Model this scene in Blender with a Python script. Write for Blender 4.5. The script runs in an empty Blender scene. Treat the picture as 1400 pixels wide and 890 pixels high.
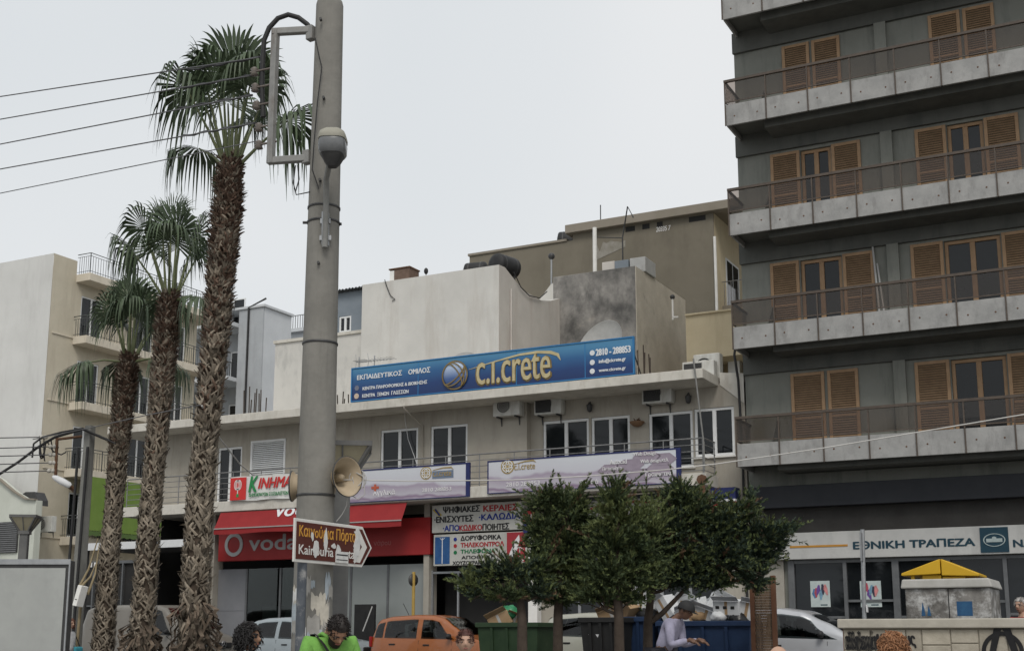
import bpy, bmesh, math, random
from mathutils import Matrix, Vector, noise
R = math.radians
rnd = random.Random(7)
SC = bpy.context.scene
COL = SC.collection
# ------------------------------------------------------------------ camera, sky, sun, exposure
EYE = 1.55; FPX = 1728.3; CPY = 541.8; PITCH = R(10.654); YAW = R(27.21)
cam_d = bpy.data.cameras.new('camera'); cam = bpy.data.objects.new('camera', cam_d); COL.objects.link(cam)
cam.location = (0, 0, EYE); cam.rotation_euler = (math.pi/2 + PITCH, 0, YAW)
cam_d.sensor_fit = 'HORIZONTAL'; cam_d.sensor_width = 36; cam_d.lens = 36*FPX/1400
cam_d.shift_y = (CPY - 444.5)/1400; cam_d.clip_end = 2000; cam_d.clip_start = 0.1
SC.camera = cam
W = bpy.data.worlds.new('World'); SC.world = W; W.use_nodes = True
SUN_EL, SUN_AZ = 50, 150            # azimuth measured from +Y clockwise: the light comes from behind and right of the camera
wn, wl = W.node_tree.nodes, W.node_tree.links
bg = wn['Background']; bg.inputs['Strength'].default_value = 0.1
sky = wn.new('ShaderNodeTexSky'); sky.sky_type = 'NISHITA'; sky.sun_disc = False
sky.sun_elevation = R(SUN_EL); sky.sun_rotation = R(SUN_AZ); sky.dust_density = 6; sky.air_density = 1.5
hs = wn.new('ShaderNodeHueSaturation'); hs.inputs['Saturation'].default_value = 0.25
tcw = wn.new('ShaderNodeTexCoord'); nzw = wn.new('ShaderNodeTexNoise'); nzw.inputs['Scale'].default_value = 1.1; nzw.inputs['Detail'].default_value = 3
rpw = wn.new('ShaderNodeValToRGB'); rpw.color_ramp.elements[0].color = (6.3, 6.75, 7.1, 1); rpw.color_ramp.elements[1].color = (8.0, 8.1, 8.2, 1)
rpw.color_ramp.elements[0].position = .35; rpw.color_ramp.elements[1].position = .7
mxw = wn.new('ShaderNodeMix'); mxw.data_type = 'RGBA'; mxw.inputs[0].default_value = .85
wl.new(sky.outputs[0], hs.inputs['Color']); wl.new(tcw.outputs['Generated'], nzw.inputs['Vector']); wl.new(nzw.outputs[0], rpw.inputs[0])
wl.new(hs.outputs[0], mxw.inputs[6]); wl.new(rpw.outputs[0], mxw.inputs[7]); wl.new(mxw.outputs[2], bg.inputs['Color'])
sun_d = bpy.data.lights.new('sun', 'SUN'); sun = bpy.data.objects.new('sun', sun_d); COL.objects.link(sun)
sun_d.energy = 1.4; sun_d.angle = R(22); sun_d.color = (1, .95, .88)
sun.rotation_euler = Vector((-math.sin(R(SUN_AZ))*math.cos(R(SUN_EL)), -math.cos(R(SUN_AZ))*math.cos(R(SUN_EL)), -math.sin(R(SUN_EL)))).to_track_quat('-Z', 'Y').to_euler()
SC.view_settings.view_transform = 'Standard'; SC.view_settings.look = 'None'; SC.view_settings.exposure = 0.18; SC.view_settings.gamma = 1
SC.cycles.max_bounces = 6; SC.cycles.transparent_max_bounces = 12

# ------------------------------------------------------------------ survey: where a sight line of the photo meets a known plane of the place
def ray(px, py):
    r = (px-700)/FPX; u = -(py-CPY)/FPX; c, s = math.cos(PITCH), math.sin(PITCH)
    fw = c-u*s; up = s+u*c
    return Vector((r*math.cos(YAW)-fw*math.sin(YAW), r*math.sin(YAW)+fw*math.cos(YAW), up))
E0 = Vector((0, 0, EYE))
def onY(px, py, Y): d = ray(px, py); return E0 + d*(Y/d.y)
def onX(px, py, X): d = ray(px, py); return E0 + d*(X/d.x)
def onD(px, py, D):
    d = ray(px, py); return E0 + d*(D/(-d.x*math.sin(YAW)+d.y*math.cos(YAW)))
GS = 0.45                            # street level at the shops; the square lies a little lower
def gz(y): return max(0.0, min(GS, (y-9)/16*GS))

# ------------------------------------------------------------------ materials
MATS = {}
def mat(name, c1, c2=None, scale=3.0, rough=.8, c3=None, streak=None, spec=.3, metal=0, bump=0, detail=6, isl=0, coat=0, patch=None):
    if name in MATS: return MATS[name]
    m = bpy.data.materials.new(name); m.use_nodes = True; MATS[name] = m
    n, l = m.node_tree.nodes, m.node_tree.links; b = n['Principled BSDF']
    b.inputs['Roughness'].default_value = rough; b.inputs['Metallic'].default_value = metal
    b.inputs['Specular IOR Level'].default_value = spec; b.inputs['Coat Weight'].default_value = coat
    c2 = c2 or tuple(min(1, x*1.12) for x in c1)
    tc = n.new('ShaderNodeTexCoord'); nz = n.new('ShaderNodeTexNoise'); nz.inputs['Scale'].default_value = scale; nz.inputs['Detail'].default_value = detail
    nz.inputs['Roughness'].default_value = .65
    l.new(tc.outputs['Object'], nz.inputs['Vector'])
    rp = n.new('ShaderNodeValToRGB'); rp.color_ramp.elements[0].position = .35; rp.color_ramp.elements[1].position = .65
    rp.color_ramp.elements[0].color = (*c1, 1); rp.color_ramp.elements[1].color = (*c2, 1)
    l.new(nz.outputs[0], rp.inputs[0]); out = rp.outputs[0]
    def mixin(out, col, vec_scale, pos, amount):
        mp = n.new('ShaderNodeMapping'); mp.inputs['Scale'].default_value = vec_scale; l.new(tc.outputs['Object'], mp.inputs[0])
        z = n.new('ShaderNodeTexNoise'); z.inputs['Scale'].default_value = 1; z.inputs['Detail'].default_value = 7; z.inputs['Roughness'].default_value = .7; l.new(mp.outputs[0], z.inputs['Vector'])
        r2 = n.new('ShaderNodeValToRGB'); r2.color_ramp.elements[0].position = pos; r2.color_ramp.elements[1].position = min(1, pos+.22)
        r2.color_ramp.elements[0].color = (0, 0, 0, 1); r2.color_ramp.elements[1].color = (amount,)*3+(1,)
        l.new(z.outputs[0], r2.inputs[0]); mx = n.new('ShaderNodeMix'); mx.data_type = 'RGBA'
        l.new(r2.outputs[0], mx.inputs[0]); l.new(out, mx.inputs[6]); mx.inputs[7].default_value = (*col, 1)
        return mx.outputs[2]
    if streak: out = mixin(out, c3, streak, .5, .75)
    if patch: out = mixin(out, patch[0], (patch[1],)*3, patch[2], patch[3])
    if isl:
        g = n.new('ShaderNodeNewGeometry'); hv = n.new('ShaderNodeHueSaturation'); mr = n.new('ShaderNodeMapRange')
        mr.inputs[3].default_value = 1-isl; mr.inputs[4].default_value = 1+isl; l.new(g.outputs['Random Per Island'], mr.inputs[0])
        l.new(mr.outputs[0], hv.inputs['Value']); l.new(out, hv.inputs['Color']); out = hv.outputs[0]
    l.new(out, b.inputs['Base Color'])
    if bump:
        bp = n.new('ShaderNodeBump'); bp.inputs['Strength'].default_value = bump; bp.inputs['Distance'].default_value = .02
        n2 = n.new('ShaderNodeTexNoise'); n2.inputs['Scale'].default_value = scale*6; n2.inputs['Detail'].default_value = 5; l.new(tc.outputs['Object'], n2.inputs['Vector'])
        l.new(n2.outputs[0], bp.inputs['Height']); l.new(bp.outputs[0], b.inputs['Normal'])
    return m
def glass(name, tint, rough=.02, amount=.5):
    m = bpy.data.materials.new(name); m.use_nodes = True; n, l = m.node_tree.nodes, m.node_tree.links; n.clear()
    o = n.new('ShaderNodeOutputMaterial'); t = n.new('ShaderNodeBsdfTransparent'); t.inputs[0].default_value = (*tint, 1)
    g = n.new('ShaderNodeBsdfGlossy'); g.inputs['Roughness'].default_value = rough; g.inputs[0].default_value = (.9, .9, .9, 1)
    f = n.new('ShaderNodeFresnel'); f.inputs[0].default_value = 1.45; mx = n.new('ShaderNodeMixShader')
    mu = n.new('ShaderNodeMath'); mu.operation = 'MULTIPLY'; mu.inputs[1].default_value = amount
    l.new(f.outputs[0], mu.inputs[0]); l.new(mu.outputs[0], mx.inputs[0]); l.new(t.outputs[0], mx.inputs[1]); l.new(g.outputs[0], mx.inputs[2]); l.new(mx.outputs[0], o.inputs[0])
    MATS[name] = m; return m

# ------------------------------------------------------------------ objects
OFF = {}
def tag(o, label=None, cat=None, group=None, kind=None):
    if label: o['label'] = label
    if cat: o['category'] = cat
    if group: o['group'] = group
    if kind: o['kind'] = kind
    return o
def thing(name, label, cat, loc=(0, 0, 0), group=None):
    o = bpy.data.objects.new(name, None); COL.objects.link(o); o.empty_display_size = .2
    o.location = loc; OFF[o.name] = Vector(loc); return tag(o, label, cat, group)
def link(name, me, parent=None):
    o = bpy.data.objects.new(name, me); COL.objects.link(o); OFF[o.name] = Vector((0, 0, 0))
    if parent: o.parent = parent; OFF[o.name] = OFF.get(parent.name, Vector((0, 0, 0)))
    return o
class MB:
    def __init__(s): s.v = []; s.f = []; s.mi = []; s.k = 0; s.sm = set()
    def m(s, k): s.k = k; return s
    def add(s, vs, fs, smooth=False):
        b = len(s.v); s.v += [tuple(v) for v in vs]
        for f in fs:
            if smooth: s.sm.add(len(s.f))
            s.f.append(tuple(b+i for i in f)); s.mi.append(s.k)
        return s
    def box(s, x0, x1, y0, y1, z0, z1):
        return s.hexa([(x0,y0,z0),(x1,y0,z0),(x1,y1,z0),(x0,y1,z0),(x0,y0,z1),(x1,y0,z1),(x1,y1,z1),(x0,y1,z1)])
    def hexa(s, p): return s.add(p, [(3,2,1,0),(4,5,6,7),(0,1,5,4),(1,2,6,5),(2,3,7,6),(3,0,4,7)])
    def quad(s, a, b, c, d): return s.add([a, b, c, d], [(0,1,2,3)])
    def prism(s, poly, axis, a, b):
        n = len(poly)
        def pt(p, t): return {'x': (t, p[0], p[1]), 'y': (p[0], t, p[1]), 'z': (p[0], p[1], t)}[axis]
        return s.add([pt(p, a) for p in poly]+[pt(p, b) for p in poly], [tuple(range(n))[::-1], tuple(range(n, 2*n))]+[(i, (i+1) % n, n+(i+1) % n, n+i) for i in range(n)])
    def tube(s, pts, r, n=8, cap=True, smooth=True):
        pts = [Vector(p) for p in pts]; rs = r if isinstance(r, (list, tuple)) else [r]*len(pts)
        vs = []; up = None
        for i, p in enumerate(pts):
            d = (pts[min(i+1, len(pts)-1)]-pts[max(i-1, 0)])
            if d.length < 1e-9: d = Vector((0, 0, 1))
            d.normalize()
            if up is None: up = d.orthogonal().normalized()
            up = (up - d*up.dot(d))
            up = up.normalized() if up.length > 1e-6 else d.orthogonal().normalized()
            w = d.cross(up)
            for k in range(n):
                a = 2*math.pi*k/n; vs.append(p+(up*math.cos(a)+w*math.sin(a))*rs[i])
        fs = [(i*n+k, i*n+(k+1) % n, (i+1)*n+(k+1) % n, (i+1)*n+k) for i in range(len(pts)-1) for k in range(n)]
        s.add(vs, fs, smooth)
        if cap: s.add(vs[:n], [tuple(range(n))[::-1]]); s.add(vs[-n:], [tuple(range(n))])
        return s
    def bar(s, a, b, w, h=None):
        a, b = Vector(a), Vector(b); h = h or w; d = (b-a).normalized()
        u = Vector((0, 0, 1)) if abs(d.z) < .95 else Vector((1, 0, 0)); x = d.cross(u).normalized()*w/2; y = x.cross(d).normalized()*h/2
        return s.hexa([a-x-y, a+x-y, b+x-y, b-x-y, a-x+y, a+x+y, b+x+y, b-x+y])
    def lathe(s, prof, c=(0, 0, 0), n=20, M=None, smooth=True):
        vs = []
        for r, z in prof:
            for k in range(n):
                a = 2*math.pi*k/n; p = Vector((r*math.cos(a), r*math.sin(a), z)); p = M @ p if M else p; vs.append(p+Vector(c))
        return s.add(vs, [(i*n+k, i*n+(k+1) % n, (i+1)*n+(k+1) % n, (i+1)*n+k) for i in range(len(prof)-1) for k in range(n)], smooth)
    def sphere(s, c, r, n=14, sc=(1, 1, 1)):
        pr = [(max(1e-4, math.sin(math.pi*i/n))*r, -math.cos(math.pi*i/n)*r) for i in range(n+1)]
        return s.lathe(pr, c, n+4, Matrix.Diagonal((sc[0], sc[1], sc[2])))
    def grid(s, rows, smooth=True):
        n = len(rows[0]); return s.add([p for r in rows for p in r], [(i*n+k, i*n+k+1, (i+1)*n+k+1, (i+1)*n+k) for i in range(len(rows)-1) for k in range(n-1)], smooth)
    def build(s, name, mats, parent=None, bevel=0, seg=2, label=None, M=None):
        off = OFF.get(parent.name, Vector((0, 0, 0))) if parent else Vector((0, 0, 0))
        me = bpy.data.meshes.new(name)
        vs = [M @ Vector(v) for v in s.v] if M else s.v
        me.from_pydata([(v[0]-off.x, v[1]-off.y, v[2]-off.z) for v in vs], [], s.f)
        for mm in (mats if isinstance(mats, (list, tuple)) else [mats]): me.materials.append(mm)
        me.polygons.foreach_set('material_index', s.mi)
        if s.sm: me.polygons.foreach_set('use_smooth', [i in s.sm for i in range(len(s.f))])
        me.update()
        bm = bmesh.new(); bm.from_mesh(me); bmesh.ops.recalc_face_normals(bm, faces=bm.faces); bm.to_mesh(me); bm.free()
        o = link(name, me, parent)
        if bevel:
            b = o.modifiers.new('bevel', 'BEVEL'); b.width = bevel; b.segments = seg; b.limit_method = 'ANGLE'; b.angle_limit = R(35)
        if label: o['label'] = label
        return o
def copy_tree(o, parent=None):
    c = o.copy(); COL.objects.link(c); OFF[c.name] = OFF.get(o.name, Vector((0, 0, 0)))
    if parent: c.parent = parent
    for ch in list(o.children): copy_tree(ch, c)
    return c
TXT = bpy.data.curves.new('lettering_source', 'FONT'); TXT.resolution_u = 3
LOOKALIKE = str.maketrans('ΑΒΕΖΗΙΚΜΝΟΡΤΥΧο', 'ABEZHIKMNOPTYXo')
def text_mesh(body, bold=0.0, shear=0.0, extrude=.02):
    TXT.body = body.translate(LOOKALIKE); TXT.offset = bold; TXT.shear = shear; TXT.extrude = extrude
    o = bpy.data.objects.new('lettering_source', TXT); COL.objects.link(o)
    dg = bpy.context.evaluated_depsgraph_get(); dg.update()
    me = bpy.data.meshes.new_from_object(o.evaluated_get(dg)); bpy.data.objects.remove(o); return me
def text(parent, body, material, x0, x1, z0, z1, Y, name='lettering', bold=.012, shear=0, depth=.008, M=None, label=None):
    """letters fitted into the box x0..x1, z0..z1, standing on plane Y and read from -Y; M then places it. Bold strokes: the outline laid again a little to each side."""
    me = text_mesh(body, 0, shear); vs = [v.co.copy() for v in me.vertices]; fs = [tuple(f.vertices) for f in me.polygons]; bpy.data.meshes.remove(me)
    if not vs: return None
    xs = [v.x for v in vs]; ys = [v.y for v in vs]; ax, bx, ay, by = min(xs), max(xs), min(ys), max(ys); off = OFF.get(parent.name, Vector((0, 0, 0)))
    shifts = [(0, 0)] if bold < .006 else [(-1, 0), (1, 0), (0, .6), (0, -.6)]
    out = []; of = []; sc = (z1-z0)*bold*1.1
    for n_, (sx, sz) in enumerate(shifts):
        b = len(out)
        for v in vs:
            q = Vector((x0+(v.x-ax)/(bx-ax)*(x1-x0)+sx*sc, Y-depth*(.5+v.z/.04)-.0007*n_, z0+(v.y-ay)/(by-ay)*(z1-z0)+sz*sc)); out.append((M @ q if M else q)-off)
        of += [tuple(i+b for i in f) for f in fs]
    me = bpy.data.meshes.new(name); me.from_pydata(out, [], of); me.materials.append(material); me.update()
    o = link(name, me, parent)
    if label: o['label'] = label
    return o
def disc(mb, x, z, Y, r, rz=None, t=.01, n=28, r0=0):
    rz = rz or r
    if not r0:
        mb.prism([(x+r*math.cos(2*math.pi*i/n), z+rz*math.sin(2*math.pi*i/n)) for i in range(n)], 'y', Y-t, Y)
    else:
        for i in range(n):
            a, b = 2*math.pi*i/n, 2*math.pi*(i+1)/n
            mb.prism([(x+r*math.cos(a), z+rz*math.sin(a)), (x+r*math.cos(b), z+rz*math.sin(b)), (x+r*r0*math.cos(b), z+rz*r0*math.sin(b)), (x+r*r0*math.cos(a), z+rz*r0*math.sin(a))], 'y', Y-t, Y)
    return mb
def stroke(mb, pts, w, Y, t=.006):
    """a painted or applied line through (x, z) points, w wide (number or list)"""
    n = len(pts); ws = w if isinstance(w, (list, tuple)) else [w]*n; L = []; Rr = []
    for i, p in enumerate(pts):
        a, b = pts[max(0, i-1)], pts[min(n-1, i+1)]; d = Vector((b[0]-a[0], b[1]-a[1])); d = d.normalized() if d.length else Vector((1, 0))
        L.append((p[0]-d.y*ws[i]/2, p[1]+d.x*ws[i]/2)); Rr.append((p[0]+d.y*ws[i]/2, p[1]-d.x*ws[i]/2))
    for i in range(n-1): mb.prism([L[i], L[i+1], Rr[i+1], Rr[i]], 'y', Y-t, Y)
    return mb

M_white = mat('white_paint', (.72, .71, .68), (.78, .77, .74), 4, .5)
M_black = mat('black_rubber', (.012, .012, .013), (.02, .02, .02), 5, .7)
M_steel = mat('galvanised_steel', (.3, .31, .32), (.38, .39, .4), 8, .45, metal=.6)
M_dsteel = mat('dark_metal', (.05, .05, .052), (.075, .075, .075), 8, .5, metal=.3)
M_pane = mat('window_glass', (.008, .0095, .011), (.014, .016, .018), .8, .04, spec=.4)
M_rust = mat('rusty_iron', (.09, .045, .025), (.14, .08, .05), 12, .9)
M_cable = mat('black_cable', (.02, .02, .022), (.03, .03, .03), 5, .6)
# ================================================================== THE SETTING: ground, road, pavement
M_pave = mat('paving', (.2, .19, .18), (.27, .26, .24), 1.5, .9, bump=.2)
M_asph = mat('asphalt', (.045, .045, .047), (.06, .06, .06), 6, .9, bump=.3)
g = MB(); ys = [-300, -40, 0, 9, 13, 17, 21, 25, 60, 200, 900]; xs = [-900, -200, -60, -30, 0, 30, 60, 200, 900]
g.grid([[(x, y, gz(y)) for x in xs] for y in ys]); tag(g.build('ground', M_pave), kind='structure')
g = MB(); ys = [20, 21, 23, 25, 29.3]; g.grid([[(x, y, gz(y)+.004) for x in (-120, -60, -30, 0, 60)] for y in ys]); tag(g.build('road', M_asph), kind='structure')
g = MB(); g.box(-60, 60, 29.3, 33.5, GS-.05, GS+.12); tag(g.build('pavement', M_pave, bevel=.02), kind='structure')
FL = GS+.12

def facade(mb, x0, x1, z0, z1, Y, ops, depth=.18):
    xs = sorted({x0, x1, *[o[0] for o in ops], *[o[1] for o in ops]}); zs = sorted({z0, z1, *[o[2] for o in ops], *[o[3] for o in ops]})
    for a, b in zip(xs, xs[1:]):
        for c, d in zip(zs, zs[1:]):
            mx, mz = (a+b)/2, (c+d)/2
            if not any(o[0] < mx < o[1] and o[2] < mz < o[3] for o in ops): mb.quad((a, Y, c), (b, Y, c), (b, Y, d), (a, Y, d))
    for a, b, c, d in ops:
        y = Y+depth
        mb.quad((a, Y, c), (a, y, c), (a, y, d), (a, Y, d)); mb.quad((b, Y, c), (b, Y, d), (b, y, d), (b, y, c))
        mb.quad((a, Y, c), (b, Y, c), (b, y, c), (a, y, c)); mb.quad((a, Y, d), (a, y, d), (b, y, d), (b, Y, d))
def shell(mb, x0, x1, y0, y1, z0, z1):
    mb.quad((x0, y0, z0), (x0, y0, z1), (x0, y1, z1), (x0, y1, z0)); mb.quad((x1, y0, z0), (x1, y1, z0), (x1, y1, z1), (x1, y0, z1))
    mb.quad((x0, y1, z0), (x0, y1, z1), (x1, y1, z1), (x1, y1, z0)); mb.quad((x0, y0, z1), (x1, y0, z1), (x1, y1, z1), (x0, y1, z1))
def window(parent, x0, x1, z0, z1, Y, frame_mat, n=2, fw=.06, name='window', panemat=None, sill=True, M=None):
    """frame of bars round n sashes, panes set back"""
    f = MB(); f.box(x0, x1, Y-.03, Y+.05, z1-fw, z1); f.box(x0, x1, Y-.03, Y+.05, z0, z0+fw)
    w = (x1-x0)/n
    f.box(x0, x0+fw, Y-.03, Y+.05, z0+fw, z1-fw); f.box(x1-fw, x1, Y-.03, Y+.05, z0+fw, z1-fw)
    for i in range(1, n): f.box(x0+w*i-fw*.7, x0+w*i+fw*.7, Y-.03, Y+.05, z0+fw, z1-fw)
    o = f.build(name, frame_mat, parent, bevel=.006, seg=1, M=M)
    for i in range(n):
        p = MB(); p.box(x0+w*i+fw*.5, x0+w*(i+1)-fw*.5, Y+.01+.012*(i % 2), Y+.02+.012*(i % 2), z0+fw*.5, z1-fw*.5); p.build('pane', panemat or M_pane, o, M=M)
    if sill:
        s = MB(); s.box(x0-.06, x1+.06, Y-.12, Y+.02, z0-.05, z0-.003); s.build('sill', M_white, o, M=M)
    return o
def shutter(parent, x0, x1, z0, z1, Y, m, ms, M=None):
    f = MB(); fw = .085
    f.box(x0, x0+fw, Y-.045, Y, z0, z1); f.box(x1-fw, x1, Y-.045, Y, z0, z1)
    f.box(x0+fw, x1-fw, Y-.043, Y, z0, z0+.1); f.box(x0+fw, x1-fw, Y-.043, Y, z1-fw, z1); zm = z0+(z1-z0)*.45; f.box(x0+fw, x1-fw, Y-.043, Y, zm-.03, zm+.03)
    o = f.build('shutter', m, parent, bevel=.005, seg=1, M=M)
    s = MB(); n = int((z1-z0-.2)/.06)
    for i in range(n):
        z = z0+.115+(z1-z0-.2)*i/n
        s.hexa([(x0+fw-.005, Y-.038, z), (x1-fw+.005, Y-.038, z), (x1-fw+.005, Y-.028, z-.006), (x0+fw-.005, Y-.028, z-.006), (x0+fw-.005, Y-.014, z+.05), (x1-fw+.005, Y-.014, z+.05), (x1-fw+.005, Y-.004, z+.044), (x0+fw-.005, Y-.004, z+.044)])
    s.build('louvre', ms, o, M=M); return o

# ================================================================== APARTMENT BLOCK ON THE RIGHT
M_rb = mat('grey_green_render', (.195, .2, .178), (.23, .235, .212), 1.2, .9, c3=(.1, .11, .1), streak=(2.2, 2.2, .3), bump=.15)
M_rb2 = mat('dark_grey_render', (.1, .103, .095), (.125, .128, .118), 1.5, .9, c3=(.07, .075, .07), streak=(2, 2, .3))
M_panel = mat('bare_concrete', (.27, .27, .264), (.345, .342, .333), 2.2, .85, c3=(.17, .165, .16), streak=(3, 3, 1.2), bump=.2, patch=((.36, .355, .34), 2.5, .55, .5))
M_wood = mat('varnished_wood', (.31, .195, .108), (.375, .24, .138), 5, .5)
M_wood2 = mat('shutter_slats', (.19, .122, .07), (.24, .16, .095), 6, .6)
M_brown = mat('brown_railing', (.07, .055, .045), (.095, .075, .06), 8, .5)
M_smoke = glass('smoked_glass', (.66, .615, .58), .08, .9); M_smoke2 = glass('clear_side_glass', (.93, .88, .85), .05, .8)
M_navy = mat('dark_navy_fascia', (.014, .016, .021), (.02, .022, .027), 2, .5)
M_brecess = mat('dark_brown_panel', (.03, .028, .026), (.042, .04, .037), 2, .7)
rb = thing('apartment_building', 'grey green apartment block with concrete balconies and wooden shutters above the bank', 'building', (-1, 32.3, FL))
RX0, RX1, RY = -9.6, 9.0, 32.3
SH = {0: [('s', -8.37, -7.49), ('s', -7.41, -6.62), ('s', -5.22, -4.38), ('g', -4.35, -3.06), ('s', -3.03, -2.2)],
      1: [('s', -8.8, -8.02), ('g', -7.99, -6.9), ('s', -6.87, -6.07), ('s', -5.15, -4.35), ('g', -4.33, -2.99), ('s', -2.96, -2.15)],
      2: [('s', -8.68, -7.88), ('g', -7.86, -7.04), ('s', -7.02, -6.26), ('s', -4.87, -4.1), ('g', -4.08, -3.2), ('s', -3.18, -2.36)],
      3: [('s', -8.24, -7.49), ('s', -7.42, -6.66), ('s', -4.36, -3.57), ('s', -3.5, -2.74)]}
for k in (4, 5): SH[k] = SH[2]
w = MB(); ops = []
ZB = [5.74+3.06*k for k in range(7)]
for k in SH:
    for t, a, b in SH[k]:
        if t == 'g': ops.append((a, b, ZB[k]+.36, ZB[k]+2.52))
facade(w, RX0, RX1, FL, 25, RY, ops, .16); shell(w, RX0, RX1, RY, 46, FL, 25); w.build('wall', M_rb, rb)
for k in range(6):
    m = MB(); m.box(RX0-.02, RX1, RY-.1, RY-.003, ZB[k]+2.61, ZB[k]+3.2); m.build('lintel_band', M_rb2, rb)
    for x in (-5.73, -1.35, 3.2):
        p = MB(); p.box(x, x+.3, RY-.12, RY-.004, ZB[k]+.3, ZB[k]+2.608); p.build('pilaster', M_rb, rb)
    for t, a, b in SH[k]:
        if t == 's': shutter(rb, a, b, ZB[k]+.36, ZB[k]+2.53, RY-.006, M_wood, M_wood2)
        else: window(rb, a+.004, b-.004, ZB[k]+.364, ZB[k]+2.516, RY+.1, M_wood, 2, .09, 'glass_door', sill=False)
BX0, BX1, BY = -9.5, 8.0, 31.0
PP = 1.109
for k in range(6):
    z = ZB[k]; s = MB()
    s.box(BX0+.02, BX1, BY+.075, RY-.004, z+.14, z+.34); s.box(BX0+.95, BX1, BY+.35, RY-.004, z-.1, z+.139)
    bal = s.build('balcony', M_rb2, rb, bevel=.01)
    for i in range(15):
        a = BX0+PP*i; p = MB(); p.box(a+.012, a+PP-.012, BY, BY+.07, z, z+.58)
        p.m(1)
        for q in (.22, .78):
            disc(p, a+PP*q, z+.27+.03*((i*7+k) % 3-1), BY-.001, .022, t=.006, n=10)
        p.build('parapet_panel', [M_panel, M_rust], bal, bevel=.008, seg=1)
    p = MB(); p.box(BX0+.001, BX0+.06, BY+.075, RY-.01, z, z+.56); p.build('parapet_panel', M_panel, bal, bevel=.008, seg=1)
    r_ = MB(); r_.box(BX0-.02, BX1, BY-.04, BY+.035, z+1.22, z+1.285); r_.box(BX0, BX1, BY-.01, BY+.015, z+.64, z+.668)
    r_.box(BX0-.02, BX0+.03, BY+.03, RY-.02, z+1.22, z+1.27); r_.box(BX0-.005, BX0+.015, BY+.03, RY-.02, z+.64, z+.668)
    for i in range(16):
        a = BX0+PP*i; r_.box(a-.016, a+.016, BY-.03, BY-.004, z-.01, z+1.22)
    r_.build('railing', M_brown, bal)
    gl = MB(); gl.box(BX0+.02, BX1, BY+.004, BY+.012, z+.672, z+1.215); gl.build('smoked_pane', M_smoke, bal)
    gl = MB(); gl.box(BX0+.004, BX0+.012, BY+.035, RY-.03, z+.672, z+1.215); gl.build('side_pane', M_smoke2, bal)
    br = MB(); br.prism([(BY+.25, z+.34), (RY-.02, z+.34), (RY-.02, z+1.3), (RY-.2, z+1.3)], 'x', BX0+.75, BX0+.78); br.build('side_screen', M_rb2, bal)
# ground floor: bank
st = MB(); st.box(RX0-.0, -8.74, RY-.08, RY-.003, FL, 3.42); st.build('stone_pier', mat('marble_pier', (.3, .28, .24), (.37, .35, .31), 3, .5), rb)
f = MB(); f.box(-9.35, RX1, RY-.42, RY-.003, 4.74, 5.3); f.build('dark_fascia', M_navy, rb, bevel=.01)
f = MB(); f.box(-9.2, RX1, RY-.12, RY-.003, 4.12, 4.737); f.build('recessed_panel', M_brecess, rb)
def wx(px, py=800): return onY(px, py, RY).x
M_frame = mat('grey_window_frame', (.11, .115, .12), (.14, .145, .15), 5, .45, metal=.2)
xs = [wx(1080), wx(1155), wx(1222), wx(1297), wx(1374), wx(1450), wx(1540), wx(1640)]
for i, (a, b) in enumerate(zip(xs, xs[1:])):
    wd = .16 if i in (0, 2) else .09
    f = MB(); f.box(a, a+wd, RY-.14, RY-.004, FL, 3.41); f.box(b-.004, b, RY-.13, RY-.004, FL, 3.41); f.box(a+wd, b-.004, RY-.13, RY-.004, 3.33, 3.41)
    zt = [1.95, 2.35, 1.95, 2.3, 2.0, 1.95, 1.95][i]; f.box(a+wd, b-.004, RY-.12, RY-.004, zt, zt+.06); f.box(a+wd, b-.004, RY-.13, RY-.004, FL, FL+.35)
    sf = f.build('shop_window', M_frame, rb)
    p = MB(); p.box(a+wd-.01, b-.002, RY-.06, RY-.05, FL+.3, 3.36); p.build('pane', M_pane, sf)

# bank sign
M_bsign = mat('bank_sign_panel', (.42, .42, .41), (.48, .48, .465), 1.2, .55, c3=(.33, .33, .32), streak=(1.5, 1.5, .6))
M_teal = mat('dark_teal', (.008, .035, .055), (.01, .042, .065), 3, .5)
M_gold = mat('ochre_line', (.42, .2, .03), (.46, .23, .04), 4, .5)
bs = thing('bank_sign', 'long pale grey bank sign with dark teal letters over the bank windows', 'sign', (-5, RY-.2, 3.43))
m = MB(); m.box(-9.3, 6, RY-.28, RY-.125, 3.43, 4.1); m.build('panel', M_bsign, bs, bevel=.01)
SY = RY-.28
z = lambda px, py: onY(px, py, SY)
a, b = z(1080, 747), z(1159, 744.5); m = MB(); m.box(a.x, b.x, SY-.012, SY, a.z-.025, a.z+.025); m.build('ochre_stripe', M_gold, bs)
a, b = z(1167, 750), z(1333, 747); text(bs, 'ΕΘΝΙΚΗ ΤΡΑΠΕΖΑ', M_teal, a.x, b.x, a.z, z(1167, 740).z+.01, SY, bold=.06)
a = z(1341.5, 757); b = z(1378, 723); m = MB(); m.box(a.x, b.x, SY-.02, SY, 3.47, 4.06); em = m.build('emblem', M_teal, bs)
cx, cz = (a.x+b.x)/2, 3.76; m = MB(); disc(m, cx, cz, SY-.021, .25, .155, .008, 30, .9); m.box(cx-.18, cx+.18, SY-.028, SY-.021, cz-.05, cz+.035); disc(m, cx, cz+.05, SY-.022, .05, .03, .007); m.build('emblem_oval', mat('pale_teal', (.3, .36, .36), (.36, .42, .42), 9, .5), em)
a = z(1386, 747); text(bs, 'NATIONAL BANK', M_teal, a.x, a.x+2.45, a.z, a.z+.17, SY, bold=.06)
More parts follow.
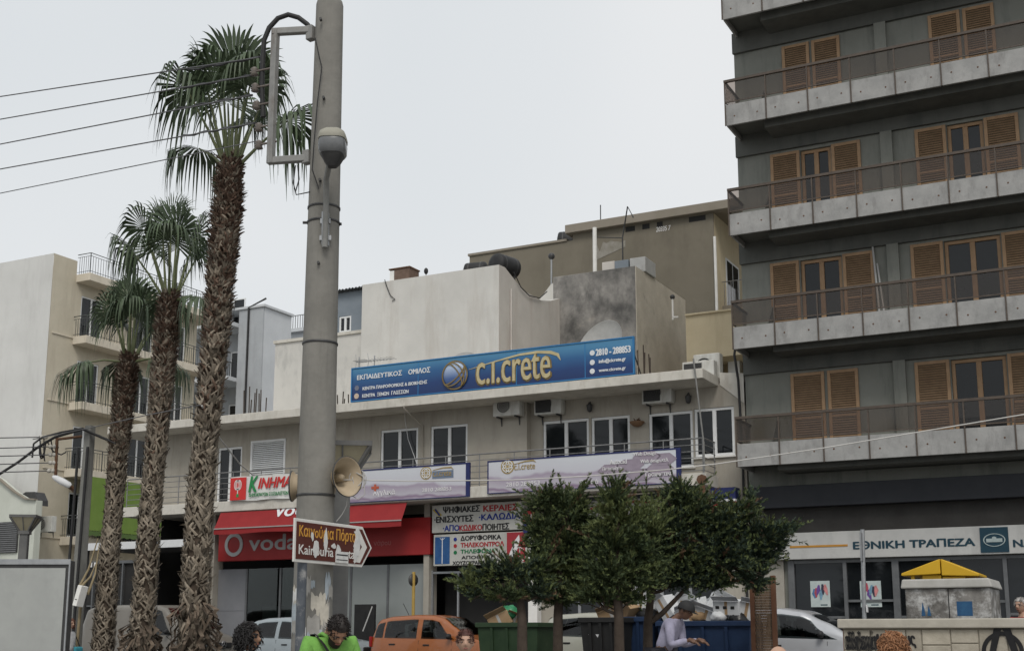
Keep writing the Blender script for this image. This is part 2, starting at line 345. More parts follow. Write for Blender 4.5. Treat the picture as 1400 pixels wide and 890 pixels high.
# posters in the bank window
def poster(px0, px1, py0, py1, label, seed):
    a, b = onY(px0, py1, RY-.09), onY(px1, py0, RY-.09); p = thing('poster', label, 'poster', (a.x, RY-.09, a.z), 'posters in the bank windows')
    m = MB(); m.box(a.x, b.x, RY-.09, RY-.08, a.z, b.z); m.build('sheet', mat('poster_paper', (.38, .44, .44), (.5, .55, .54), 3, .5), p)
    q = random.Random(seed); w, h = b.x-a.x, b.z-a.z
    for i, c in enumerate([(.05, .13, .25), (.28, .05, .07), (.1, .05, .2), (.12, .22, .3), (.03, .03, .05), (.4, .16, .16)]):
        m = MB(); x = a.x+w*(.18+.12*i); zz = a.z+h*(.62+.14*q.uniform(-1, 1)); rr = w*.12
        stroke(m, [(x+q.uniform(-.02, .02), zz+h*.18), (x, zz), (x+w*.1*q.uniform(-1, 1), zz-h*.18-.05*i*h*.2)], [rr*.7, rr*1.7, rr*.5], RY-.091-.001*i, .003); m.build('picture', mat('poster_ink%d' % i, c, tuple(k*1.5 for k in c), 14, .5), p)
    m = MB(); m.box(a.x+w*.5, a.x+w*.85, RY-.094, RY-.09, a.z+h*.06, a.z+h*.1); m.build('caption', M_teal, p)
poster(1109, 1134, 793, 829, 'colourful poster in the bank window nearest the grey pier', 1)
poster(1177, 1204, 793, 829, 'colourful poster in the bank window behind the leaning sign post', 5)

# ================================================================== COMMERCIAL BUILDING IN THE MIDDLE
M_cw = mat('beige_render', (.34, .315, .27), (.4, .372, .32), 1.1, .9, c3=(.25, .225, .19), streak=(2.4, 2.4, .35), bump=.12)
M_eave = mat('eave_paint', (.5, .48, .43), (.6, .575, .52), 1.6, .85, c3=(.36, .33, .28), streak=(4, 4, 1.5), bump=.1)
M_alu = mat('white_aluminium', (.66, .67, .67), (.72, .73, .73), 4, .4)
cb = thing('commercial_building', 'beige two storey building with shops below and a wide flat eave', 'building', (-20, 32, FL))
YL, YR = 32.05, 32.3
w = MB(); opsL = [(-27.29, -26.3, 5.68, 7.55), (-25.94, -24.55, 6.5, 7.68), (-20.98, -19.65, 6.3, 7.67), (-19.21, -17.95, 6.3, 7.66)]
facade(w, -29.6, -16.0, 5.5, 8.2, YL, opsL, .14); w.quad((-16, YL, 5.5), (-16, YR, 5.5), (-16, YR, 8.2), (-16, YL, 8.2))
opsR = [(-15.61, -14.17, 5.9, 7.57), (-14.1, -12.93, 5.68, 7.56), (-12.37, -11.1, 6.0, 7.54), (-11.06, -9.94, 6.24, 7.56)]
facade(w, -16, -9.64, FL, 8.2, YR, opsR+[(-15.2, -13.2, FL, 4.6), (-12.9, -10.5, FL, 4.2)], .14)
w.quad((-29.6, YL, 5.5), (-29.6, YL, 8.2), (-29.6, 45, 8.2), (-29.6, 45, 5.5)); w.quad((-9.64, YR, FL), (-9.64, 45, FL), (-9.64, 45, 8.2), (-9.64, YR, 8.2)); w.quad((-29.6, 45, 0), (-29.6, 45, 8.2), (-9.64, 45, 8.2), (-9.64, 45, 0))
w.build('wall', M_cw, cb)
m = MB(); m.hexa([(-10.3, YR-.02, 8.16), (-9.64, YR-.02, 7.6), (-9.64, YR+.3, 7.6), (-10.3, YR+.3, 8.16), (-10.3, YR-.02, 8.5), (-9.64, YR-.02, 8.42), (-9.64, YR+.3, 8.42), (-10.3, YR+.3, 8.5)]); m.build('patched_wall_end', M_eave, cb)
m = MB(); m.box(-31.18, -10.35, 31.0, 45, 8.13, 8.39); m.build('roof_slab', M_eave, cb, bevel=.012)
m = MB(); m.box(-30.3, -10.34, 31.0, YL, 5.33, 5.65); m.box(-30.3, -29.6, YL, 36, 5.33, 5.65); m.build('floor_slab', M_eave, cb, bevel=.012)
for i, (a, b, c, d) in enumerate(opsL):
    if i == 1:
        f = MB(); f.box(a, a+.07, YL-.02, YL+.05, c, d); f.box(b-.07, b, YL-.02, YL+.05, c, d); f.box(a, b, YL-.022, YL+.05, d-.07, d); f.box(a, b, YL-.022, YL+.05, c, c+.07)
        o = f.build('shutter', M_alu, cb); s = MB()
        for q in range(17): zz = c+.09+q*.061; s.hexa([(a+.06, YL, zz), (b-.06, YL, zz), (b-.06, YL+.01, zz), (a+.06, YL+.01, zz), (a+.06, YL+.035, zz+.05), (b-.06, YL+.035, zz+.05), (b-.06, YL+.045, zz+.05), (a+.06, YL+.045, zz+.05)])
        s.build('louvre', M_alu, o)
    else: window(cb, a+.004, b-.004, c+.004, d-.004, YL+.06, M_alu, 2, .07, 'glass_door' if i == 0 else 'window', sill=i > 0)
for i, (a, b, c, d) in enumerate(opsR): window(cb, a+.004, b-.004, c+.004, d-.004, YR+.06, M_alu, 2, .075, 'glass_door' if i == 1 else 'window', sill=i > 1)
for a, b, d in ((-15.2, -13.2, 4.6), (-12.9, -10.5, 4.2)): window(cb, a+.004, b-.004, FL+.004, d-.004, YR+.06, M_steel, 3, .06, 'shop_window', sill=False)
M_rail = mat('grey_railing', (.2, .2, .2), (.26, .26, .26), 8, .45, metal=.5)
r_ = MB()
for q in range(6): r_.tube([(-30.2, 31.06, 5.72+.168*q), (-10.4, 31.06, 5.72+.168*q)], .02 if q == 5 else .011, 6)
for q in range(6): r_.tube([(-10.4, 31.06, 5.72+.168*q), (-10.4, 32.0, 5.72+.168*q)], .02 if q == 5 else .011, 6)
for q in range(19): r_.tube([(-30.2+1.1*q, 31.06, 5.6), (-30.2+1.1*q, 31.06, 6.56)], .016, 6)
r_.tube([(-10.42, 31.06, 5.6), (-10.42, 31.06, 6.56)], .02, 6); r_.tube([(-10.42, 32.0, 5.6), (-10.42, 32.0, 6.56)], .016, 6)
r_.build('railing', M_rail, cb)
# ground floor: dark shop fronts between piers
M_pier = mat('shop_pier', (.3, .28, .24), (.37, .345, .3), 2, .85, c3=(.2, .18, .16), streak=(3, 3, .5))
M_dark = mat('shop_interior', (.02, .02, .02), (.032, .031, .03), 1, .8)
def gx(px, Y=32): return onY(px, 780, Y).x
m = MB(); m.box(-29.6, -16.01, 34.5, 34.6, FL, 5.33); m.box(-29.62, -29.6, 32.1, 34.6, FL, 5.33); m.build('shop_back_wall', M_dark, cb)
for px0, px1 in ((274, 299), (585, 592.5)):
    m = MB(); m.box(gx(px0), gx(px1), 31.75, 32.2, FL, 5.33); m.build('pier', M_pier, cb)
M_sgl = mat('frosted_shop_glass', (.215, .235, .23), (.25, .27, .265), .4, .3, spec=.4); M_clr = glass('clear_shop_glass', (.5, .55, .54), .03, 1.0)
M_gpan = mat('grey_shop_panel', (.18, .185, .2), (.215, .22, .235), 1, .6)
a, b, c = gx(299), gx(338), gx(583)
m = MB(); m.box(a, b, 32.0, 32.06, FL, 3.6); m.box(a, b, 31.99, 32.0, 2.3, 2.32); m.build('shop_panel', M_gpan, cb)
m = MB(); n = 5
for i in range(n+1): x = b+(c-b)*i/n; m.box(x-.035, x+.035, 31.98, 32.04, FL, 3.6)
o = m.build('shop_window', M_frame, cb)
for i in range(n): x0, x1 = b+(c-b)*i/n+.03, b+(c-b)*(i+1)/n-.03; m = MB(); m.box(x0, x1, 32.005, 32.012, FL, 3.6); m.build('pane', M_clr if i < 2 else M_sgl, o)
m = MB(); m.box(gx(340), gx(480), 33.6, 33.65, FL, 3.7); m.build('shop_inner_wall', mat('pale_inner_wall', (.4, .42, .42), (.46, .48, .48), 1), cb)
for k, (px, w_, h_, dd, cc) in enumerate(((352, .5, 1.2, 33.0, (.3, .3, .3)), (372, .7, 1.9, 33.3, (.35, .36, .36)), (398, .4, 1.0, 32.9, (.1, .1, .11)), (412, .5, 2.1, 33.2, (.3, .31, .32)))):
    x = gx(px, dd); o_ = thing('display_stand', ('low grey display stand inside the phone shop window at left', 'tall pale display stand inside the phone shop', 'dark low counter inside the phone shop', 'tall display stand inside the phone shop beside the pole')[k], 'display stand', (x, dd, FL)); m = MB(); m.box(x-w_/2, x+w_/2, dd, dd+.3, FL, FL+h_); m.build('body', mat('stand_%d' % k, cc), o_, bevel=.02); m = MB(); [m.box(x-w_/2+.04, x+w_/2-.04, dd-.03, dd-.002, FL+h_*(.3+.2*j), FL+h_*(.3+.2*j)+.03) for j in range(3)]; m.build('shelf', M_alu, o_)
a, b = gx(592.5), gx(650)
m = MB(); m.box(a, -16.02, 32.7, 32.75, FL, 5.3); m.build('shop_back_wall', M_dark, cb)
zt = onY(620, 783, 31.9).z
m = MB(); m.box(a, a+.06, 31.88, 31.94, FL, zt+.1); m.box(a+.06, b, 31.88, 31.94, zt, zt+.06); m.box(gx(628), gx(630), 31.88, 31.94, FL, zt); m.box(a+.06, gx(628), 31.88, 31.94, 1.5, 1.54); m.box(a+.06, gx(628), 31.88, 31.94, 1.9, 1.93); m.build('shop_door', M_steel, cb)
# ================================================================== SIGNS ON THE COMMERCIAL BUILDING
def stext(parent, body, m, p0, p1, top, Y, **k):
    a, b, t = onY(*p0, Y), onY(*p1, Y), onY(p0[0], top, Y); return text(parent, body, m, a.x, b.x, a.z, t.z, Y, **k)
def grad(name, stops, axis, lo, hi, dist=.0, rough=.45, scale=1.5):
    """a printed panel: colour bands along one object axis, stirred by noise"""
    m = bpy.data.materials.new(name); m.use_nodes = True; n, l = m.node_tree.nodes, m.node_tree.links; b = n['Principled BSDF']; b.inputs['Roughness'].default_value = rough
    tc = n.new('ShaderNodeTexCoord'); sp = n.new('ShaderNodeSeparateXYZ'); l.new(tc.outputs['Object'], sp.inputs[0])
    nz = n.new('ShaderNodeTexNoise'); nz.inputs['Scale'].default_value = scale; nz.inputs['Detail'].default_value = 3; l.new(tc.outputs['Object'], nz.inputs['Vector'])
    mr = n.new('ShaderNodeMapRange'); mr.inputs[1].default_value = lo; mr.inputs[2].default_value = hi; l.new(sp.outputs[axis], mr.inputs[0])
    ad = n.new('ShaderNodeMath'); ad.operation = 'MULTIPLY_ADD'; ad.inputs[1].default_value = dist; l.new(nz.outputs[0], ad.inputs[0]); l.new(mr.outputs[0], ad.inputs[2])
    rp = n.new('ShaderNodeValToRGB'); l.new(ad.outputs[0], rp.inputs[0]); e = rp.color_ramp.elements
    for i, (p, c) in enumerate(stops):
        q = e[i] if i < 2 else e.new(p); q.position = p; q.color = (*c, 1)
    l.new(rp.outputs[0], b.inputs['Base Color']); return m
M_blue = grad('blue_print', [(.0, (.006, .02, .09)), (.45, (.009, .04, .15)), (.75, (.02, .1, .25)), (1., (.06, .21, .37))], 2, .05, 1.15, .45, .45, .35)
M_bluef = mat('blue_sign_frame', (.03, .16, .36), (.04, .19, .4), 4, .5)
M_gtext = mat('gold_letters', (.42, .35, .19), (.54, .47, .28), 3, .4)
M_gdark = mat('dark_gold', (.16, .11, .04), (.22, .16, .06), 3, .4)
M_wtext = mat('white_letters', (.62, .64, .66), (.7, .71, .72), 6, .5)
tl, tr, bl, br = onY(482, 505, 31.02), onY(865, 465.5, 31.02), onY(480, 547, 31.02), onY(866, 510, 31.02)
X0, X1, Z0, Z1 = tl.x, tr.x, 8.44, 9.42
sg = thing('rooftop_sign', 'long blue rooftop sign with gold letters and a globe above the eave', 'sign', ((X0+X1)/2, 31.04, Z0))
m = MB(); m.box(X0, X1, 31.02, 31.06, Z0, Z1); m.build('panel', M_blue, sg)
m = MB(); t = .035
m.box(X0-t, X1+t, 31.0, 31.09, Z1, Z1+t); m.box(X0-t, X1+t, 31.0, 31.09, Z0-t, Z0); m.box(X0-t, X0, 31.0, 31.09, Z0, Z1); m.box(X1, X1+t, 31.0, 31.09, Z0, Z1); m.build('frame', M_bluef, sg)
m = MB()
for i in range(12):
    x = X0+.1+(X1-X0-.2)*i/11; m.tube([(x, 31.1, Z0-.03), (x, 31.1, Z1-.1), (x, 32.0, 8.40)], .02, 6); m.box(x-.04, x+.04, 31.02, 31.12, 8.392, Z0-.037)
m.build('bracket', M_dsteel, sg)
for px in (572, 706, 800): x_ = onY(px, 500, 31.02).x; m = MB(); m.box(x_-.012, x_+.012, 31.0155, 31.0195, Z0, Z1); m.build('panel_seam', M_bluef, sg)
SYB = 31.018
def bt(body, m, p0, p1, top, **k): return stext(sg, body, m, p0, p1, top, SYB, **k)
bt('ΕΚΠΑΙΔΕΥΤΙΚΟΣ', M_wtext, (488.5, 519), (549.5, 512), 512.5, bold=.04)
bt('ΟΜΙΛΟΣ', M_wtext, (558.5, 511.5), (588, 508), 504.5, bold=.04)
bt('ΚΕΝΤΡΑ ΠΛΗΡΟΦΟΡΙΚΗΣ & ΔΙΟΙΚΗΣΗΣ', M_wtext, (496, 533), (584, 523), 528.2, bold=.04)
bt('ΚΕΝΤΡΑ  ΞΕΝΩΝ  ΓΛΩΣΣΩΝ', M_wtext, (495.5, 543), (558.5, 536), 538.2, bold=.04)
bt('c.ı.crete', M_gdark, (651.0, 527.6), (753.5, 516), 490.9, bold=.035, depth=.006)
bt('c.ı.crete', M_gtext, (652.0, 526), (752.6, 515), 491.5, bold=.008, depth=.03)
bt('2810 - 288853', M_wtext, (815, 486), (862, 480), 477, bold=.05)
bt('info@cicrete.gr', M_wtext, (819, 497.5), (855.6, 493.5), 491, bold=.04)
bt('www.cicrete.gr', M_wtext, (819, 509.5), (855.6, 505.5), 504, bold=.04)
c = onY(622.5, 512.5, SYB); m = MB()
vs = [(.40*math.sin(a)*math.cos(b), -.06*math.cos(a), .40*math.sin(a)*math.sin(b)) for a in [math.pi/2*i/6 for i in range(7)] for b in [2*math.pi*k/28 for k in range(28)]]
m.add([(c.x+v[0], SYB+v[1]-.002, c.z+v[2]) for v in vs], [(i*28+k, i*28+(k+1) % 28, (i+1)*28+(k+1) % 28, (i+1)*28+k) for i in range(6) for k in range(28)], True)
gb = m.build('globe', grad('globe_print', [(0, (.02, .035, .11)), (.5, (.06, .12, .3)), (1, (.45, .55, .7))], 2, -.15+c.z-Z0-.3, c.z-Z0+.35, .1), sg)
m = MB(); disc(m, c.x, c.z, SYB-.03, .43, t=.012, n=36, r0=.91)
for k, (e, tlt) in enumerate(((.35, .6), (.7, .6), (.3, -.9), (.62, -.9))):
    pts = [(c.x+.4*(math.cos(q)*e*math.cos(tlt)-math.sin(q)*math.sin(tlt)), c.z+.4*(math.cos(q)*e*math.sin(tlt)+math.sin(q)*math.cos(tlt))) for q in [-math.pi/2+math.pi*i/14 for i in range(15)]]
    stroke(m, pts, .035, SYB-.062-.002*k, .006)
m.build('globe_band', M_gdark, gb)
pp = [onY(*p, SYB) for p in ((641, 505), (676, 494), (710, 484.5), (735, 480.8), (753, 481.2), (763, 484.5), (766.5, 492))]
m = MB(); stroke(m, [(p.x, p.z) for p in pp], [.01, .035, .06, .075, .09, .09, .01], SYB-.004, .008); m.build('swoosh', M_gtext, sg)
m = MB()
for px, py in ((809.8, 482), (809.8, 495), (809.8, 507)): q = onY(px, py, SYB); disc(m, q.x, q.z, SYB-.001, .075, t=.006, n=14)
m.build('icon', M_wtext, sg)
for px, py, cc in ((488, 530, (.16, .17, .22)), (487.5, 541, (.5, .4, .32))):
    m = MB(); q = onY(px, py, SYB); disc(m, q.x, q.z, SYB-.001, .085, t=.006, n=6 if py < 535 else 14); m.build('icon', mat('icon_%s' % ('grey' if py < 535 else 'tan'), cc), sg)

M_lil1 = grad('lilac_print', [(.0, (.25, .2, .28)), (.3, (.4, .37, .43)), (.38, (.22, .155, .235)), (.43, (.43, .41, .46)), (.62, (.33, .28, .355)), (.68, (.5, .5, .55)), (1., (.54, .56, .6))], 2, .0, 1.25, .7, .5, .6)
M_dblue = mat('dark_blue_frame', (.015, .02, .09), (.02, .028, .11), 4, .5)
M_purple = mat('purple_letters', (.1, .03, .1), (.14, .05, .13), 6, .5)
M_lgold = mat('small_gold_letters', (.3, .22, .1), (.36, .27, .12), 6, .5)
M_pale = mat('pale_letters', (.66, .65, .66), (.7, .7, .7), 6, .5)
M_hexf = mat('mauve_hexagon', (.26, .22, .27), (.31, .265, .32), 4, .5)
def lilac(px0, px1, zt, zb, label, YY=30.96):
    a, b = onY(px0, 650, YY).x, onY(px1, 650, YY).x
    o = thing('school_sign', label, 'sign', ((a+b)/2, YY, zb)); m = MB(); m.box(a, b, YY, YY+.05, zb, zt); m.build('panel', M_lil1, o)
    m = MB(); f = .035; m.box(a-f, b+.12, YY-.01, YY+.06, zt, zt+.04); m.box(a-f, b+.12, YY-.01, YY+.06, zb-.02, zb); m.box(a-f, a, YY-.01, YY+.06, zb, zt); m.box(b, b+.12, YY-.01, YY+.06, zb, zt); m.build('frame', M_dblue, o); return o
zt1 = onY(640, 631, 30.96).z; zb1 = onY(640, 677, 30.96).z
s1 = lilac(466, 637, zt1-.05, zb1, 'lilac white school sign on the balcony front, partly behind the horn loudspeaker')
s2 = lilac(668, 925, zt1-.05, zb1+.04, 'longer lilac white school sign on the balcony front, behind the tree tops')
LY = 30.958
def globe_logo(o, px, py, r):
    q = onY(px, py, LY); m = MB(); disc(m, q.x, q.z, LY, r, t=.006); m.build('logo_ball', M_lgold, o); m = MB(); disc(m, q.x, q.z, LY-.008, r*.82, t=.004, r0=.86); disc(m, q.x, q.z, LY-.008, r*.3, r*.82, t=.004, r0=.7); disc(m, q.x, q.z, LY-.008, r*.82, r*.3, t=.004, r0=.7); m.build('logo_ring', M_wtext, o)
globe_logo(s1, 582.5, 646, .19); globe_logo(s2, 694, 637, .21)
def lt(o, body, m, p0, p1, top, **k): stext(o, body, m, p0, p1, top, LY, **k)
p_, q_ = onY(591, 654, LY), onY(620, 641.5, LY); m = MB(); m.box(p_.x, q_.x, LY-.004, LY, p_.z, q_.z); m.build('logo_field', mat('grey_blue_field', (.13, .17, .24), (.16, .2, .27)), s1)
lt(s1, 'c.i.crete', M_lgold, (592, 651), (617, 648), 643.5, depth=.012); lt(s2, 'c.i.crete', M_lgold, (703, 642), (731.5, 637.5), 633.5)
for o, pts in ((s1, ((592, 642), (606, 638.8), (617, 638), (620, 641))), (s2, ((703, 634), (718, 630), (729, 628.5), (733, 631)))):
    m = MB(); qs = [onY(*p, LY) for p in pts]; stroke(m, [(q.x, q.z) for q in qs], [.015, .035, .045, .01], LY-.004); m.build('swoosh', M_lgold, o)
lt(s1, 'Αγγλικά', M_pale, (510, 678.5), (540, 673), 669.5)
m = MB(); q = onY(513, 666, LY); m.box(q.x-.13, q.x+.13, LY-.012, LY-.003, q.z-.035, q.z+.035); m.box(q.x-.035, q.x+.035, LY-.013, LY-.002, q.z-.1, q.z+.1); m.build('red_cross_mark', mat('faded_red', (.4, .09, .05), (.45, .11, .06)), s1)
lt(s1, '2810 288853', M_pale, (577, 672), (617, 668), 667)
lt(s2, '2810 288853', M_pale, (692, 665), (738, 660), 659)
for k, (px, py) in enumerate(((884, 624), (862, 635), (902, 640), (906, 627), (836, 642), (876, 648))):
    q = onY(px, py, LY); m = MB(); disc(m, q.x, q.z, LY-.001*k, .4, .18, .004, 6); disc(m, q.x, q.z, LY-.001*k-.004, .4, .18, .003, 6, .93); m.k = 0; m.build('hexagon', M_hexf, s2)
lt(s2, 'Autocad', M_pale, (834, 634.5), (857, 630), 628, depth=.02); lt(s2, 'Web Design', M_pale, (866, 624.5), (897, 619.5), 618, depth=.02); lt(s2, 'Web design.κτλ', M_pale, (876, 634), (914, 627), 627.5, depth=.02)
lt(s2, 'Πιστοποίηση', M_pale, (824, 644), (850, 640), 638, depth=.02); lt(s2, 'Γραφιστική', M_pale, (883, 652.5), (920, 646.5), 645, depth=.02); lt(s2, 'Παιδικά', M_pale, (793, 662), (818, 658), 656, depth=.02)

# political banner on the railing
M_ban = mat('white_banner', (.6, .6, .58), (.66, .66, .64), 2, .8); M_red = mat('banner_red', (.5, .03, .03), (.56, .04, .035), 3, .7); M_green = mat('banner_green', (.02, .2, .06), (.03, .24, .08), 3, .7)
BYN = 30.93
a, b = onY(314, 685, BYN), onY(402, 644, BYN); zt_, zb_ = onY(314, 652, BYN).z, onY(314, 685, BYN).z
kb = thing('political_banner', 'white cloth banner with red and green Greek letters tied to the balcony railing', 'banner', ((a.x+b.x)/2, BYN, zb_))
rows = [[(a.x+(b.x-a.x)*i/24, BYN+.018*math.sin(i*.9)*(1-j/8)+.01, zb_+(zt_-zb_)*j/8+.012*math.sin(i*.5)) for i in range(25)] for j in range(9)]
m = MB(); m.grid(rows); m.grid([[(p[0], p[1]+.006, p[2]) for p in r] for r in rows]); m.build('cloth', M_ban, kb)
rx = onY(337, 668, BYN).x
m = MB(); m.box(a.x+.02, rx, BYN-.026, BYN-.02, zb_+.03, zt_-.03); m.build('red_field', M_red, kb)
m = MB(); cx, cz = (a.x+rx)/2, (zb_+zt_)/2+.12
for k in range(3): disc(m, cx+(k-1)*.045, cz, BYN-.027, .1, .16, .004, 20, .8)
stroke(m, [(cx, cz-.15), (cx, cz-.36)], .03, BYN-.027); m.build('rose_emblem', M_ban, kb); m = MB(); m.box(cx-.045, cx+.045, BYN-.034, BYN-.028, cz-.38, cz-.28); m.build('green_square', M_green, kb)
def kt(body, mm, p0, p1, top, **k): stext(kb, body, mm, p0, p1, top, BYN-.02, depth=.006, **k)
kt('Κ', M_green, (340, 672), (352, 670), 651, shear=.25, bold=.03); kt('ΙΝΗΜΑ', M_red, (353, 667), (397, 661), 653, shear=.3, bold=.035)
kt('ΔΗΜΟΚΡΑΤΩΝ ΣΟΣΙΑΛΙΣΤΩΝ', M_green, (340, 678.5), (394, 674), 673.5, bold=.02)

# phone shop: red fascia, red awning
M_vred = mat('red_fascia', (.27, .017, .018), (.31, .022, .022), 2, .5); M_vtext = mat('fascia_grey_letters', (.36, .36, .36), (.4, .4, .4), 3, .5); M_vdim = mat('dim_red_letters', (.4, .12, .12), (.44, .15, .15))
FY = 31.7
a, b = onY(299, 738, FY), onY(588, 730, FY); zb_, zt_ = onY(588, 757, FY).z, onY(588, 706, FY).z
vf = thing('phone_shop_sign', 'long red fascia sign with grey letters over the phone shop window', 'sign', ((a.x+b.x)/2, FY, zb_))
m = MB(); m.box(a.x, b.x, FY, 31.98, zb_, zt_); m.build('panel', M_vred, vf, bevel=.01)
vy = FY-.002
text(vf, 'vodafone', M_vtext, onY(341, 740, vy).x, onY(470, 740, vy).x, onY(341, 752, vy).z, onY(341, 731, vy).z, vy, bold=.03)
text(vf, 'Χουζουράκη & Κονδυλάκη γωνία νάρου', M_vdim, onY(420, 740, vy).x, onY(534, 740, vy).x, onY(534, 745.5, vy).z, onY(534, 736, vy).z, vy, bold=.01) if 0 else text(vf, 'νάρου', M_vdim, onY(511, 745, vy).x, onY(534.5, 744, vy).x, onY(534, 746, vy).z, onY(534, 737, vy).z, vy, bold=.01)
q = onY(320, 744, vy); m = MB(); disc(m, q.x, q.z, vy, .36, .37, .02, 32, .68); stroke(m, [(q.x-.12, q.z+.3), (q.x, q.z+.42), (q.x+.2, q.z+.44)], [.16, .1, .02], vy-.002, .02); m.build('quote_mark_logo', M_vtext, vf)
M_awn = mat('red_canvas', (.23, .017, .019), (.27, .022, .023), 2, .75, bump=.1); M_trim = mat('grey_trim', (.3, .28, .27), (.36, .34, .33))
aw0, aw1 = onY(293, 715, 30.75).x, onY(549, 700, 30.75).x
zh, zv, zr = onY(293, 722, 30.75).z, onY(293, 730, 30.75).z, 5.3
aw = thing('shop_awning', 'red canvas awning half rolled out above the phone shop', 'awning', ((aw0+aw1)/2, 30.5, zv))
n = 26; xs = [aw0+(aw1-aw0)*i/n for i in range(n+1)]
m = MB(); m.grid([[(x, 30.75+.28*t, zh+(zr-zh)*t-.02*math.sin(math.pi*t)) for x in xs] for t in (0, .25, .5, .75, 1)]); m.grid([[(x, 30.75+.28*t, zh+(zr-zh)*t-.02*math.sin(math.pi*t)-.008) for x in xs] for t in (0, .25, .5, .75, 1)]); m.build('canvas', M_awn, aw)
m = MB(); m.grid([[(x, 30.74, zh-.02) for x in xs], [(x, 30.74+.01*math.sin(i*1.7), zv-.015*math.sin(i*.6)) for i, x in enumerate(xs)]]); m.grid([[(x, 30.746, zh-.02) for x in xs], [(x, 30.746+.01*math.sin(i*1.7), zv-.015*math.sin(i*.6)) for i, x in enumerate(xs)]]); m.build('valance', M_awn, aw)
m = MB(); m.box(aw0, aw1, 30.72, 30.75, zh-.03, zh+.005); m.build('front_bar', M_trim, aw)
m = MB()
for x in (aw0+.2, (aw0+aw1)/2, aw1-.2): m.tube([(x, 31.0, zr-.1), (x, 30.9, zh+.02), (x, 30.75, zh-.02)], .02, 6)
m.build('folding_arm', M_dsteel, aw)
th = math.atan2(zr-zh, .28); MM = Matrix.Translation((0, 30.75, zh)) @ Matrix.Rotation(th-math.pi/2, 4, 'X')
text(aw, 'vodafone', M_wtext, onY(369, 703, 30.7).x, onY(470, 703, 30.7).x, .33, .8, 0, name='lettering', bold=.03, M=MM)

# electronics shop signs
M_sw = mat('yellowed_white_sign', (.42, .42, .39), (.48, .48, .45), 1.5, .6, c3=(.34, .33, .3), streak=(2, 2, .6)); M_sblk = mat('black_letters', (.02, .02, .025), (.03, .03, .03)); M_sblu = mat('blue_letters', (.015, .03, .2), (.02, .04, .24)); M_sred = mat('red_letters', (.32, .025, .03), (.36, .03, .035)); M_sgrn = mat('green_letters', (.01, .13, .05), (.015, .16, .06))
EY = 31.6
a, b = onY(590.5, 728, EY), onY(716, 690, EY); zt_ = onY(590.5, 690.5, EY).z; zb_ = a.z
es = thing('electronics_shop_sign', 'upper white shop sign with three rows of Greek capitals about aerials', 'sign', ((a.x+b.x)/2, EY, zb_))
m = MB(); m.box(a.x, b.x, EY, EY+.25, zb_, zt_); m.build('panel', M_sw, es, bevel=.01)
ey = EY-.002
def et(o, body, mm, p0, p1, top, **k): stext(o, body, mm, p0, p1, top, ey, bold=k.pop('bold', .04), **k)
et(es, 'ΨΗΦΙΑΚΕΣ', M_sblk, (606, 701), (656, 699), 692); et(es, 'ΚΕΡΑΙΕΣ', M_sred, (661, 698.5), (708, 697), 690)
et(es, '·ΕΝΙΣΧΥΤΕΣ', M_sblk, (594, 714), (647, 712), 705.5); et(es, '·ΚΑΛΩΔΙΑ', M_sblu, (655, 710.5), (711, 709), 702)
et(es, '·ΑΠΟ', M_sblu, (606, 725.5), (628, 725), 717.5); et(es, 'ΚΩΔΙΚΟ', M_sred, (628.5, 725), (659, 724), 717); et(es, 'ΠΟΙΗΤΕΣ', M_sblk, (660, 724), (696, 722), 715.5)
q = onY(598, 700, ey); m = MB(); m.prism([(q.x-.16, q.z+.08), (q.x-.06, q.z+.12), (q.x+.16, q.z-.08), (q.x+.06, q.z-.12)], 'y', ey-.006, ey); m.build('emblem', mat('emblem_yellow', (.4, .3, .03), (.45, .34, .04)), es)
m = MB(); m.prism([(q.x-.1, q.z+.09), (q.x-.05, q.z+.11), (q.x+.11, q.z-.08), (q.x+.06, q.z-.1)], 'y', ey-.01, ey-.006); m.build('emblem_band', M_sblu, es)
a, b = onY(592.5, 773, EY), onY(720, 730, EY); zt_ = onY(592.5, 730.5, EY).z; zb_ = a.z
e2 = thing('electronics_shop_sign', 'lower white shop sign with coloured dots, a blue field and a red satellite dish picture', 'sign', ((a.x+b.x)/2, EY, zb_))
m = MB(); m.box(a.x, b.x, EY, EY+.2, zb_, zt_); m.build('panel', M_sw, e2, bevel=.01)
m = MB(); p0, p1 = onY(594.5, 771, ey), onY(615, 735, ey); m.box(p0.x, p1.x, ey-.004, ey, zb_+.05, zt_-.07); o = m.build('blue_field', mat('field_blue', (.02, .07, .2), (.03, .1, .25), 6), e2)
m = MB(); xm = (p0.x+p1.x)/2; m.box(xm-.012, xm+.012, ey-.008, ey-.004, zb_+.06, zt_-.1); stroke(m, [(xm-.08, zt_-.1), (xm, zt_-.16), (xm+.08, zt_-.1)], .015, ey-.0085); m.build('mast_picture', M_pale, o)
m = MB(); p0, p1 = onY(693, 768, ey), onY(718, 730, ey); m.box(p0.x, p1.x, ey-.004, ey, zb_+.05, zt_-.02); o = m.build('red_field', mat('field_red', (.3, .03, .04), (.34, .04, .05)), e2)
m = MB(); cx, cz = (p0.x+p1.x)/2, (zb_+zt_)/2
m.prism([(cx-.22+.0, cz-.36), (cx-.2, cz-.16), (cx-.02, cz+.22), (cx+.1, cz+.36), (cx+.12, cz+.22), (cx+.04, cz-.06), (cx-.1, cz-.3)], 'y', ey-.009, ey-.004); stroke(m, [(cx+.0, cz-.05), (cx+.12, cz+.02), (cx+.24, cz-.06)], .02, ey-.0095); stroke(m, [(cx+.12, cz+.02), (cx+.13, cz-.36)], .02, ey-.0105); disc(m, cx+.12, cz-.36, ey-.004, .12, .035, .005); m.build('dish_picture', M_pale, o)
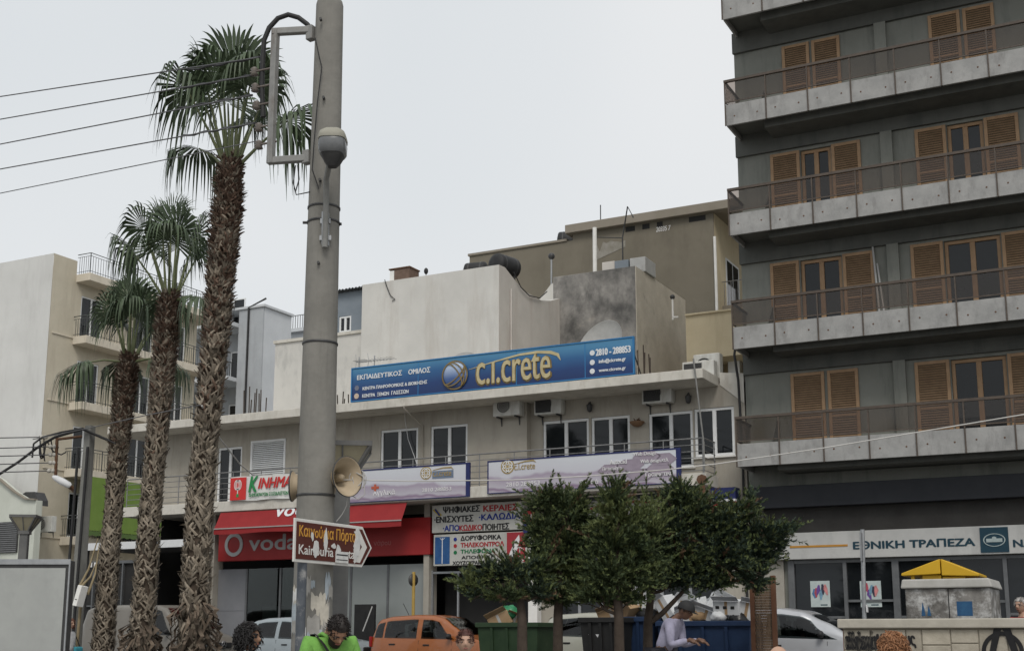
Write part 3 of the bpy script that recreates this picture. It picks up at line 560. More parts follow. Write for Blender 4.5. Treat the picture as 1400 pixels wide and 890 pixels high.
for i, (mm, py) in enumerate(((M_sblu, 736.5), (M_sred, 745.5), (M_sgrn, 754.5))): q = onY(622.5, py, ey); m = MB(); disc(m, q.x, q.z, ey, .055, t=.006, n=16); m.build('dot', mm, e2)
et(e2, 'ΔΟΡΥΦΟΡΙΚΑ', M_sblk, (630, 738.5), (685, 736), 731.5); et(e2, 'ΤΗΛΕΚΟΝΤΡΟΛ', M_sred, (630, 747.5), (689, 744.5), 741); et(e2, 'ΤΗΛΕΦΩΝΑ', M_sgrn, (630, 756), (677, 753.5), 750)
et(e2, 'ΑΠΟΘΗΚΗ', M_sblk, (631, 763.5), (677, 761), 759); et(e2, 'ΧΟΥΖΟΥΡΑΚΗ & 297', M_sblk, (619, 771.5), (680, 768), 766.5)
# white column panel and neighbouring signs, mostly behind the trees
m = MB(); a, b = onY(720, 772, EY), onY(733, 728, EY); m.box(a.x+.02, b.x, EY+.05, EY+.3, FL, onY(720, 727, EY).z); tag(m.build('white_door_panel', M_white), 'white upright panel beside the electronics shop signs, behind the tree', 'panel')
cs = thing('card_shop_sign', 'grey shop sign with a dark red arc and slanted letters, largely hidden by trees', 'sign', (onY(850, 700, 31.7).x, 31.7, 4.4))
a, b = onY(762, 700, 31.7), onY(965, 700, 31.7); m = MB(); m.box(a.x, b.x, 31.7, 31.95, 4.25, 5.15); m.build('panel', mat('warm_grey_sign', (.3, .29, .28), (.35, .34, .33)), cs)
m = MB(); m.box(a.x, b.x, 31.66, 31.98, 5.155, 5.25); m.build('dark_trim', M_navy, cs)
m = MB(); pts = [(a.x+(b.x-a.x)*t, 4.62+.45*math.sin(math.pi*t)) for t in [i/20 for i in range(21)]]; stroke(m, pts, .07, 31.695); m.build('red_arc', mat('dark_red_arc', (.22, .03, .03), (.25, .04, .04)), cs)
stext(cs, 'card', M_sblk, (868, 701), (902, 698), 687, 31.69, shear=.4)
ks = thing('kiosk_sign', 'small red and blue hanging sign under the balcony corner beside the dark fascia', 'sign', (onY(990, 680, 31.5).x, 31.5, 4.7))
a, b = onY(972, 690, 31.5), onY(1006, 690, 31.5); z1, z2, z3 = onY(985, 683, 31.5).z, onY(985, 666, 31.5).z, onY(985, 703, 31.5).z
m = MB(); m.box(a.x, b.x, 31.5, 31.9, z1+.02, z2); m.build('blue_panel', M_dblue, ks); m = MB(); m.box(a.x, b.x, 31.47, 31.9, z1-.04, z1+.018); m.build('white_strip', M_pale, ks)
m = MB(); m.box(a.x, b.x, 31.5, 31.9, z3, z1-.042); m.build('red_panel', M_vred, ks); stext(ks, 'ΤΥΠΟΣ', M_pale, (985, 696), (1003, 694), 690, 31.497)
m = MB(); a, b = onY(716, 722, 31.5), onY(734, 722, 31.5); z1, z2, z3 = onY(720, 715, 31.5).z, onY(720, 698, 31.5).z, onY(720, 728, 31.5).z
ph = thing('phone_card_sign', 'small red over blue projecting sign just right of the Greek aerial sign', 'sign', (a.x, 31.5, z3)); m = MB(); m.box(a.x+.01, b.x, 31.45, 31.59, z1, z2); m.build('red_panel', M_vred, ph); m = MB(); m.box(a.x+.01, b.x, 31.45, 31.59, z3, z1-.003); m.build('blue_panel', M_dblue, ph); stext(ph, 'us', M_pale, (723, 709), (731, 708), 702, 31.447)

# ---- things fixed to the facade
M_acw = mat('air_conditioner_white', (.48, .48, .45), (.56, .56, .53), 3, .6, c3=(.32, .3, .26), streak=(4, 4, 1)); M_grille = mat('dark_grille', (.03, .03, .03), (.05, .05, .05))
def aircon(label, x, y, z, rot=0, w=.86, h=.6, group='air conditioners on the walls', dark=False):
    o = thing('air_conditioner', label, 'air conditioner', (0, 0, 0), group)
    m = MB(); m.box(0, w, -.3, 0, 0, h); m.build('casing', M_acw, o, bevel=.02)
    m = MB(); c = (w*.4, h*.5)
    if dark: m.box(.05, w*.62, -.312, -.302, .06, h-.06)
    else:
        disc(m, c[0], c[1], -.301, h*.36, t=.012, n=26)
    m.build('fan_guard', M_grille, o)
    m = MB()
    for q in (.25, .5, .75, 1): disc(m, c[0], c[1], -.314, h*.36*q, t=.006, n=22, r0=1-.1/q*.6)
    m.build('fan_ring', M_acw if not dark else M_dsteel, o)
    m = MB()
    for x_ in (.12, w-.16): m.box(x_, x_+.04, -.32, .0, -.045, -.003); m.prism([(-.05, -.05), (0, -.05), (0, -.25)], 'x', x_, x_+.03)
    m.build('bracket', M_dsteel, o)
    o.location = (x, y, z); o.rotation_euler.z = rot; return o
p = onY(671, 571, YL-.25); aircon('air conditioner left of the wall step, with a round fan, under the eave', p.x+.1, YL-.01, p.z+.02)
p = onY(727, 569, YR-.25); aircon('air conditioner just right of the wall step, above the four pane window', p.x+.1, YR-.01, p.z+.02, dark=True)
p = onY(874, 554, YR-.25); aircon('air conditioner under the right end of the eave with a square dark grille', p.x+.1, YR-.01, p.z+.02, dark=True)
def lantern(label, px, py):
    p = onY(px, py, YR-.12); o = thing('wall_lantern', label, 'lantern', (p.x, YR-.12, p.z), 'lanterns on the upper wall')
    m = MB(); m.lathe([(.03, -.14), (.07, -.1), (.1, .06), (.04, .1), (.02, .15)], p, 6, smooth=False); m.build('lamp_body', M_dsteel, o); m = MB(); m.tube([(p.x, p.y, p.z+.13), (p.x, YR-.06, p.z+.17), (p.x, YR, p.z+.08)], .012, 6); m.build('bracket', M_dsteel, o)
lantern('dark wall lantern above the gap between the two four pane windows', 806, 556); lantern('dark wall lantern under the eave above the rightmost window', 941, 544)
p = onY(871, 577, YR-.12); o = thing('wall_planter', 'small brown half bowl planter fixed on the wall between two windows', 'planter', (p.x, YR-.1, p.z)); m = MB(); m.lathe([(.02, -.12), (.12, -.09), (.2, -.01), (.21, .02), (.17, .02), (.1, -.02)], p, 14); m.build('bowl', mat('terracotta', (.16, .09, .05), (.2, .12, .07)), o); m = MB()
for i in range(9): a = i*.7; m.tube([(p.x, p.y, p.z), (p.x+.1*math.cos(a), p.y+.1*math.sin(a)*.5, p.z+.06+.03*(i % 3))], .012, 5)
m.build('dry_plant', M_rust, o)
p = onY(960, 660, 30.98); o = thing('hanging_ornament', 'rusty brown ornament hanging on the cream balcony corner', 'ornament', (p.x, 30.98, p.z)); m = MB(); disc(m, p.x, p.z+.1, 30.99, .14, .13, .05, 8); m.prism([(p.x-.06, p.z), (p.x+.06, p.z), (p.x+.1, p.z-.35), (p.x-.12, p.z-.35)], 'y', 30.94, 30.99); m.build('body', M_rust, o)
# steel pole standing on the balcony corner
a, b = onY(948, 490, 30.9), onY(962, 604, 30.9); m = MB(); m.tube([(b.x, 30.9, 5.7), (b.x, 30.9, b.z), (a.x, 30.9, a.z)], .024, 8); o = m.build('awning_pole', mat('dull_pole', (.16, .16, .155), (.21, .21, .2), 6, .6)); tag(o, 'thin steel pole tied to the balcony corner and reaching above the eave', 'pole')
# drain pipe on the wall between the windows
p = onY(577, 560, YL-.06); m = MB(); m.tube([(p.x, 30.97, 8.1), (p.x, 30.99, 8.05), (p.x+.02, YL-.06, 7.7), (p.x+.02, YL-.06, 5.66)], .03, 8); tag(m.build('drain_pipe', M_cw), 'thin beige drain pipe between the two left windows', 'pipe')
p = onY(1013, 560, 32.2); m = MB(); m.tube([(p.x, 32.2, FL), (p.x, 32.2, 6.5), (p.x-.03, 32.15, 8.2), (p.x-.1, 32.1, 8.9), (p.x-.02, 32.2, 9.6)], .035, 8); tag(m.build('cable_conduit', M_cable), 'dark cable conduit climbing the seam between the two buildings', 'cable')

for k, (pts, lab) in enumerate(((((553, 556), (554, 575), (558, 600), (566, 622), (572, 640)), 'thin pale wire hanging loose down the wall between the two left windows'), (((640, 534), (690, 531), (722, 530), (728, 545), (770, 541), (868, 531)), 'thin dark wire strung along the wall just under the eave'))):
    m = MB(); m.tube([onY(x, y, (YL if x < 722 else YR)-.03) for x, y in pts], .01, 5); tag(m.build('facade_wire', M_pale if k == 0 else M_cable), lab, 'wire')
# ================================================================== BUILDINGS ON AND BEHIND THE ROOF
M_wb = mat('white_render', (.53, .52, .49), (.6, .588, .555), .9, .9, c3=(.44, .41, .37), streak=(1.6, 1.6, .22), bump=.1)
M_wb2 = mat('warm_white_render', (.5, .472, .436), (.57, .538, .5), 1, .9, c3=(.42, .36, .32), streak=(2, 2, .25), bump=.1)
M_st = mat('weathered_plaster', (.1, .098, .094), (.31, .295, .275), .9, .95, c3=(.05, .05, .05), streak=(1.6, 1.6, .8), bump=.25, patch=((.45, .41, .35), 1.1, .6, .7))
M_stc = mat('stained_cream_plaster', (.47, .43, .36), (.59, .54, .46), 1.2, .9, bump=.2, patch=((.17, .155, .13), 1.5, .6, .75))
RZ = 8.392
wh = thing('rooftop_block', 'tall blank white rooftop block behind the blue sign', 'building', (-20.5, 36, RZ))
m = MB(); X0, X1, Y0, Y1 = -23.1, -17.95, 34.0, 38.5
prof = [(34.0, 13.02), (34.4, 13.04), (34.9, 12.86), (35.4, 12.7), (35.96, 12.6), (37.06, 12.58), (37.8, 12.75), (38.5, 13.0)]
poly = [(34.0, RZ)]+prof+[(38.5, RZ)]
m.prism(poly, 'x', X0, X1); m.m(1).prism([(34.003, RZ)]+[(y, z_-.004) for y, z_ in prof[0:]]+[(38.5, RZ)], 'x', X1, X1+.012); m.build('wall', [M_wb, M_wb2], wh)
m = MB(); p = onX(697, 400, X1); m.tube([(X1+.05, p.y, RZ), (X1+.05, p.y, 12.4)], .035, 6); m.build('drain_pipe', M_wb2, wh)
m = MB(); pts = [onX(*q, X1+.06) for q in ((703, 372), (712, 392), (724, 404), (738, 407), (748, 398))]; m.tube(pts, .018, 6); m.build('hanging_cable', M_cable, wh)
lo = thing('low_roof_block', 'lower white rooftop wall with grey stains left of the tall block', 'building', (-25, 36, RZ))
xl, xr = onY(375.5, 500, 34.2).x, -23.11; zl = onY(375.5, 468, 34.2).z
m = MB(); m.box(xl, xr, 34.2, 38, RZ, zl-.05); m.build('wall', mat('stained_white_wall', (.5, .49, .46), (.57, .555, .52), .8, .9, c3=(.3, .3, .29), streak=(1.3, 1.3, .5), bump=.1), lo); m = MB(); m.box(xl-.05, xr, 34.14, 38.03, zl-.05, zl+.05); m.build('coping', M_eave, lo)
sk = thing('rooftop_shack', 'blue grey metal rooftop shack with a small window and corrugated roof', 'shed', (-24, 35, zl))
a, b = onY(455, 455, 34.4), onY(495, 395, 34.4); zt_ = onY(493, 396, 34.4).z
M_shk = mat('blue_grey_metal', (.17, .2, .23), (.2, .23, .26), 2, .6); wx0, wx1 = onY(463.5, 440, 34.4).x, onY(480, 440, 34.4).x; wz0, wz1 = onY(470, 454, 34.4).z, onY(470, 432, 34.4).z
m = MB(); facade(m, a.x, xr-.02, zl+.06, zt_, 34.4, [(wx0, wx1, wz0, wz1)], .08); shell(m, a.x, xr-.02, 34.4, 37.5, zl+.06, zt_); m.build('wall', M_shk, sk)
window(sk, wx0+.004, wx1-.004, wz0+.004, wz1-.004, 34.44, M_alu, 2, .06, sill=False)
m = MB(); n = 40; x0, x1 = a.x-.2, xr-.02
m.grid([[(x0+(x1-x0)*i/n, y, zt_+.04+.2*(y-34.2)/3.4+.04*math.sin(i*1.9)) for i in range(n+1)] for y in (34.2, 37.6)]); m.grid([[(x0+(x1-x0)*i/n, y, zt_+.02+.2*(y-34.2)/3.4+.04*math.sin(i*1.9)) for i in range(n+1)] for y in (34.2, 37.6)]); m.build('corrugated_roof', mat('dark_roof_sheet', (.07, .075, .08), (.1, .105, .11)), sk)
stn = thing('stained_block', 'weathered grey rooftop block with a cream side and black mould stains', 'building', (-16.5, 41, RZ))
sx0, sx1, sy0, sy1 = -18.2, -15.13, 38.52, 43.5; zt_ = 13.8
m = MB(); m.box(sx0, sx1, sy0, sy1, RZ, zt_); m.build('front_wall', M_st, stn, bevel=.02); m = MB(); m.box(sx1+.001, sx1+.02, sy0+.01, sy1, RZ, zt_-.02); m.build('side_wall', M_stc, stn)
# small lean wall between block and stained block
a = onY(752, 400, 38.6); m = MB(); m.prism([(sx0-.8, RZ), (sx0, RZ), (sx0, 13.6), (sx0-.1, 13.55), (sx0-.5, 13.1), (sx0-.8, 13.0)], 'y', 38.54, 38.9); tag(m.build('parapet_wall', M_wb), 'pale upstand wall joining the white block and the grey stained block', 'wall')
ch = thing('chimney_box', 'brown and white box standing on the white rooftop block', 'chimney', (onY(551, 380, 34.3).x, 34.3, 13.0))
a, b = onY(541, 381, 34.3), onY(562, 366, 34.3); m = MB(); m.box(a.x, b.x, 34.2, 34.8, 12.99, b.z); m.build('body', mat('brown_cladding', (.12, .08, .06), (.17, .115, .09), 8), ch); m = MB(); m.box(a.x-.17, a.x-.003, 34.2, 34.7, 12.99, b.z-.03); m.build('white_side', M_white, ch); m = MB(); m.box(a.x-.2, b.x+.03, 34.17, 34.83, b.z, b.z+.04); m.build('cap', M_rust, ch)
def tank(label, px, py, D, r, L, ang):
    p = onY(px, py, D); o = thing('water_tank', label, 'water tank', (p.x, p.y, p.z-r), 'black water tanks on the roofs')
    M_ = Matrix.Translation(p) @ Matrix.Rotation(ang, 4, 'Z') @ Matrix.Rotation(math.pi/2, 4, 'Y')
    m = MB(); m.lathe([(.001, -L/2-.08), (r*.6, -L/2-.06), (r*.93, -L/2), (r, -L/2+.06), (r, 0), (r, L/2-.06), (r*.93, L/2), (r*.6, L/2+.06), (.001, L/2+.08)], n=28); m.build('barrel', M_cable, o, M=M_)
    m = MB()
    for s_ in (-.6, .6): m.lathe([(r*1.005, s_*L/2-.03), (r*1.02, s_*L/2), (r*1.005, s_*L/2+.03)], n=28)
    m.build('hoop', M_dsteel, o, M=M_)
    m = MB()
    for s_ in (-.55, .55):
        m.bar(M_ @ Vector((r*.8, -r*.6, s_*L/2)), M_ @ Vector((r*1.25, -r*.6, s_*L/2)), .05); m.bar(M_ @ Vector((r*.8, r*.6, s_*L/2)), M_ @ Vector((r*1.25, r*.6, s_*L/2)), .05)
    m.build('stand', M_dsteel, o)
tank('black water tank lying on the white rooftop block at its right edge', 690, 364, 40.6, .41, 1.0, R(75))
tank('low black water tank seen only as a dome beside the roof rail', 651, 370, 41.2, .33, .8, R(10))
tank('black water tank on the left end of the brown building roof', 781, 331, 55, .55, 1.2, R(15))
m = MB(); a, b = onY(629, 366, 37), onY(645, 357, 37)
for i in range(3): z_ = 12.9+.25*i+.25; m.tube([(a.x, 37, z_), (b.x, 37, z_)], .02, 6)
for x in (a.x, (a.x+b.x)/2, b.x): m.tube([(x, 37, 12.6), (x, 37, 13.7)], .02, 6)
tag(m.build('roof_rail', M_rail), 'short grey rail on the roof left of the water tanks', 'railing')
p = onY(582.5, 372, 34.1); m = MB(); m.tube([(p.x, 34.1, 13.0), (p.x, 34.1, 13.12)], .01, 5); m.sphere((p.x, 34.1, 13.2), .07, 8, (1, 1, 1.6)); tag(m.build('perched_bird', M_cable), 'small dark bird perched on the edge of the white block', 'bird')
# dishes and aerials
M_dish = mat('dish_grey', (.36, .36, .35), (.42, .42, .41), 4, .6)
def dish(label, px, py, Y, r, face=-.5, tilt=.5):
    p = onY(px, py, Y); o = thing('satellite_dish', label, 'satellite dish', (p.x, p.y, RZ))
    M_ = Matrix.Translation(p) @ Matrix.Rotation(face, 4, 'Z') @ Matrix.Rotation(R(90)-tilt, 4, 'X'); m = MB(); m.lathe([(.001, -.1*r), (r*.5, -.06*r), (r*.85, .05*r), (r, .14*r), (r*1.01, .15*r), (r*.98, .11*r), (r*.84, .02*r), (r*.5, -.1*r), (.001, -.14*r)], n=32); m.build('reflector', M_dish, o, M=M_)
    m = MB(); m.tube([M_ @ Vector((0, -r*.9, .1*r)), M_ @ Vector((0, -r*.5, r*.8))], .02, 6); m.sphere(M_ @ Vector((0, -r*.45, r*.85)), .06, 8); m.build('feed_arm', M_dsteel, o)
    m = MB(); m.tube([p+Vector((0, .15, 0)), (p.x, p.y+.15, RZ)], .035, 8); m.build('mast', M_steel, o)
dish('large grey satellite dish in front of the stained block, rising behind the blue sign', 822, 477, 36.5, .98, -.35, .35)
dish('smaller satellite dish showing just above the blue sign globe', 634, 497, 32.8, .45, .2, .6)
def yagi(label, px, py, Y, base, L=.8, flip=1):
    p = onY(px, py, Y); o = thing('tv_aerial', label, 'aerial', (p.x, Y, base), 'television aerials on the roofs'); m = MB(); m.tube([(p.x, Y, base), (p.x, Y, p.z+.15)], .018, 6); m.build('mast', M_steel, o)
    m = MB(); m.tube([(p.x-L*.3*flip, Y, p.z), (p.x+L*flip, Y-.1, p.z-.05)], .012, 5)
    for i in range(9): x = p.x-L*.3*flip+L*1.3*flip*i/8; m.tube([(x, Y-.18-.01*i, p.z), (x, Y+.18, p.z)], .007, 4); 
    for s_ in (-1, 1): m.tube([(p.x-L*.3*flip, Y, p.z), (p.x-L*.38*flip, Y, p.z+.25*s_)], .007, 4)
    m.build('antenna_arm', M_steel, o)
yagi('low aerial with many short rods behind the left end of the blue sign', 512, 492, 32.4, RZ, .7); yagi('thin aerial mast at the far left end of the blue sign', 491, 494, 32.2, RZ, .35, 1)
def rebar(label, px0, px1, Y, zb, n, hs):
    a, b = onY(px0, 500, Y), onY(px1, 500, Y); o = thing('rebar_cluster', label, 'rebar', ((a.x+b.x)/2, Y, zb), 'rusty rods on the roof edge')
    q = random.Random(int(px0))
    for i in range(n): x = a.x+(b.x-a.x)*i/max(1, n-1); m = MB(); m.tube([(x, Y+.2*(i % 2), zb), (x+q.uniform(-.03, .03), Y+.2*(i % 2), zb+hs*q.uniform(.55, 1))], .019, 6); m.build('rod', mat('dark_rust', (.045, .036, .03), (.075, .058, .047), 9, .9), o)
rebar('five rusty rods standing right of the blue sign', 873, 889, 31.6, RZ, 5, 1.0); rebar('short rusty rods at the left end of the blue sign', 463, 473, 31.6, RZ, 4, .55); rebar('row of tall dark rods on the eave left of the concrete pole', 336, 360, 31.8, RZ, 8, 1.05)
# air conditioners on the roof, right end
p = onY(936, 502, 32.4); aircon('roof air conditioner with a dark square opening, first from the stained wall', p.x, 32.5, RZ+.02, 0, .9, .45, dark=True)
p = onY(953, 500, 32.9); aircon('white roof air conditioner at the corner of the flat eave', p.x, 32.9, RZ+.02, 0, .75, .72)
# yellow building beyond
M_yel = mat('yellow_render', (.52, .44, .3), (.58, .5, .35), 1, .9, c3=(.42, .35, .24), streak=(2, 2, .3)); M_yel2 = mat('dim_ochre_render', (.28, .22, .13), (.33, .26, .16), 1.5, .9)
ye = thing('yellow_building', 'pale yellow wall with a shaded opening between stained block and apartment block', 'building', (-12, 41, RZ))
zt_ = onY(937, 432, 40).z; zm = onY(985, 487, 40).z
m = MB(); m.box(-13.9, -9.7, 40, 46, zm, zt_); m.build('wall', M_yel, ye); m = MB(); m.box(-13.9, -9.7, 39.92, 46, zt_, zt_+.06); m.build('coping', M_yel, ye); m = MB(); m.box(-13.9, onY(962, 490, 40).x, 40, 45, RZ-3, zm-.003); m.build('wall', M_yel, ye)
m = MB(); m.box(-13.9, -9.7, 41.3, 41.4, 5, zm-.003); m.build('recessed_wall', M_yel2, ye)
a, b = onY(971, 510, 41.25), onY(988, 492, 41.25); m = MB(); m.box(a.x, b.x, 41.2, 41.29, b.z-1.3, b.z); m.build('dark_window', M_pane, ye)
a, b = onY(997, 512, 41), onY(1012, 490, 41); m = MB(); m.box(a.x, b.x, 40.9, 41.2, b.z-.9, b.z); m.build('meter_box', M_alu, ye)
p = onY(919, 430, 42); o = thing('vent_pipe', 'thin white vent pipe standing on the yellow parapet', 'pipe', (p.x, 42, zt_)); m = MB(); a = onY(920, 432, 40.3); m.tube([(a.x, 40.3, zt_), (a.x, 40.3, zt_+.75)], .04, 8); m.tube([(a.x, 40.3, zt_+.1), (a.x+.2, 40.3, zt_+.08)], .035, 8); m.build('pipe', M_white, o); m = MB(); m.sphere((a.x, 40.3, zt_+.82), .09, 8); m.build('cowl', M_dsteel, o)
# brown building
M_brn = mat('brown_grey_render', (.165, .148, .115), (.195, .175, .138), .6, .95, c3=(.12, .106, .084), streak=(.7, .7, .3)); M_brn2 = mat('lighter_brown_trim', (.23, .205, .165), (.27, .24, .2), 1, .9)
BYB = 47
bb = thing('brown_building', 'tall blank brown grey building with a stepped roof behind the rooftop blocks', 'building', (-20, BYB, 0))
x0, x1, x2 = onY(642, 352, BYB).x, onY(783, 330, BYB).x, onY(976, 320, BYB).x; za, zb_ = onY(642, 350, BYB).z, onY(790, 308, BYB).z
m = MB(); m.box(x0, x1+.001, BYB, 60, 0, za); m.box(x1, x2, BYB, 60, 0, zb_-.35); m.build('wall', M_brn, bb)
m = MB(); m.box(x1-.25, x2+2.8, BYB-.25, 60, zb_-.35, zb_+.02); m.build('roof_slab', M_brn2, bb, bevel=.02); m = MB(); m.box(x0-.06, x1-.26, BYB-.06, 60, za, za+.1); m.build('coping', M_brn2, bb)
for k, (px0, px1, dz) in enumerate(((855, 868, .33), (878, 888, .33), (898, 906, .33), (942, 965, .33))):
    a, b = onY(px0, 305, BYB), onY(px1, 305, BYB); m = MB(); m.box(a.x, b.x, BYB-.004, BYB+.1, zb_-.62, zb_-.4); m.build('vent_opening', M_dark, bb)
a, b = onY(815, 346, BYB), onY(855, 328, BYB); m = MB(); q = random.Random(5); pts = [(a.x, a.z-.3), (b.x, a.z+.1), (b.x, b.z)]+[(b.x-(b.x-a.x)*i/8, b.z+q.uniform(-.35, .1)) for i in range(1, 8)]+[(a.x, a.z+.5)]; m.prism(pts, 'y', BYB-.012, BYB-.002); m.build('bare_plaster_patch', mat('pale_plaster_patch', (.3, .285, .255), (.22, .205, .17), 3, .95), bb)
text(bb, '20335 7', M_pale, onY(897, 316, BYB).x, onY(917, 312, BYB).x, onY(897, 317, BYB).z, onY(897, 310.5, BYB).z, BYB-.004, name='painted_number', shear=.2, depth=.003)
# its right side with balconies
for k, zf in enumerate((zb_-4.05, zb_-7.2)):
    m = MB(); m.box(x2+.002, x2+2.2, BYB+.8, 58, zf-.25, zf); bl = m.build('balcony', M_brn2, bb); m = MB(); m.box(x2+2.1, x2+2.2, BYB+1.2, 58, zf+.0, zf+.95); m.build('parapet', M_yel, bl)
    m = MB()
    for i in range(8): m.tube([(x2+.1+i*.28, BYB+.85, zf), (x2+.1+i*.28, BYB+.85, zf+1)], .014, 5)
    m.tube([(x2, BYB+.85, zf+1), (x2+2.2, BYB+.85, zf+1)], .02, 6); m.build('railing', M_rail, bl)
    m = MB(); m.box(x2+.003, x2+.02, BYB+1.4, BYB+3.2, zf+.02, zf+2.2); dd = m.build('balcony_door', M_alu, bb); m = MB(); m.box(x2+.021, x2+.03, BYB+1.55, BYB+2.25, zf+.1, zf+2.1); m.box(x2+.021, x2+.03, BYB+2.35, BYB+3.05, zf+.1, zf+2.1); m.build('pane', M_pane, dd)
m = MB(); m.box(x2+.001, x2+.003, BYB+.05, 58, 8, zb_-.36); m.build('side_wall', M_yel, bb)
m = MB(); m.box(x2+.01, x2+2.6, 58, 58.1, 8, zb_-.36); m.build('back_wall', M_brn2, bb)
p = onY(977, 330, BYB-.1); m = MB(); m.tube([(p.x, BYB-.08, 10), (p.x, BYB-.08, onY(977, 324, BYB).z)], .06, 8); m.build('drain_pipe', M_white, bb)
# clutter between: white pipes, aerial mast, blue box
p, q = onY(813, 395, 45.5), onY(813, 311, 45.5); m = MB(); m.tube([(p.x, 45.5, 12), (q.x, 45.5, q.z)], .09, 8); tag(m.build('flue_pipe', M_white), 'white flue pipe rising in front of the brown wall', 'pipe')
p, q, s_ = onY(855, 300, 45.7), onY(858, 282, 45.7), onY(866, 297, 45.7); e = onY(851, 325, 45.7); m = MB(); m.tube([(e.x, 45.7, 13.0), e, q, s_], .03, 6); m.tube([e, onY(815, 324, 45.7)], .02, 6); m.tube([q, e], .02, 6); tag(m.build('bent_mast', M_dsteel), 'bent thin metal mast with stay wires above the brown roof edge', 'mast')
p, q = onY(821, 308, 50), onY(821, 280, 50); m = MB(); m.tube([(p.x, 50, zb_), q], .025, 6); tag(m.build('lightning_rod', M_dsteel), 'straight thin rod on the brown building roof', 'rod')
for k, (px0, px1, py0, py1, mm, lab) in enumerate(((843, 862, 363, 356, M_shk, 'low blue grey tarpaulin box on top of the stained block'), (826, 843, 366, 358, M_wb2, 'small pale box with a dark hole on the stained block roof'), (864, 885, 368, 352, M_dish, 'pale grey mesh box at the corner of the stained block'))):
    a, b = onY(px0, py0, 39.5), onY(px1, py1, 39.5); o = thing('roof_box', lab, 'box', ((a.x+b.x)/2, 39.5, zt_)); m = MB(); m.box(a.x, b.x, 39.3, 40.3, 13.8, max(b.z, 14.1)); m.build('body', mm, o, bevel=.02); m = MB(); m.box(a.x+.1, b.x-.1, 39.292, 39.299, 13.86, 14.02); m.build('opening', M_dark if k == 1 else mm, o)
p, q = onY(754, 412, 38.8), onY(754, 350, 38.8); o = thing('roof_lamp', 'thin roof lamp post with a dark head on the pale upstand wall', 'lamp', (p.x, 38.8, p.z)); m = MB(); m.tube([(p.x, 38.8, p.z), (q.x, 38.8, q.z)], .035, 8); m.build('post', M_steel, o); m = MB(); m.sphere((q.x, 38.8, q.z), .12, 8); m.build('lamp_head', M_dsteel, o)

# ================================================================== CREAM APARTMENT BUILDING ON THE LEFT
M_crm = mat('cream_render', (.5, .455, .36), (.56, .51, .41), 1, .9, c3=(.42, .37, .29), streak=(1.5, 1.5, .25)); M_lw = mat('off_white_render', (.58, .58, .56), (.64, .64, .62), .5, .9, c3=(.48, .475, .46), streak=(1, 1, .2))
M_crm2 = mat('cream_slab', (.56, .51, .42), (.63, .575, .48), 1.5, .9, c3=(.44, .39, .31), streak=(2, 2, .6)); M_rl = mat('dark_green_railing', (.05, .055, .055), (.07, .075, .075), 8, .5)
XC, YC, XP = -46.4, 42.0, -45.5
cr = thing('cream_apartment_building', 'cream apartment building with a blank white end wall and railed balconies at left', 'building', (-55, 47, 0))
ZR = 19.6
m = MB(); m.quad((XC, YC, 0), (XC, YC, ZR-.0), (-75, YC, ZR), (-75, YC, 0)); m.quad((-75, YC, ZR), (XC, YC, ZR), (XC, YC+.3, ZR), (-75, YC+.3, ZR)); m.build('end_wall', M_lw, cr)
slabs = [18.53, 15.4, 12.15, 8.92, 5.7]
ops = []
for zf in slabs[1:]:
    for a, b in ((43.9, 45.3), (47.6, 48.9), (50.4, 51.4)): ops.append((a, b, zf+.42, zf+2.55))
def facadeX(mb, X, y0, y1, z0, z1, ops, depth):
    t = MB(); facade(t, y0, y1, z0, z1, 0, [(a, b, c, d) for a, b, c, d in ops], depth); mb.add([(X-v[1], v[0], v[2]) for v in t.v], t.f)
YE = 52.3
m = MB(); facadeX(m, XC, YC+.01, YE, 0, 18.9, ops, .15); m.quad((XC, YE, 0), (-75, YE, 0), (-75, YE, 18.9), (XC, YE, 18.9)); m.quad((XC, 43.5, 18.9), (XC, YE, 18.9), (-75, YE, 18.9), (-75, 43.5, 18.9)); m.quad((XC, YC+.01, 18.9), (XC, 43.5, 18.9), (XC, 43.5, ZR), (XC, YC+.01, ZR)); m.quad((XC, 43.5, 18.9), (-75, 43.5, 18.9), (-75, 43.5, ZR), (XC, 43.5, ZR)); m.build('wall', M_crm, cr)
def rot90(X): return Matrix.Translation((X, 0, 0)) @ Matrix.Rotation(math.pi/2, 4, 'Z')      # local x runs along +Y, local -y faces +X
for a, b, c, d in ops: window(cr, a+.004, b-.004, c+.004, d-.004, .05, M_alu, 2, .07, 'glass_door', sill=False, M=rot90(XC))
for k, zf in enumerate(slabs):
    y1 = 53.2 if k < 3 else 60
    m = MB(); m.box(XC-(0.9 if k == 0 else -.002), XP, 43.5, y1, zf, zf+.38); bl = m.build('balcony', M_crm2, cr, bevel=.015)
    m = MB(); zt_ = zf+.38
    m.tube([(XC, 43.52, zt_+1), (XP-.04, 43.52, zt_+1), (XP-.04, y1, zt_+1)], .022, 6); m.tube([(XC, 43.52, zt_+.86), (XP-.04, 43.52, zt_+.86), (XP-.04, y1, zt_+.86)], .014, 5); m.tube([(XC, 43.52, zt_+.1), (XP-.04, 43.52, zt_+.1), (XP-.04, y1, zt_+.1)], .014, 5)
    n = int((y1-43.5)/.17)
    for i in range(n+1): y = 43.52+(y1-43.52)*i/n; m.bar((XP-.04, y, zt_), (XP-.04, y, zt_+(1 if i % 9 == 0 else .86)), .034 if i % 9 == 0 else .016)
    for i in range(1, 6): x = XC+(XP-XC-.04)*i/6; m.bar((x, 43.52, zt_), (x, 43.52, zt_+.86), .016)
    m.build('railing', M_rl, bl)
    m = MB(); m.box(XC+.002, XC+.05, YC+.2, 43.49, zf+.3, zf+.36) if k else None
    if k: m.build('string_course', M_crm2, cr)
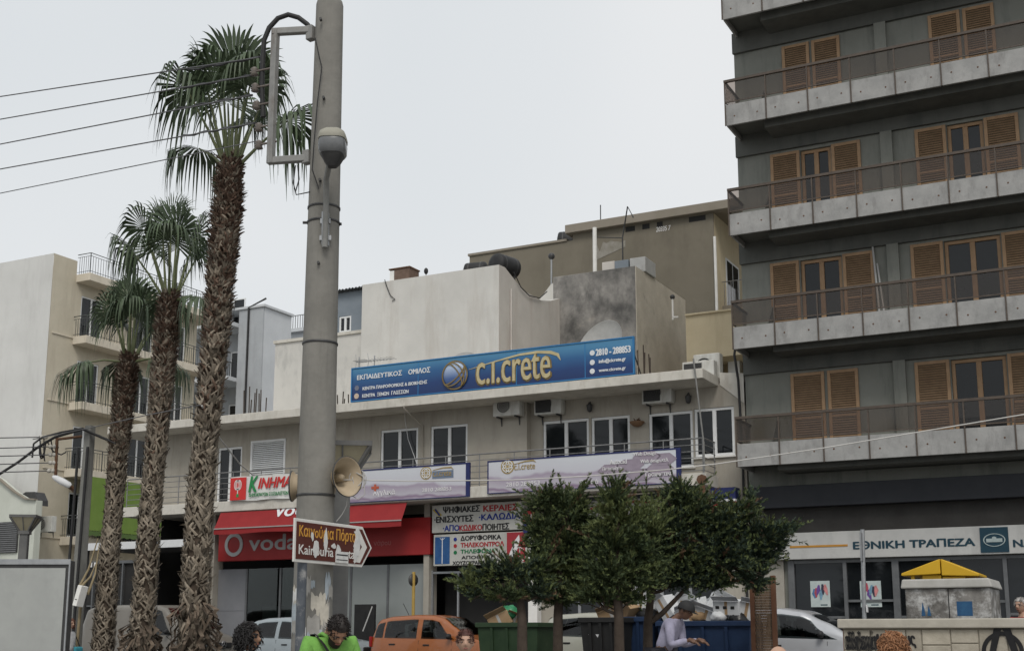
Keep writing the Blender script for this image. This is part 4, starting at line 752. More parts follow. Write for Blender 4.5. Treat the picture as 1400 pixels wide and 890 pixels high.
M_lime = mat('lime_canvas', (.115, .185, .035), (.14, .215, .045), 1.5, .8, c3=(.12, .2, .03), streak=(3, 3, .5))
o = thing('green_awning', 'lime green canvas blind hanging from the first floor balcony of the cream building', 'awning', (XP, 46, 6)); m = MB(); ya, yb = 43.7, 50; n = 30
m.grid([[(XP+.02+.35*(1-j/6), ya+(yb-ya)*i/n, 6.4+2.6*j/6) for i in range(n+1)] for j in range(7)]); m.grid([[(XP+.01+.35*(1-j/6), ya+(yb-ya)*i/n, 6.4+2.6*j/6) for i in range(n+1)] for j in range(7)]); m.build('canvas', M_lime, o)
m = MB(); m.grid([[(XP+.38, ya+(yb-ya)*i/60, 6.38) for i in range(61)], [(XP+.38, ya+(yb-ya)*i/60, 6.12+.07*abs(math.sin(i*.8))) for i in range(61)]]); m.build('valance', mat('green_valance', (.08, .13, .04), (.1, .16, .05)), o)
# ground floor of that side and things on it
p = onY(52, 727, 41.7); aircon('white air conditioner low on the cream building corner, facing the square', onY(52, 727, 41.9).x, YC-.02, p.z, 0, 1.05, .72)
# ================================================================== GREY APARTMENT BUILDING FURTHER BACK
M_gry = mat('cool_grey_render', (.36, .38, .4), (.41, .43, .45), .8, .9, c3=(.3, .31, .33), streak=(1.5, 1.5, .3)); M_gry2 = mat('white_grey_render', (.5, .52, .54), (.56, .58, .6), .8, .9)
GY = 62; gxr = -49.6
gr = thing('grey_apartment_building', 'cool grey apartment building with corner balconies seen between palm and pole', 'building', (-53, GY, 0))
zt_ = 22.0; gx0 = onY(325, 480, GY).x
m = MB(); m.box(gx0, gxr, GY, 64.9, 0, zt_); m.box(-62, gx0+.001, GY+1.4, 64.9, 0, zt_); m.build('wall', M_gry, gr); m = MB(); m.box(gxr+.001, gxr+.02, GY+.1, 64.88, 0, zt_-.02); m.build('side_wall', M_gry2, gr)
m = MB(); m.box(-62, gxr+.15, GY-.1, 65, zt_, zt_+.15); m.build('roof_slab', M_gry2, gr); m = MB(); m.prism([(62, zt_+.16), (64.9, zt_+.16), (64.9, zt_+.3)], 'x', -58, gxr-1); m.build('roof_ridge', M_gry2, gr)
for k, zf in enumerate((onY(325, 442, GY).z, onY(325, 516, GY).z, onY(325, 590, GY).z)):
    m = MB(); m.box(-60, gx0-.002, GY-.9, GY+1.4, zf-.25, zf); bl = m.build('balcony', M_gry2, gr); m = MB()
    m.tube([(-60, GY-.86, zf+1), (gx0-.3, GY-.86, zf+1), (gx0-.3, GY-.002, zf+1)], .03, 6)
    for i in range(56): x = -60+(gx0-.3+60)*i/55; m.bar((x, GY-.86, zf), (x, GY-.86, zf+1), .035)
    for i in range(5): y = GY-.86+.85*i/5; m.bar((gx0-.3, y, zf), (gx0-.3, y, zf+1), .035)
    m.build('railing', M_dsteel, bl)
    window(gr, -55.6, -54, zf+.02, zf+2.1, GY+1.36, M_alu, 2, .08, 'glass_door', sill=False); window(gr, -53.2, -52.2, zf+.02, zf+2.1, GY+1.36, M_alu, 1, .08, 'glass_door', sill=False)
for zf in (onX(382, 478, gxr).z, onX(380, 530, gxr).z):
    m = MB(); m.box(gxr+.021, gxr+.5, 63.6, 64.8, zf-.7, zf-.55); m.build('side_balcony', M_gry2, gr)
m = MB(); a, b = onY(340, 420, GY-.1), onY(360, 408, GY-.1); m.tube([(a.x, GY-.08, 12), (a.x, GY-.08, a.z), (b.x+.2, GY-.08, b.z)], .07, 6); m.build('drain_pipe', M_dsteel, gr)
o = thing('far_roof_terrace', 'small far terrace with railing and potted shrubs beside the concrete pole', 'terrace', (-51, 72, 0)); zf = onY(403, 455, 72).z; a, b = onY(397, 455, 72).x, onY(440, 455, 72).x
m = MB(); m.box(a, b, 72, 76, 0, zf); m.build('wall', M_gry2, o); m = MB(); m.box(a-.1, b, 71.6, 76, zf, zf+.25); m.build('slab', M_gry2, o); m = MB()
for i in range(14): x = a+(b-a)*i/13; m.bar((x, 71.7, zf+.2), (x, 71.7, zf+1.2), .04)
m.bar((a, 71.7, zf+1.2), (b, 71.7, zf+1.2), .05); m.build('railing', M_rail, o)

# ================================================================== LEFT EDGE: low white house, canopy
wl_ = thing('low_white_house', 'low off white house with a sloping gable and grey louvred vent at far left', 'building', (-48, 41, FL))
HY = 40.6; x1 = onY(50, 720, HY).x; pts = [onY(q[0], q[1], HY) for q in ((-60, 620), (0, 655), (20, 672), (36, 682), (50, 683))]
m = MB(); m.prism([(pts[0].x, FL)]+[(p.x, p.z) for p in pts]+[(pts[-1].x, FL)], 'y', HY, 40.95); m.build('wall', mat('pale_green_white_render', (.5, .52, .46), (.56, .58, .52), 1, .9, c3=(.4, .42, .37), streak=(1.5, 1.5, .4)), wl_)
m = MB()
for i in range(4): p, q = pts[i], pts[i+1]; m.bar((p.x, HY-.03, p.z+.03), (q.x, HY-.03, q.z+.03), .2, .06)
m.build('roof_edge', M_brn2, wl_)
a, b = onY(-40, 757, HY), onY(27, 712, HY); m = MB(); m.box(a.x, b.x, HY-.08, HY-.003, a.z, b.z); vt = m.build('vent_frame', M_dsteel, wl_)
m = MB()
for i in range(15): z_ = a.z+(b.z-a.z)*(i+.5)/15; m.box(a.x+.03, b.x-.03, HY-.1-.005*(i % 2), HY-.081, z_-.018, z_+.02)
m.build('louvre', mat('grey_louvre', (.16, .165, .17), (.2, .205, .21)), vt)
p = onY(34, 673, HY); m = MB(); m.prism([(p.x-.75, p.z-.05), (p.x-.4, p.z+.1), (p.x+.15, p.z+.08), (p.x+.4, p.z-.3), (p.x+.42, p.z-.55), (p.x+.2, p.z-.5), (p.x-.1, p.z-.2)], 'y', 41.0, 41.6); m.build('dark_cowl', M_dsteel, wl_)
# dark corner shop under the canopy
o = thing('corner_shop', 'dark glass fronted corner shop under the canopy behind the palms', 'shop', (-34, 32.6, FL)); xa = onY(108, 790, 32.6).x; xb = -29.64
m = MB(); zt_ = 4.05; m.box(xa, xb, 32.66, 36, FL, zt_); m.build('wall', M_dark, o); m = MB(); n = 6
for i in range(n+1): x = xa+(xb-xa-.06)*i/n; m.box(x, x+.06, 32.56, 32.655, FL, zt_-.1)
m.box(xa, xb, 32.57, 32.654, zt_-.1, zt_); m.box(xa, xb, 32.58, 32.65, 2.5, 2.55); m.build('window_frame', M_frame, o)
# canopy of the corner shop
M_can = mat('white_canopy_edge', (.6, .61, .62), (.66, .67, .68), 3, .5)
CYN = 29.6
a, b = onY(112, 760, CYN), onY(256, 738, CYN); zt_, zb_ = onY(200, 738.5, CYN).z, onY(200, 748.5, CYN).z
o = thing('shop_canopy', 'flat canopy with a white front edge over the dark corner shop, behind the palms', 'canopy', ((a.x+b.x)/2, CYN, zb_)); m = MB(); m.box(a.x, b.x, CYN, CYN+.06, zb_, zt_); m.build('front_edge', M_can, o); m = MB(); xr_ = onY(284, 738, 32).x; m.hexa([(a.x, CYN+.061, zb_+.03), (b.x, CYN+.061, zb_+.03), (xr_, 32, zb_+.03), (a.x, 32, zb_+.03), (a.x, CYN+.061, zb_+.1), (b.x, CYN+.061, zb_+.1), (xr_, 32, zb_+.1), (a.x, 32, zb_+.1)]); m.build('deck', M_dsteel, o)
for x in (a.x+.1, b.x-.1): m = MB(); m.box(x-.04, x+.04, CYN+.1, CYN+.18, FL, zb_+.03); m.build('post', M_dsteel, o)
a, b = onY(109, 775, 29.8), onY(131, 768, 29.8); o = thing('striped_valance', 'grey and white striped valance hanging under the canopy beside the utility pole', 'awning', (a.x, 29.8, a.z)); m = MB(); n = 9
for i in range(n): m.m(i % 2).box(a.x+(b.x-a.x)*i/n, a.x+(b.x-a.x)*(i+1)/n, 29.8, 29.81, a.z, b.z)
m.build('canvas', [M_white, M_dsteel], o)
m = MB(); m.box(onY(285, 780, 31.5).x-1.2, gx(274)-.01, 31.9, 32.1, FL, 5.32); tag(m.build('shop_side_wall', M_pier), 'plain dull wall strip between corner shop and phone shop', 'wall')
# a leaning pipe and a few odds and ends on the apartment balconies
p, q = onY(1203, 422, 31.9), onY(1193, 336, 32.25); m = MB(); m.tube([(p.x, 31.9, ZB[1]+.36), q], .03, 6); m.tube([(p.x+.14, 31.85, ZB[1]+.36), (q.x+.1, 32.2, q.z-.5)], .025, 6); tag(m.build('leaning_pipe', M_dish), 'pale pipes leaning on the wall of the second balcony from below', 'pipe')
for px, k, lab in ((1175, 1, 'dark flat tray lying on the second balcony from below'), (1385, 3, 'dark bucket on the topmost full balcony')):
    p = onY(px, 420 if k == 1 else 70, 31.8); o = thing('balcony_bucket' if k == 3 else 'balcony_tray', lab, 'bucket' if k == 3 else 'tray', (p.x, 31.8, ZB[k]+.345)); m = MB()
    if k == 3: m.lathe([(.1, 0), (.14, .28), (.15, .28), (.13, .27), (.09, .02)], (p.x, 31.8, ZB[k]+.345), 16)
    else: m.box(p.x-.3, p.x+.3, 31.6, 32.0, ZB[k]+.345, ZB[k]+.46)
    m.build('body', M_plas0 if False else M_dsteel, o); m = MB(); m.tube([(p.x-.13, 31.8, ZB[k]+.5), (p.x, 31.8, ZB[k]+.62), (p.x+.13, 31.8, ZB[k]+.5)], .008, 5); m.build('handle', M_dsteel, o)

m = MB(); m.tube([onY(x, y, 33.97) for x, y in ((526, 382), (529, 392), (534, 404), (540, 409), (536, 411))], .014, 5); tag(m.build('loose_wire', M_cable), 'short dark wire dangling over the top edge of the tall white block', 'wire')
# ================================================================== CONCRETE POLE AND WHAT IT CARRIES
M_conc = mat('pole_concrete', (.18, .174, .158), (.225, .217, .197), 2.5, .9, c3=(.14, .135, .122), streak=(5, 5, .5), bump=.25)
PD = 15.0; pb = onD(431, 700, PD); PX, PY = pb.x, pb.y
pole = thing('concrete_pole', 'tall thick round concrete pole in the foreground, torn posters round its foot', 'pole', (PX, PY, gz(PY)))
def rad(z): return .245-(.245-.178)*(z-.2)/8.6
ZT = onD(450, 8, PD).z
m = MB(); zs = [gz(PY)-.1+i*(ZT-gz(PY)+.1)/24 for i in range(25)]
m.lathe([(rad(z), z) for z in zs]+[(rad(ZT)*.93, ZT+.05), (rad(ZT)*.55, ZT+.1), (.001, ZT+.11)], (PX, PY, 0), 32); m.build('shaft', M_conc, pole)
def pz(py): return onD(440, py, PD).z
for z in (pz(305), pz(285), pz(470), pz(677)):
    m = MB(); m.lathe([(rad(z)+.003, z-.015), (rad(z)+.01, z-.012), (rad(z)+.01, z+.012), (rad(z)+.003, z+.015)], (PX, PY, 0), 32); m.build('steel_band', M_dsteel, pole)
cr_ = Vector((math.cos(YAW), math.sin(YAW), 0)); cf_ = Vector((-math.sin(YAW), math.cos(YAW), 0)); UPV = Vector((0, 0, 1))
PC = Vector((PX, PY, 0))
def near(px, py, out=0.0):     # on the pole's side that faces the square
    p = onD(px, py, PD-out); return p
m = MB()
for px, py in ((439, 28), (443, 135), (438, 247), (436, 360), (468, 48), (414, 304), (467, 306)): p = near(px, py, .19 if 425 < px < 460 else 0.0); m.tube([p-cf_*.0, p-cf_*.06] if 425 < px < 460 else [Vector((PX, PY, p.z)), p], .018, 6)
m.build('bolt', M_dsteel, pole)
# bracket frame
fr = MB(); d = PD
for a, b in (((372, 44), (427, 41)), ((377, 40), (370, 224)), ((366, 220), (424, 216))): fr.bar(onD(*a, d), onD(*b, d), .085, .085)
fr.bar(onD(425, 36, d), onD(425, 55, d), .1, .1); fr.bar(onD(420, 206, d), onD(420, 224, d), .1, .1); fr.build('bracket_frame', mat('painted_steel', (.2, .2, .195), (.26, .26, .25), 6, .6, c3=(.12, .09, .07), streak=(6, 6, 2)), pole, bevel=.008, seg=1)
m = MB(); m.tube([onD(*q, d+.05) for q in ((360, 160), (358, 120), (359, 85), (361, 55), (368, 38), (380, 25), (394, 20), (408, 24), (420, 33), (428, 42))], .032, 8); m.build('cable_arch', M_cable, pole)
m = MB(); m.tube([onD(*q, d-.22) for q in ((431, 52), (437, 80), (440, 92), (434, 140), (429, 200), (427, 232), (436, 258))], .008, 5); m.tube([onD(*q, d-.1) for q in ((404, 226), (401, 250), (405, 266), (420, 263), (436, 259))], .008, 5); m.tube([onD(*q, d-.12) for q in ((407, 226), (409, 245), (404, 262))], .008, 5); m.build('loose_wire', M_cable, pole)
ins = [(356, 96), (357, 118), (359, 142), (362, 172), (362, 196)]
m = MB()
for px, py in ins:
    a, b = onD(px-14, py+3, d+.05), onD(px+16, py-3, d); m.tube([a, b], .014, 6); m.lathe([(.02, -.06), (.055, -.045), (.03, 0), (.055, .03), (.02, .06)], onD(px-8, py+2, d+.05), 10)
m.build('insulator', mat('glazed_brown', (.12, .1, .09), (.17, .15, .13), 4, .3), pole)
# posters stuck on the foot
M_paper = [mat('torn_paper_%s' % n_, c, tuple(min(.7, k*1.25) for k in c), 9, .95, patch=((.16, .14, .12), 7, .6, .7)) for n_, c in (('white', (.55, .55, .54)), ('grey', (.3, .29, .27)), ('pale_blue', (.33, .37, .4)), ('cream', (.45, .42, .36)))]
q = random.Random(11)
for i in range(44):
    zc = q.uniform(.5, 2.15); a0 = q.uniform(-2.6, -.1); hw, hh = q.uniform(.12, .42), q.uniform(.08, .26); n = 8; top = []; bot = []
    R_ = rad(zc)+.003+.0012*(i % 6); rows = []
    for j in range(4):
        rows.append([(PX+R_*math.cos(a0+YAW+hw*2*(k/n-.5)), PY+R_*math.sin(a0+YAW+hw*2*(k/n-.5)), zc+hh*(j/3-.5)*(1+.5*q.uniform(-1, 1)*(j in (0, 3)))) for k in range(n+1)])
    m = MB(); m.grid(rows); m.build('torn_poster', M_paper[i % 4], pole)
# street light
lt_ = thing('street_light', 'small street light with a grey bowl on a curved arm clamped to the concrete pole', 'street light', near(445, 325, .3))
p0, p1, p2, p3 = near(444, 338, .26), near(446, 280, .27), near(446, 245, .33), near(453, 216, .62)
m = MB(); m.tube([p0, p1, p2, (p2+p3)/2+Vector((0, 0, .03)), p3], .036, 10); m.build('arm', mat('dull_lamp_arm', (.17, .17, .16), (.22, .22, .21), 6, .6), lt_)
c = near(455, 200, .72)
def rsq(w, d, py): z = near(455, py, .72).z; return [Vector((c.x, c.y, z))+cr_*(w*math.copysign(abs(math.cos(2*math.pi*k/20))**.55, math.cos(2*math.pi*k/20)))+cf_*(d*math.copysign(abs(math.sin(2*math.pi*k/20))**.55, math.sin(2*math.pi*k/20))) for k in range(20)]
def stack(name_, secs, mm, par):
    m = MB(); vs = []
    for s_ in secs: vs += rsq(*s_)
    n_ = len(secs); m.add(vs, [(i*20+k, i*20+(k+1) % 20, (i+1)*20+(k+1) % 20, (i+1)*20+k) for i in range(n_-1) for k in range(20)], True); m.add(vs[:20], [tuple(range(20))]); m.add(vs[-20:], [tuple(range(20))]); m.build(name_, mm, par)
stack('housing', [(.165, .21, 194), (.168, .215, 190), (.15, .19, 184), (.1, .13, 179.5), (.03, .05, 178)], mat('street_light_casing', (.27, .26, .215), (.33, .32, .27), 5, .6), lt_)
stack('glass_bowl', [(.155, .2, 193.5), (.165, .21, 198), (.16, .2, 209), (.138, .17, 213)], mat('dusty_bowl', (.13, .135, .14), (.17, .175, .18), 6, .25), lt_)
stack('bowl_base', [(.132, .16, 213.2), (.095, .11, 222), (.05, .06, 228)], M_dsteel, lt_)
m = MB(); m.bar(near(438, 302, .22), near(452, 302, .22), .03, .06); m.bar(near(437, 325, .22), near(453, 325, .22), .03, .06); m.bar(near(445, 290, .24), near(445, 335, .24), .09, .05); m.build('clamp', M_steel, lt_)
# horn loudspeakers
M_horn = mat('cream_horn', (.3, .24, .16), (.36, .29, .2), 5, .55); M_horn2 = mat('cream_horn_inside', (.34, .27, .18), (.42, .34, .24), 5, .5)
def horn(label, c, dirv, r):
    o = thing('horn_loudspeaker', label, 'loudspeaker', c, 'horn loudspeakers on the concrete pole'); M_ = Matrix.Translation(c) @ Vector(dirv).normalized().to_track_quat('Z', 'Y').to_matrix().to_4x4()
    m = MB(); m.lathe([(.001, -.5), (.09, -.5), (.1, -.48), (.1, -.36), (.05, -.34), (.055, -.3), (.08, -.22), (.13, -.12), (r*.78, -.04), (r*.95, -.005), (r, 0), (r*1.02, .012), (r, .02), (r*.95, .006), (r*.76, -.03), (.12, -.11), (.07, -.21), (.045, -.3)], n=36); m.build('bell', M_horn2, o, M=M_)
    m = MB(); m.lathe([(.001, -.06), (.03, -.06), (.042, -.09), (.05, -.16), (.05, -.3), (.001, -.3)], n=20); m.build('centre_horn', M_horn, o, M=M_)
    m = MB(); m.lathe([(r, .004), (r*1.035, .006), (r*1.035, .022), (r, .02)], n=36); m.build('rim', M_dsteel, o, M=M_)
    m = MB(); q = M_ @ Vector((0, 0, -.42)); m.bar(q, Vector((PX, PY, q.z)), .04, .06); m.build('bracket', M_steel, o); return o
c1 = onD(474, 651, PD-.12); horn('cream horn loudspeaker facing right on the concrete pole', c1, (cr_*.78-cf_*.62+UPV*.02), .235)
c2 = onD(401, 664, PD+.1); horn('cream horn loudspeaker seen edge on, on the left side of the concrete pole', c2, (-cr_*1.0+cf_*.03), .18)
m = MB(); c = onD(489, 655, PD+.05)
pts = []
for i in range(60): a = i*.5; rr = .075+.03*math.sin(i*.37); pts.append(c+cr_*rr*math.cos(a)+UPV*rr*1.25*math.sin(a)+cf_*.02*math.sin(i*1.1))
m.tube(pts, .006, 5); m.tube([onD(475, 676, PD), onD(474, 690, PD), onD(468, 702, PD), onD(460, 712, PD)], .006, 5); m.tube([onD(480, 676, PD), onD(490, 682, PD), onD(499, 675, PD), onD(497, 655, PD)], .006, 5); tag(m.build('cable_coil', mat('pale_cable', (.4, .39, .37), (.46, .45, .43))), 'loose coil of pale cable beside the horn loudspeaker', 'cable')
# brown road sign
M_brs = mat('road_sign_brown', (.075, .018, .012), (.09, .024, .016), 3, .45); M_syel = mat('sign_yellow', (.5, .25, .04), (.55, .29, .06), 4, .5); M_swht = mat('sign_white', (.58, .57, .54), (.64, .63, .6), 4, .5); M_stk = mat('sticker_paper', (.5, .5, .49), (.62, .62, .6), 12, .8)
RSX = PX+.36
a, b = onX(403, 707, RSX), onX(508.5, 747, RSX); yl, yr = a.y, onX(496, 724, RSX).y; ytip = onX(508.5, 747, RSX).y
zt_, zb_ = onX(403, 707, RSX).z, onX(401, 767, RSX).z
rs = thing('direction_sign', 'brown arrow road sign with yellow and white letters and torn stickers', 'road sign', (RSX, yl+.15, gz(PY)))
MS = Matrix.Translation((RSX, 0, 0)) @ Matrix.Rotation(math.pi/2, 4, 'Z')          # local x = world +Y, local -y = world +X
zm = (zt_+zb_)/2; n_ = MB()
n_.prism([(yl, zb_), (yr, zb_), (ytip, zm), (yr, zt_), (yl, zt_)], 'y', 0, .02); n_.build('backplate', M_swht, rs, bevel=.006, M=MS)
t = .035; n_ = MB(); n_.prism([(yl+t, zb_+t), (yr-t*.5, zb_+t), (ytip-t*1.3, zm), (yr-t*.5, zt_-t), (yl+t, zt_-t)], 'y', -.006, -.0005); n_.build('brown_field', M_brs, rs, M=MS)
L_ = yr-yl; hh = zt_-zb_
text(rs, 'Καινούρια Πόρτα', M_syel, yl+.06*L_, yl+.89*L_, zm+.01, zt_-.06, -.0065, depth=.002, bold=.01, M=MS)
text(rs, 'Kainouria Porta', M_swht, yl+.06*L_, yl+.87*L_, zb_+.09, zm-.045, -.0065, depth=.002, bold=.01, M=MS)
n_ = MB(); n_.prism([(yr-.2, zb_+.06), (yr-.06, zb_+.05), (ytip-.12, zm), (yr-.08, zt_-.05), (yr-.2, zt_-.07), (yr-.02, zm)], 'y', -.0085, -.0067); n_.build('arrow_chevron', M_swht, rs, M=MS)
q = random.Random(4)
for k, (u, v, w_, h_) in enumerate(((.24, .62, .05, .1), (.43, .52, .07, .3), (.29, .34, .1, .22), (.62, .36, .08, .14), (.66, .15, .17, .16), (.91, .6, .14, .3), (.88, .32, .07, .3), (.55, .44, .08, .06))):
    pts = [(yl+L_*u+w_*.6*math.cos(2*math.pi*i/9)*q.uniform(.6, 1.1), zb_+hh*v+h_*.55*math.sin(2*math.pi*i/9)*q.uniform(.6, 1.1)) for i in range(9)] if k != 4 else [(yl+L_*.58, zb_+.03), (yl+L_*.77, zb_+.03), (yl+L_*.77, zb_+.16), (yl+L_*.58, zb_+.16)]
    n_ = MB(); n_.prism(pts, 'y', -.0125-.0006*k, -.009); n_.build('torn_sticker', M_stk, rs, M=MS)
n_ = MB(); n_.box(yl+L_*.59, yl+L_*.76, -.0165, -.016, zb_+.115, zb_+.13); n_.box(yl+L_*.59, yl+L_*.76, -.0165, -.016, zb_+.06, zb_+.07); n_.build('sticker_line', M_sblk, rs, M=MS)
for px in (413,):
    p = onX(px, 780, RSX-.062); n_ = MB(); n_.tube([(p.x, p.y, gz(p.y)), (p.x, p.y, zt_-.05)], .055, 12); n_.build('post', mat('blue_grey_post', (.06, .07, .085), (.1, .11, .125), 6, .6, patch=((.42, .41, .39), 4, .54, .9)), rs)

# wires that come in from the left to the pole
def wire(label, pts, r, m, sag=0):
    mb = MB(); out = []
    for a, b in zip(pts, pts[1:]):
        a, b = Vector(a), Vector(b)
        for i in range(12): t = i/12; out.append(a.lerp(b, t)-UPV*(sag*4*t*(1-t)))
    out.append(Vector(pts[-1])); mb.tube(out, r, 6); o = mb.build('power_line', m); return tag(o, label, 'wire')
M_wire = mat('grey_wire', (.1, .1, .105), (.13, .13, .135)); M_pwire = mat('pale_wire', (.45, .44, .42), (.5, .49, .47))
def extend(p, q, k): return Vector(p)+(Vector(p)-Vector(q))*k
WN = ['topmost', 'second from the top', 'third from the top', 'fourth from the top', 'lowest']
for i, ((y0, (x1, y1)), nm) in enumerate(zip(((132, (357, 78)), (163, (345, 103)), (197, (345, 130)), (231, (350, 168)), (264, (350, 193))), WN)):
    a, b = onD(0, y0, 19), onD(x1, y1, PD+.05); wire('%s of the five overhead wires running left from the concrete pole bracket' % nm, [extend(a, b, 2.2), a, b], .009 if i < 4 else .007, M_wire)
    if i < 4:
        o = MB(); pa, pb_ = onD(x1, y1, PD+.05), onD(x1-100, y1+18, PD+1.2); o.tube([pa.lerp(pb_, t/12)+Vector((0, 0, .012*math.sin(t*1.7))) for t in range(13)], .014, 6); tag(o.build('cable_wrap', M_cable), 'black wrapped cable end on the %s overhead wire near the pole' % ('topmost', 'second', 'third', 'fourth')[i], 'cable')
wire('thin pale cable crossing the whole street from the concrete pole to the right', [onD(x, y, dd) for x, y, dd in ((458, 655, 15), (560, 657, 15.2), (700, 655.5, 15.3), (800, 650.5, 15.3), (910, 641.5, 15.2), (980, 633.5, 15.1), (1125, 612, 14.8), (1400, 566, 14.2), (1700, 512, 13.6))], .007, M_pwire)

# ================================================================== UTILITY POLE AT LEFT
UD = 28.0; up_ = onD(108, 760, UD); uz = onD(114, 582, UD).z
ut = thing('utility_pole', 'grey square concrete utility pole with insulators at the left', 'pole', (up_.x, up_.y, gz(up_.y)))
m = MB(); w0, w1 = .125, .085
m.hexa([Vector((up_.x+sx*w0, up_.y+sy*w0, gz(up_.y)-.1)) for sx, sy in ((-1, -1), (1, -1), (1, 1), (-1, 1))]+[Vector((up_.x+.1+sx*w1, up_.y+sy*w1, uz)) for sx, sy in ((-1, -1), (1, -1), (1, 1), (-1, 1))]); m.build('shaft', mat('dark_pole_concrete', (.17, .17, .16), (.22, .22, .205), 3, .9, c3=(.08, .08, .075), streak=(5, 5, .5)), ut, bevel=.02)
m = MB()
for dx in (-.16, .12): m.tube([(up_.x+dx, up_.y-.17, gz(up_.y)+.3), (up_.x+dx+.08, up_.y-.14, uz-.5)], .03, 6)
m.build('riser_cable', M_cable, ut)
m = MB(); m.tube([onD(78, 598, UD), onD(76, 650, UD)], .035, 6); m.tube([onD(76, 650, UD), onD(103, 672, UD)], .035, 6); m.tube([onD(78, 600, UD), onD(112, 596, UD)], .03, 6); m.build('cross_arm', M_rust, ut)
UI = [(597, 60), (610, 72), (621, 72), (632, 72), (643, 70)]
m = MB()
for y, x in UI: c = onD(x, y, UD); m.sphere(c-cr_*.05, .05, 8); m.sphere(c+cr_*.04, .05, 8); m.tube([c-cr_*.25, c+cr_*.12], .012, 5)
m.build('insulator', mat('pale_insulator', (.4, .38, .33), (.46, .44, .4), 4, .3), ut)
m = MB(); q = random.Random(8)
for k in range(7):
    a = onD(45+q.uniform(0, 40), 598+q.uniform(-3, 10), UD); b = onD(45+q.uniform(5, 50), 600+q.uniform(0, 30), UD); mid = (a+b)/2-UPV*q.uniform(.1, .35); m.tube([a, a.lerp(mid, .6)-UPV*.05, mid, b.lerp(mid, .5)-UPV*.05, b], .016, 5)
m.build('jumper_loop', M_cable, ut)
sl = thing('street_lamp', 'white elongated lamp head on a rusty arm of the utility pole', 'street lamp', onD(90, 660, UD)); m = MB(); a, b = onD(73, 651, UD-.1), onD(97, 664, UD-.1); d_ = (b-a).normalized()
m.tube([a-d_*.02, a+d_*.06, a.lerp(b, .5), b-d_*.05, b], [.03, .065, .08, .07, .04], 12); m.build('lamp_head', M_can, sl); m = MB(); m.tube([b, onD(103, 669, UD-.05)], .03, 6); m.build('arm', M_rust, sl)
for (y, x), nm in zip(UI, WN): a = onD(x-4, y, UD); b = onD(0, y+(2 if y > 600 else 1), UD-1); wire('%s of the five thin wires left of the utility pole' % nm, [extend(b, a, 1.5), a], .012, M_wire)
wire('thick black cable bundle sagging from the left edge up to the utility pole top', [onD(x, y, UD-.2) for x, y in ((-60, 682), (0, 647), (25, 631), (50, 612), (75, 597), (113, 586), (150, 602))], .03, M_cable)
wire('second black cable looping beside the bundle at the utility pole', [onD(x, y, UD-.3) for x, y in ((44, 625), (46, 606), (58, 597), (85, 590), (113, 585), (158, 606))], .02, M_cable)
wire('pale service wire from the utility pole over the palms to the tallest palm', [onD(45, 600, UD-.2), onD(120, 585, 26), onD(200, 567, 23), onD(274, 553, 19.6)], .009, M_wire)
wire('pale rope running down from the tallest palm to the political banner', [onD(276, 554, 19.55), onD(300, 598, 24), onD(328, 634, 28), onD(345, 648, 31), onY(372, 648, 30.9)], .014, M_pwire)

# ================================================================== PEDESTRIAN LAMPS, BILLBOARD
M_lamp = mat('grey_lamp_metal', (.12, .12, .12), (.155, .155, .15), 4, .6); M_diff = mat('lamp_amber_panel', (.3, .27, .19), (.35, .32, .23), 4, .5)
def ped_lamp(label, px, py_top, D, hw, pw):
    p = onD(px, py_top, D); z0 = gz(p.y); o = thing('pedestrian_lamp', label, 'street lamp', (p.x, p.y, z0), 'pedestrian lamps with flared heads')
    s = [(-1, -1), (1, -1), (1, 1), (-1, 1)]; rot = Matrix.Rotation(YAW+.12, 3, 'Z'); hh = hw*1.25
    def sq(w, z): return [Vector((p.x, p.y, z))+rot @ Vector((a*w, b*w, 0)) for a, b in s]
    m = MB(); m.hexa(sq(pw, z0)+sq(pw, p.z-hh*.98)); m.build('post', M_lamp, o, bevel=.02)
    m = MB(); m.hexa(sq(pw*1.08, p.z-hh)+sq(hw*.97, p.z-.06)); m.build('lantern_panel', M_diff, o)
    m = MB(); m.hexa(sq(hw*1.04, p.z-.06)+sq(hw*1.06, p.z)); lo_, hi_ = sq(pw*1.12, p.z-hh), sq(hw*.99, p.z-.05)
    for a, b in zip(lo_, hi_): m.bar(a, b, .04)
    for k in range(4): m.bar(lo_[k].lerp(lo_[(k+1) % 4], .5), hi_[k].lerp(hi_[(k+1) % 4], .5), .022)
    m.build('lantern_frame', M_lamp, o); m = MB(); m.hexa(sq(pw*1.3, p.z-hh-.08)+sq(pw*1.3, p.z-hh)); m.build('collar', M_lamp, o)
ped_lamp('grey pedestrian lamp with a flared head rising behind the blank billboard', 35.5, 704, 29, .28, .095)
ped_lamp('dark pedestrian lamp with a flared head standing close behind the concrete pole', 469, 607, 16.0, .35, .105)
BD = 14.0; a, b = onD(-45, 765, BD), onD(96.5, 765, BD); zt_ = a.z; g0 = gz(a.y)
bl = thing('billboard', 'blank grey white poster panel in a dark frame at the left edge', 'billboard', ((a.x+b.x)/2, (a.y+b.y)/2, g0)); w_ = (b-a).length
MBm = Matrix.Translation((a.x, a.y, 0)) @ Matrix.Rotation(YAW, 4, 'Z')
m = MB(); m.box(0, w_, .02, .16, g0+.5, zt_-.0); m.build('casing', M_dsteel, bl, bevel=.01, M=MBm); m = MB(); m.box(-.0, w_, -.0, .018, zt_-.045, zt_+.012); m.box(w_-.016, w_, -.0, .018, g0+.5, zt_-.046); m.box(0, .016, -.0, .018, g0+.5, zt_-.046); m.build('bright_edge', M_steel, bl, M=MBm)
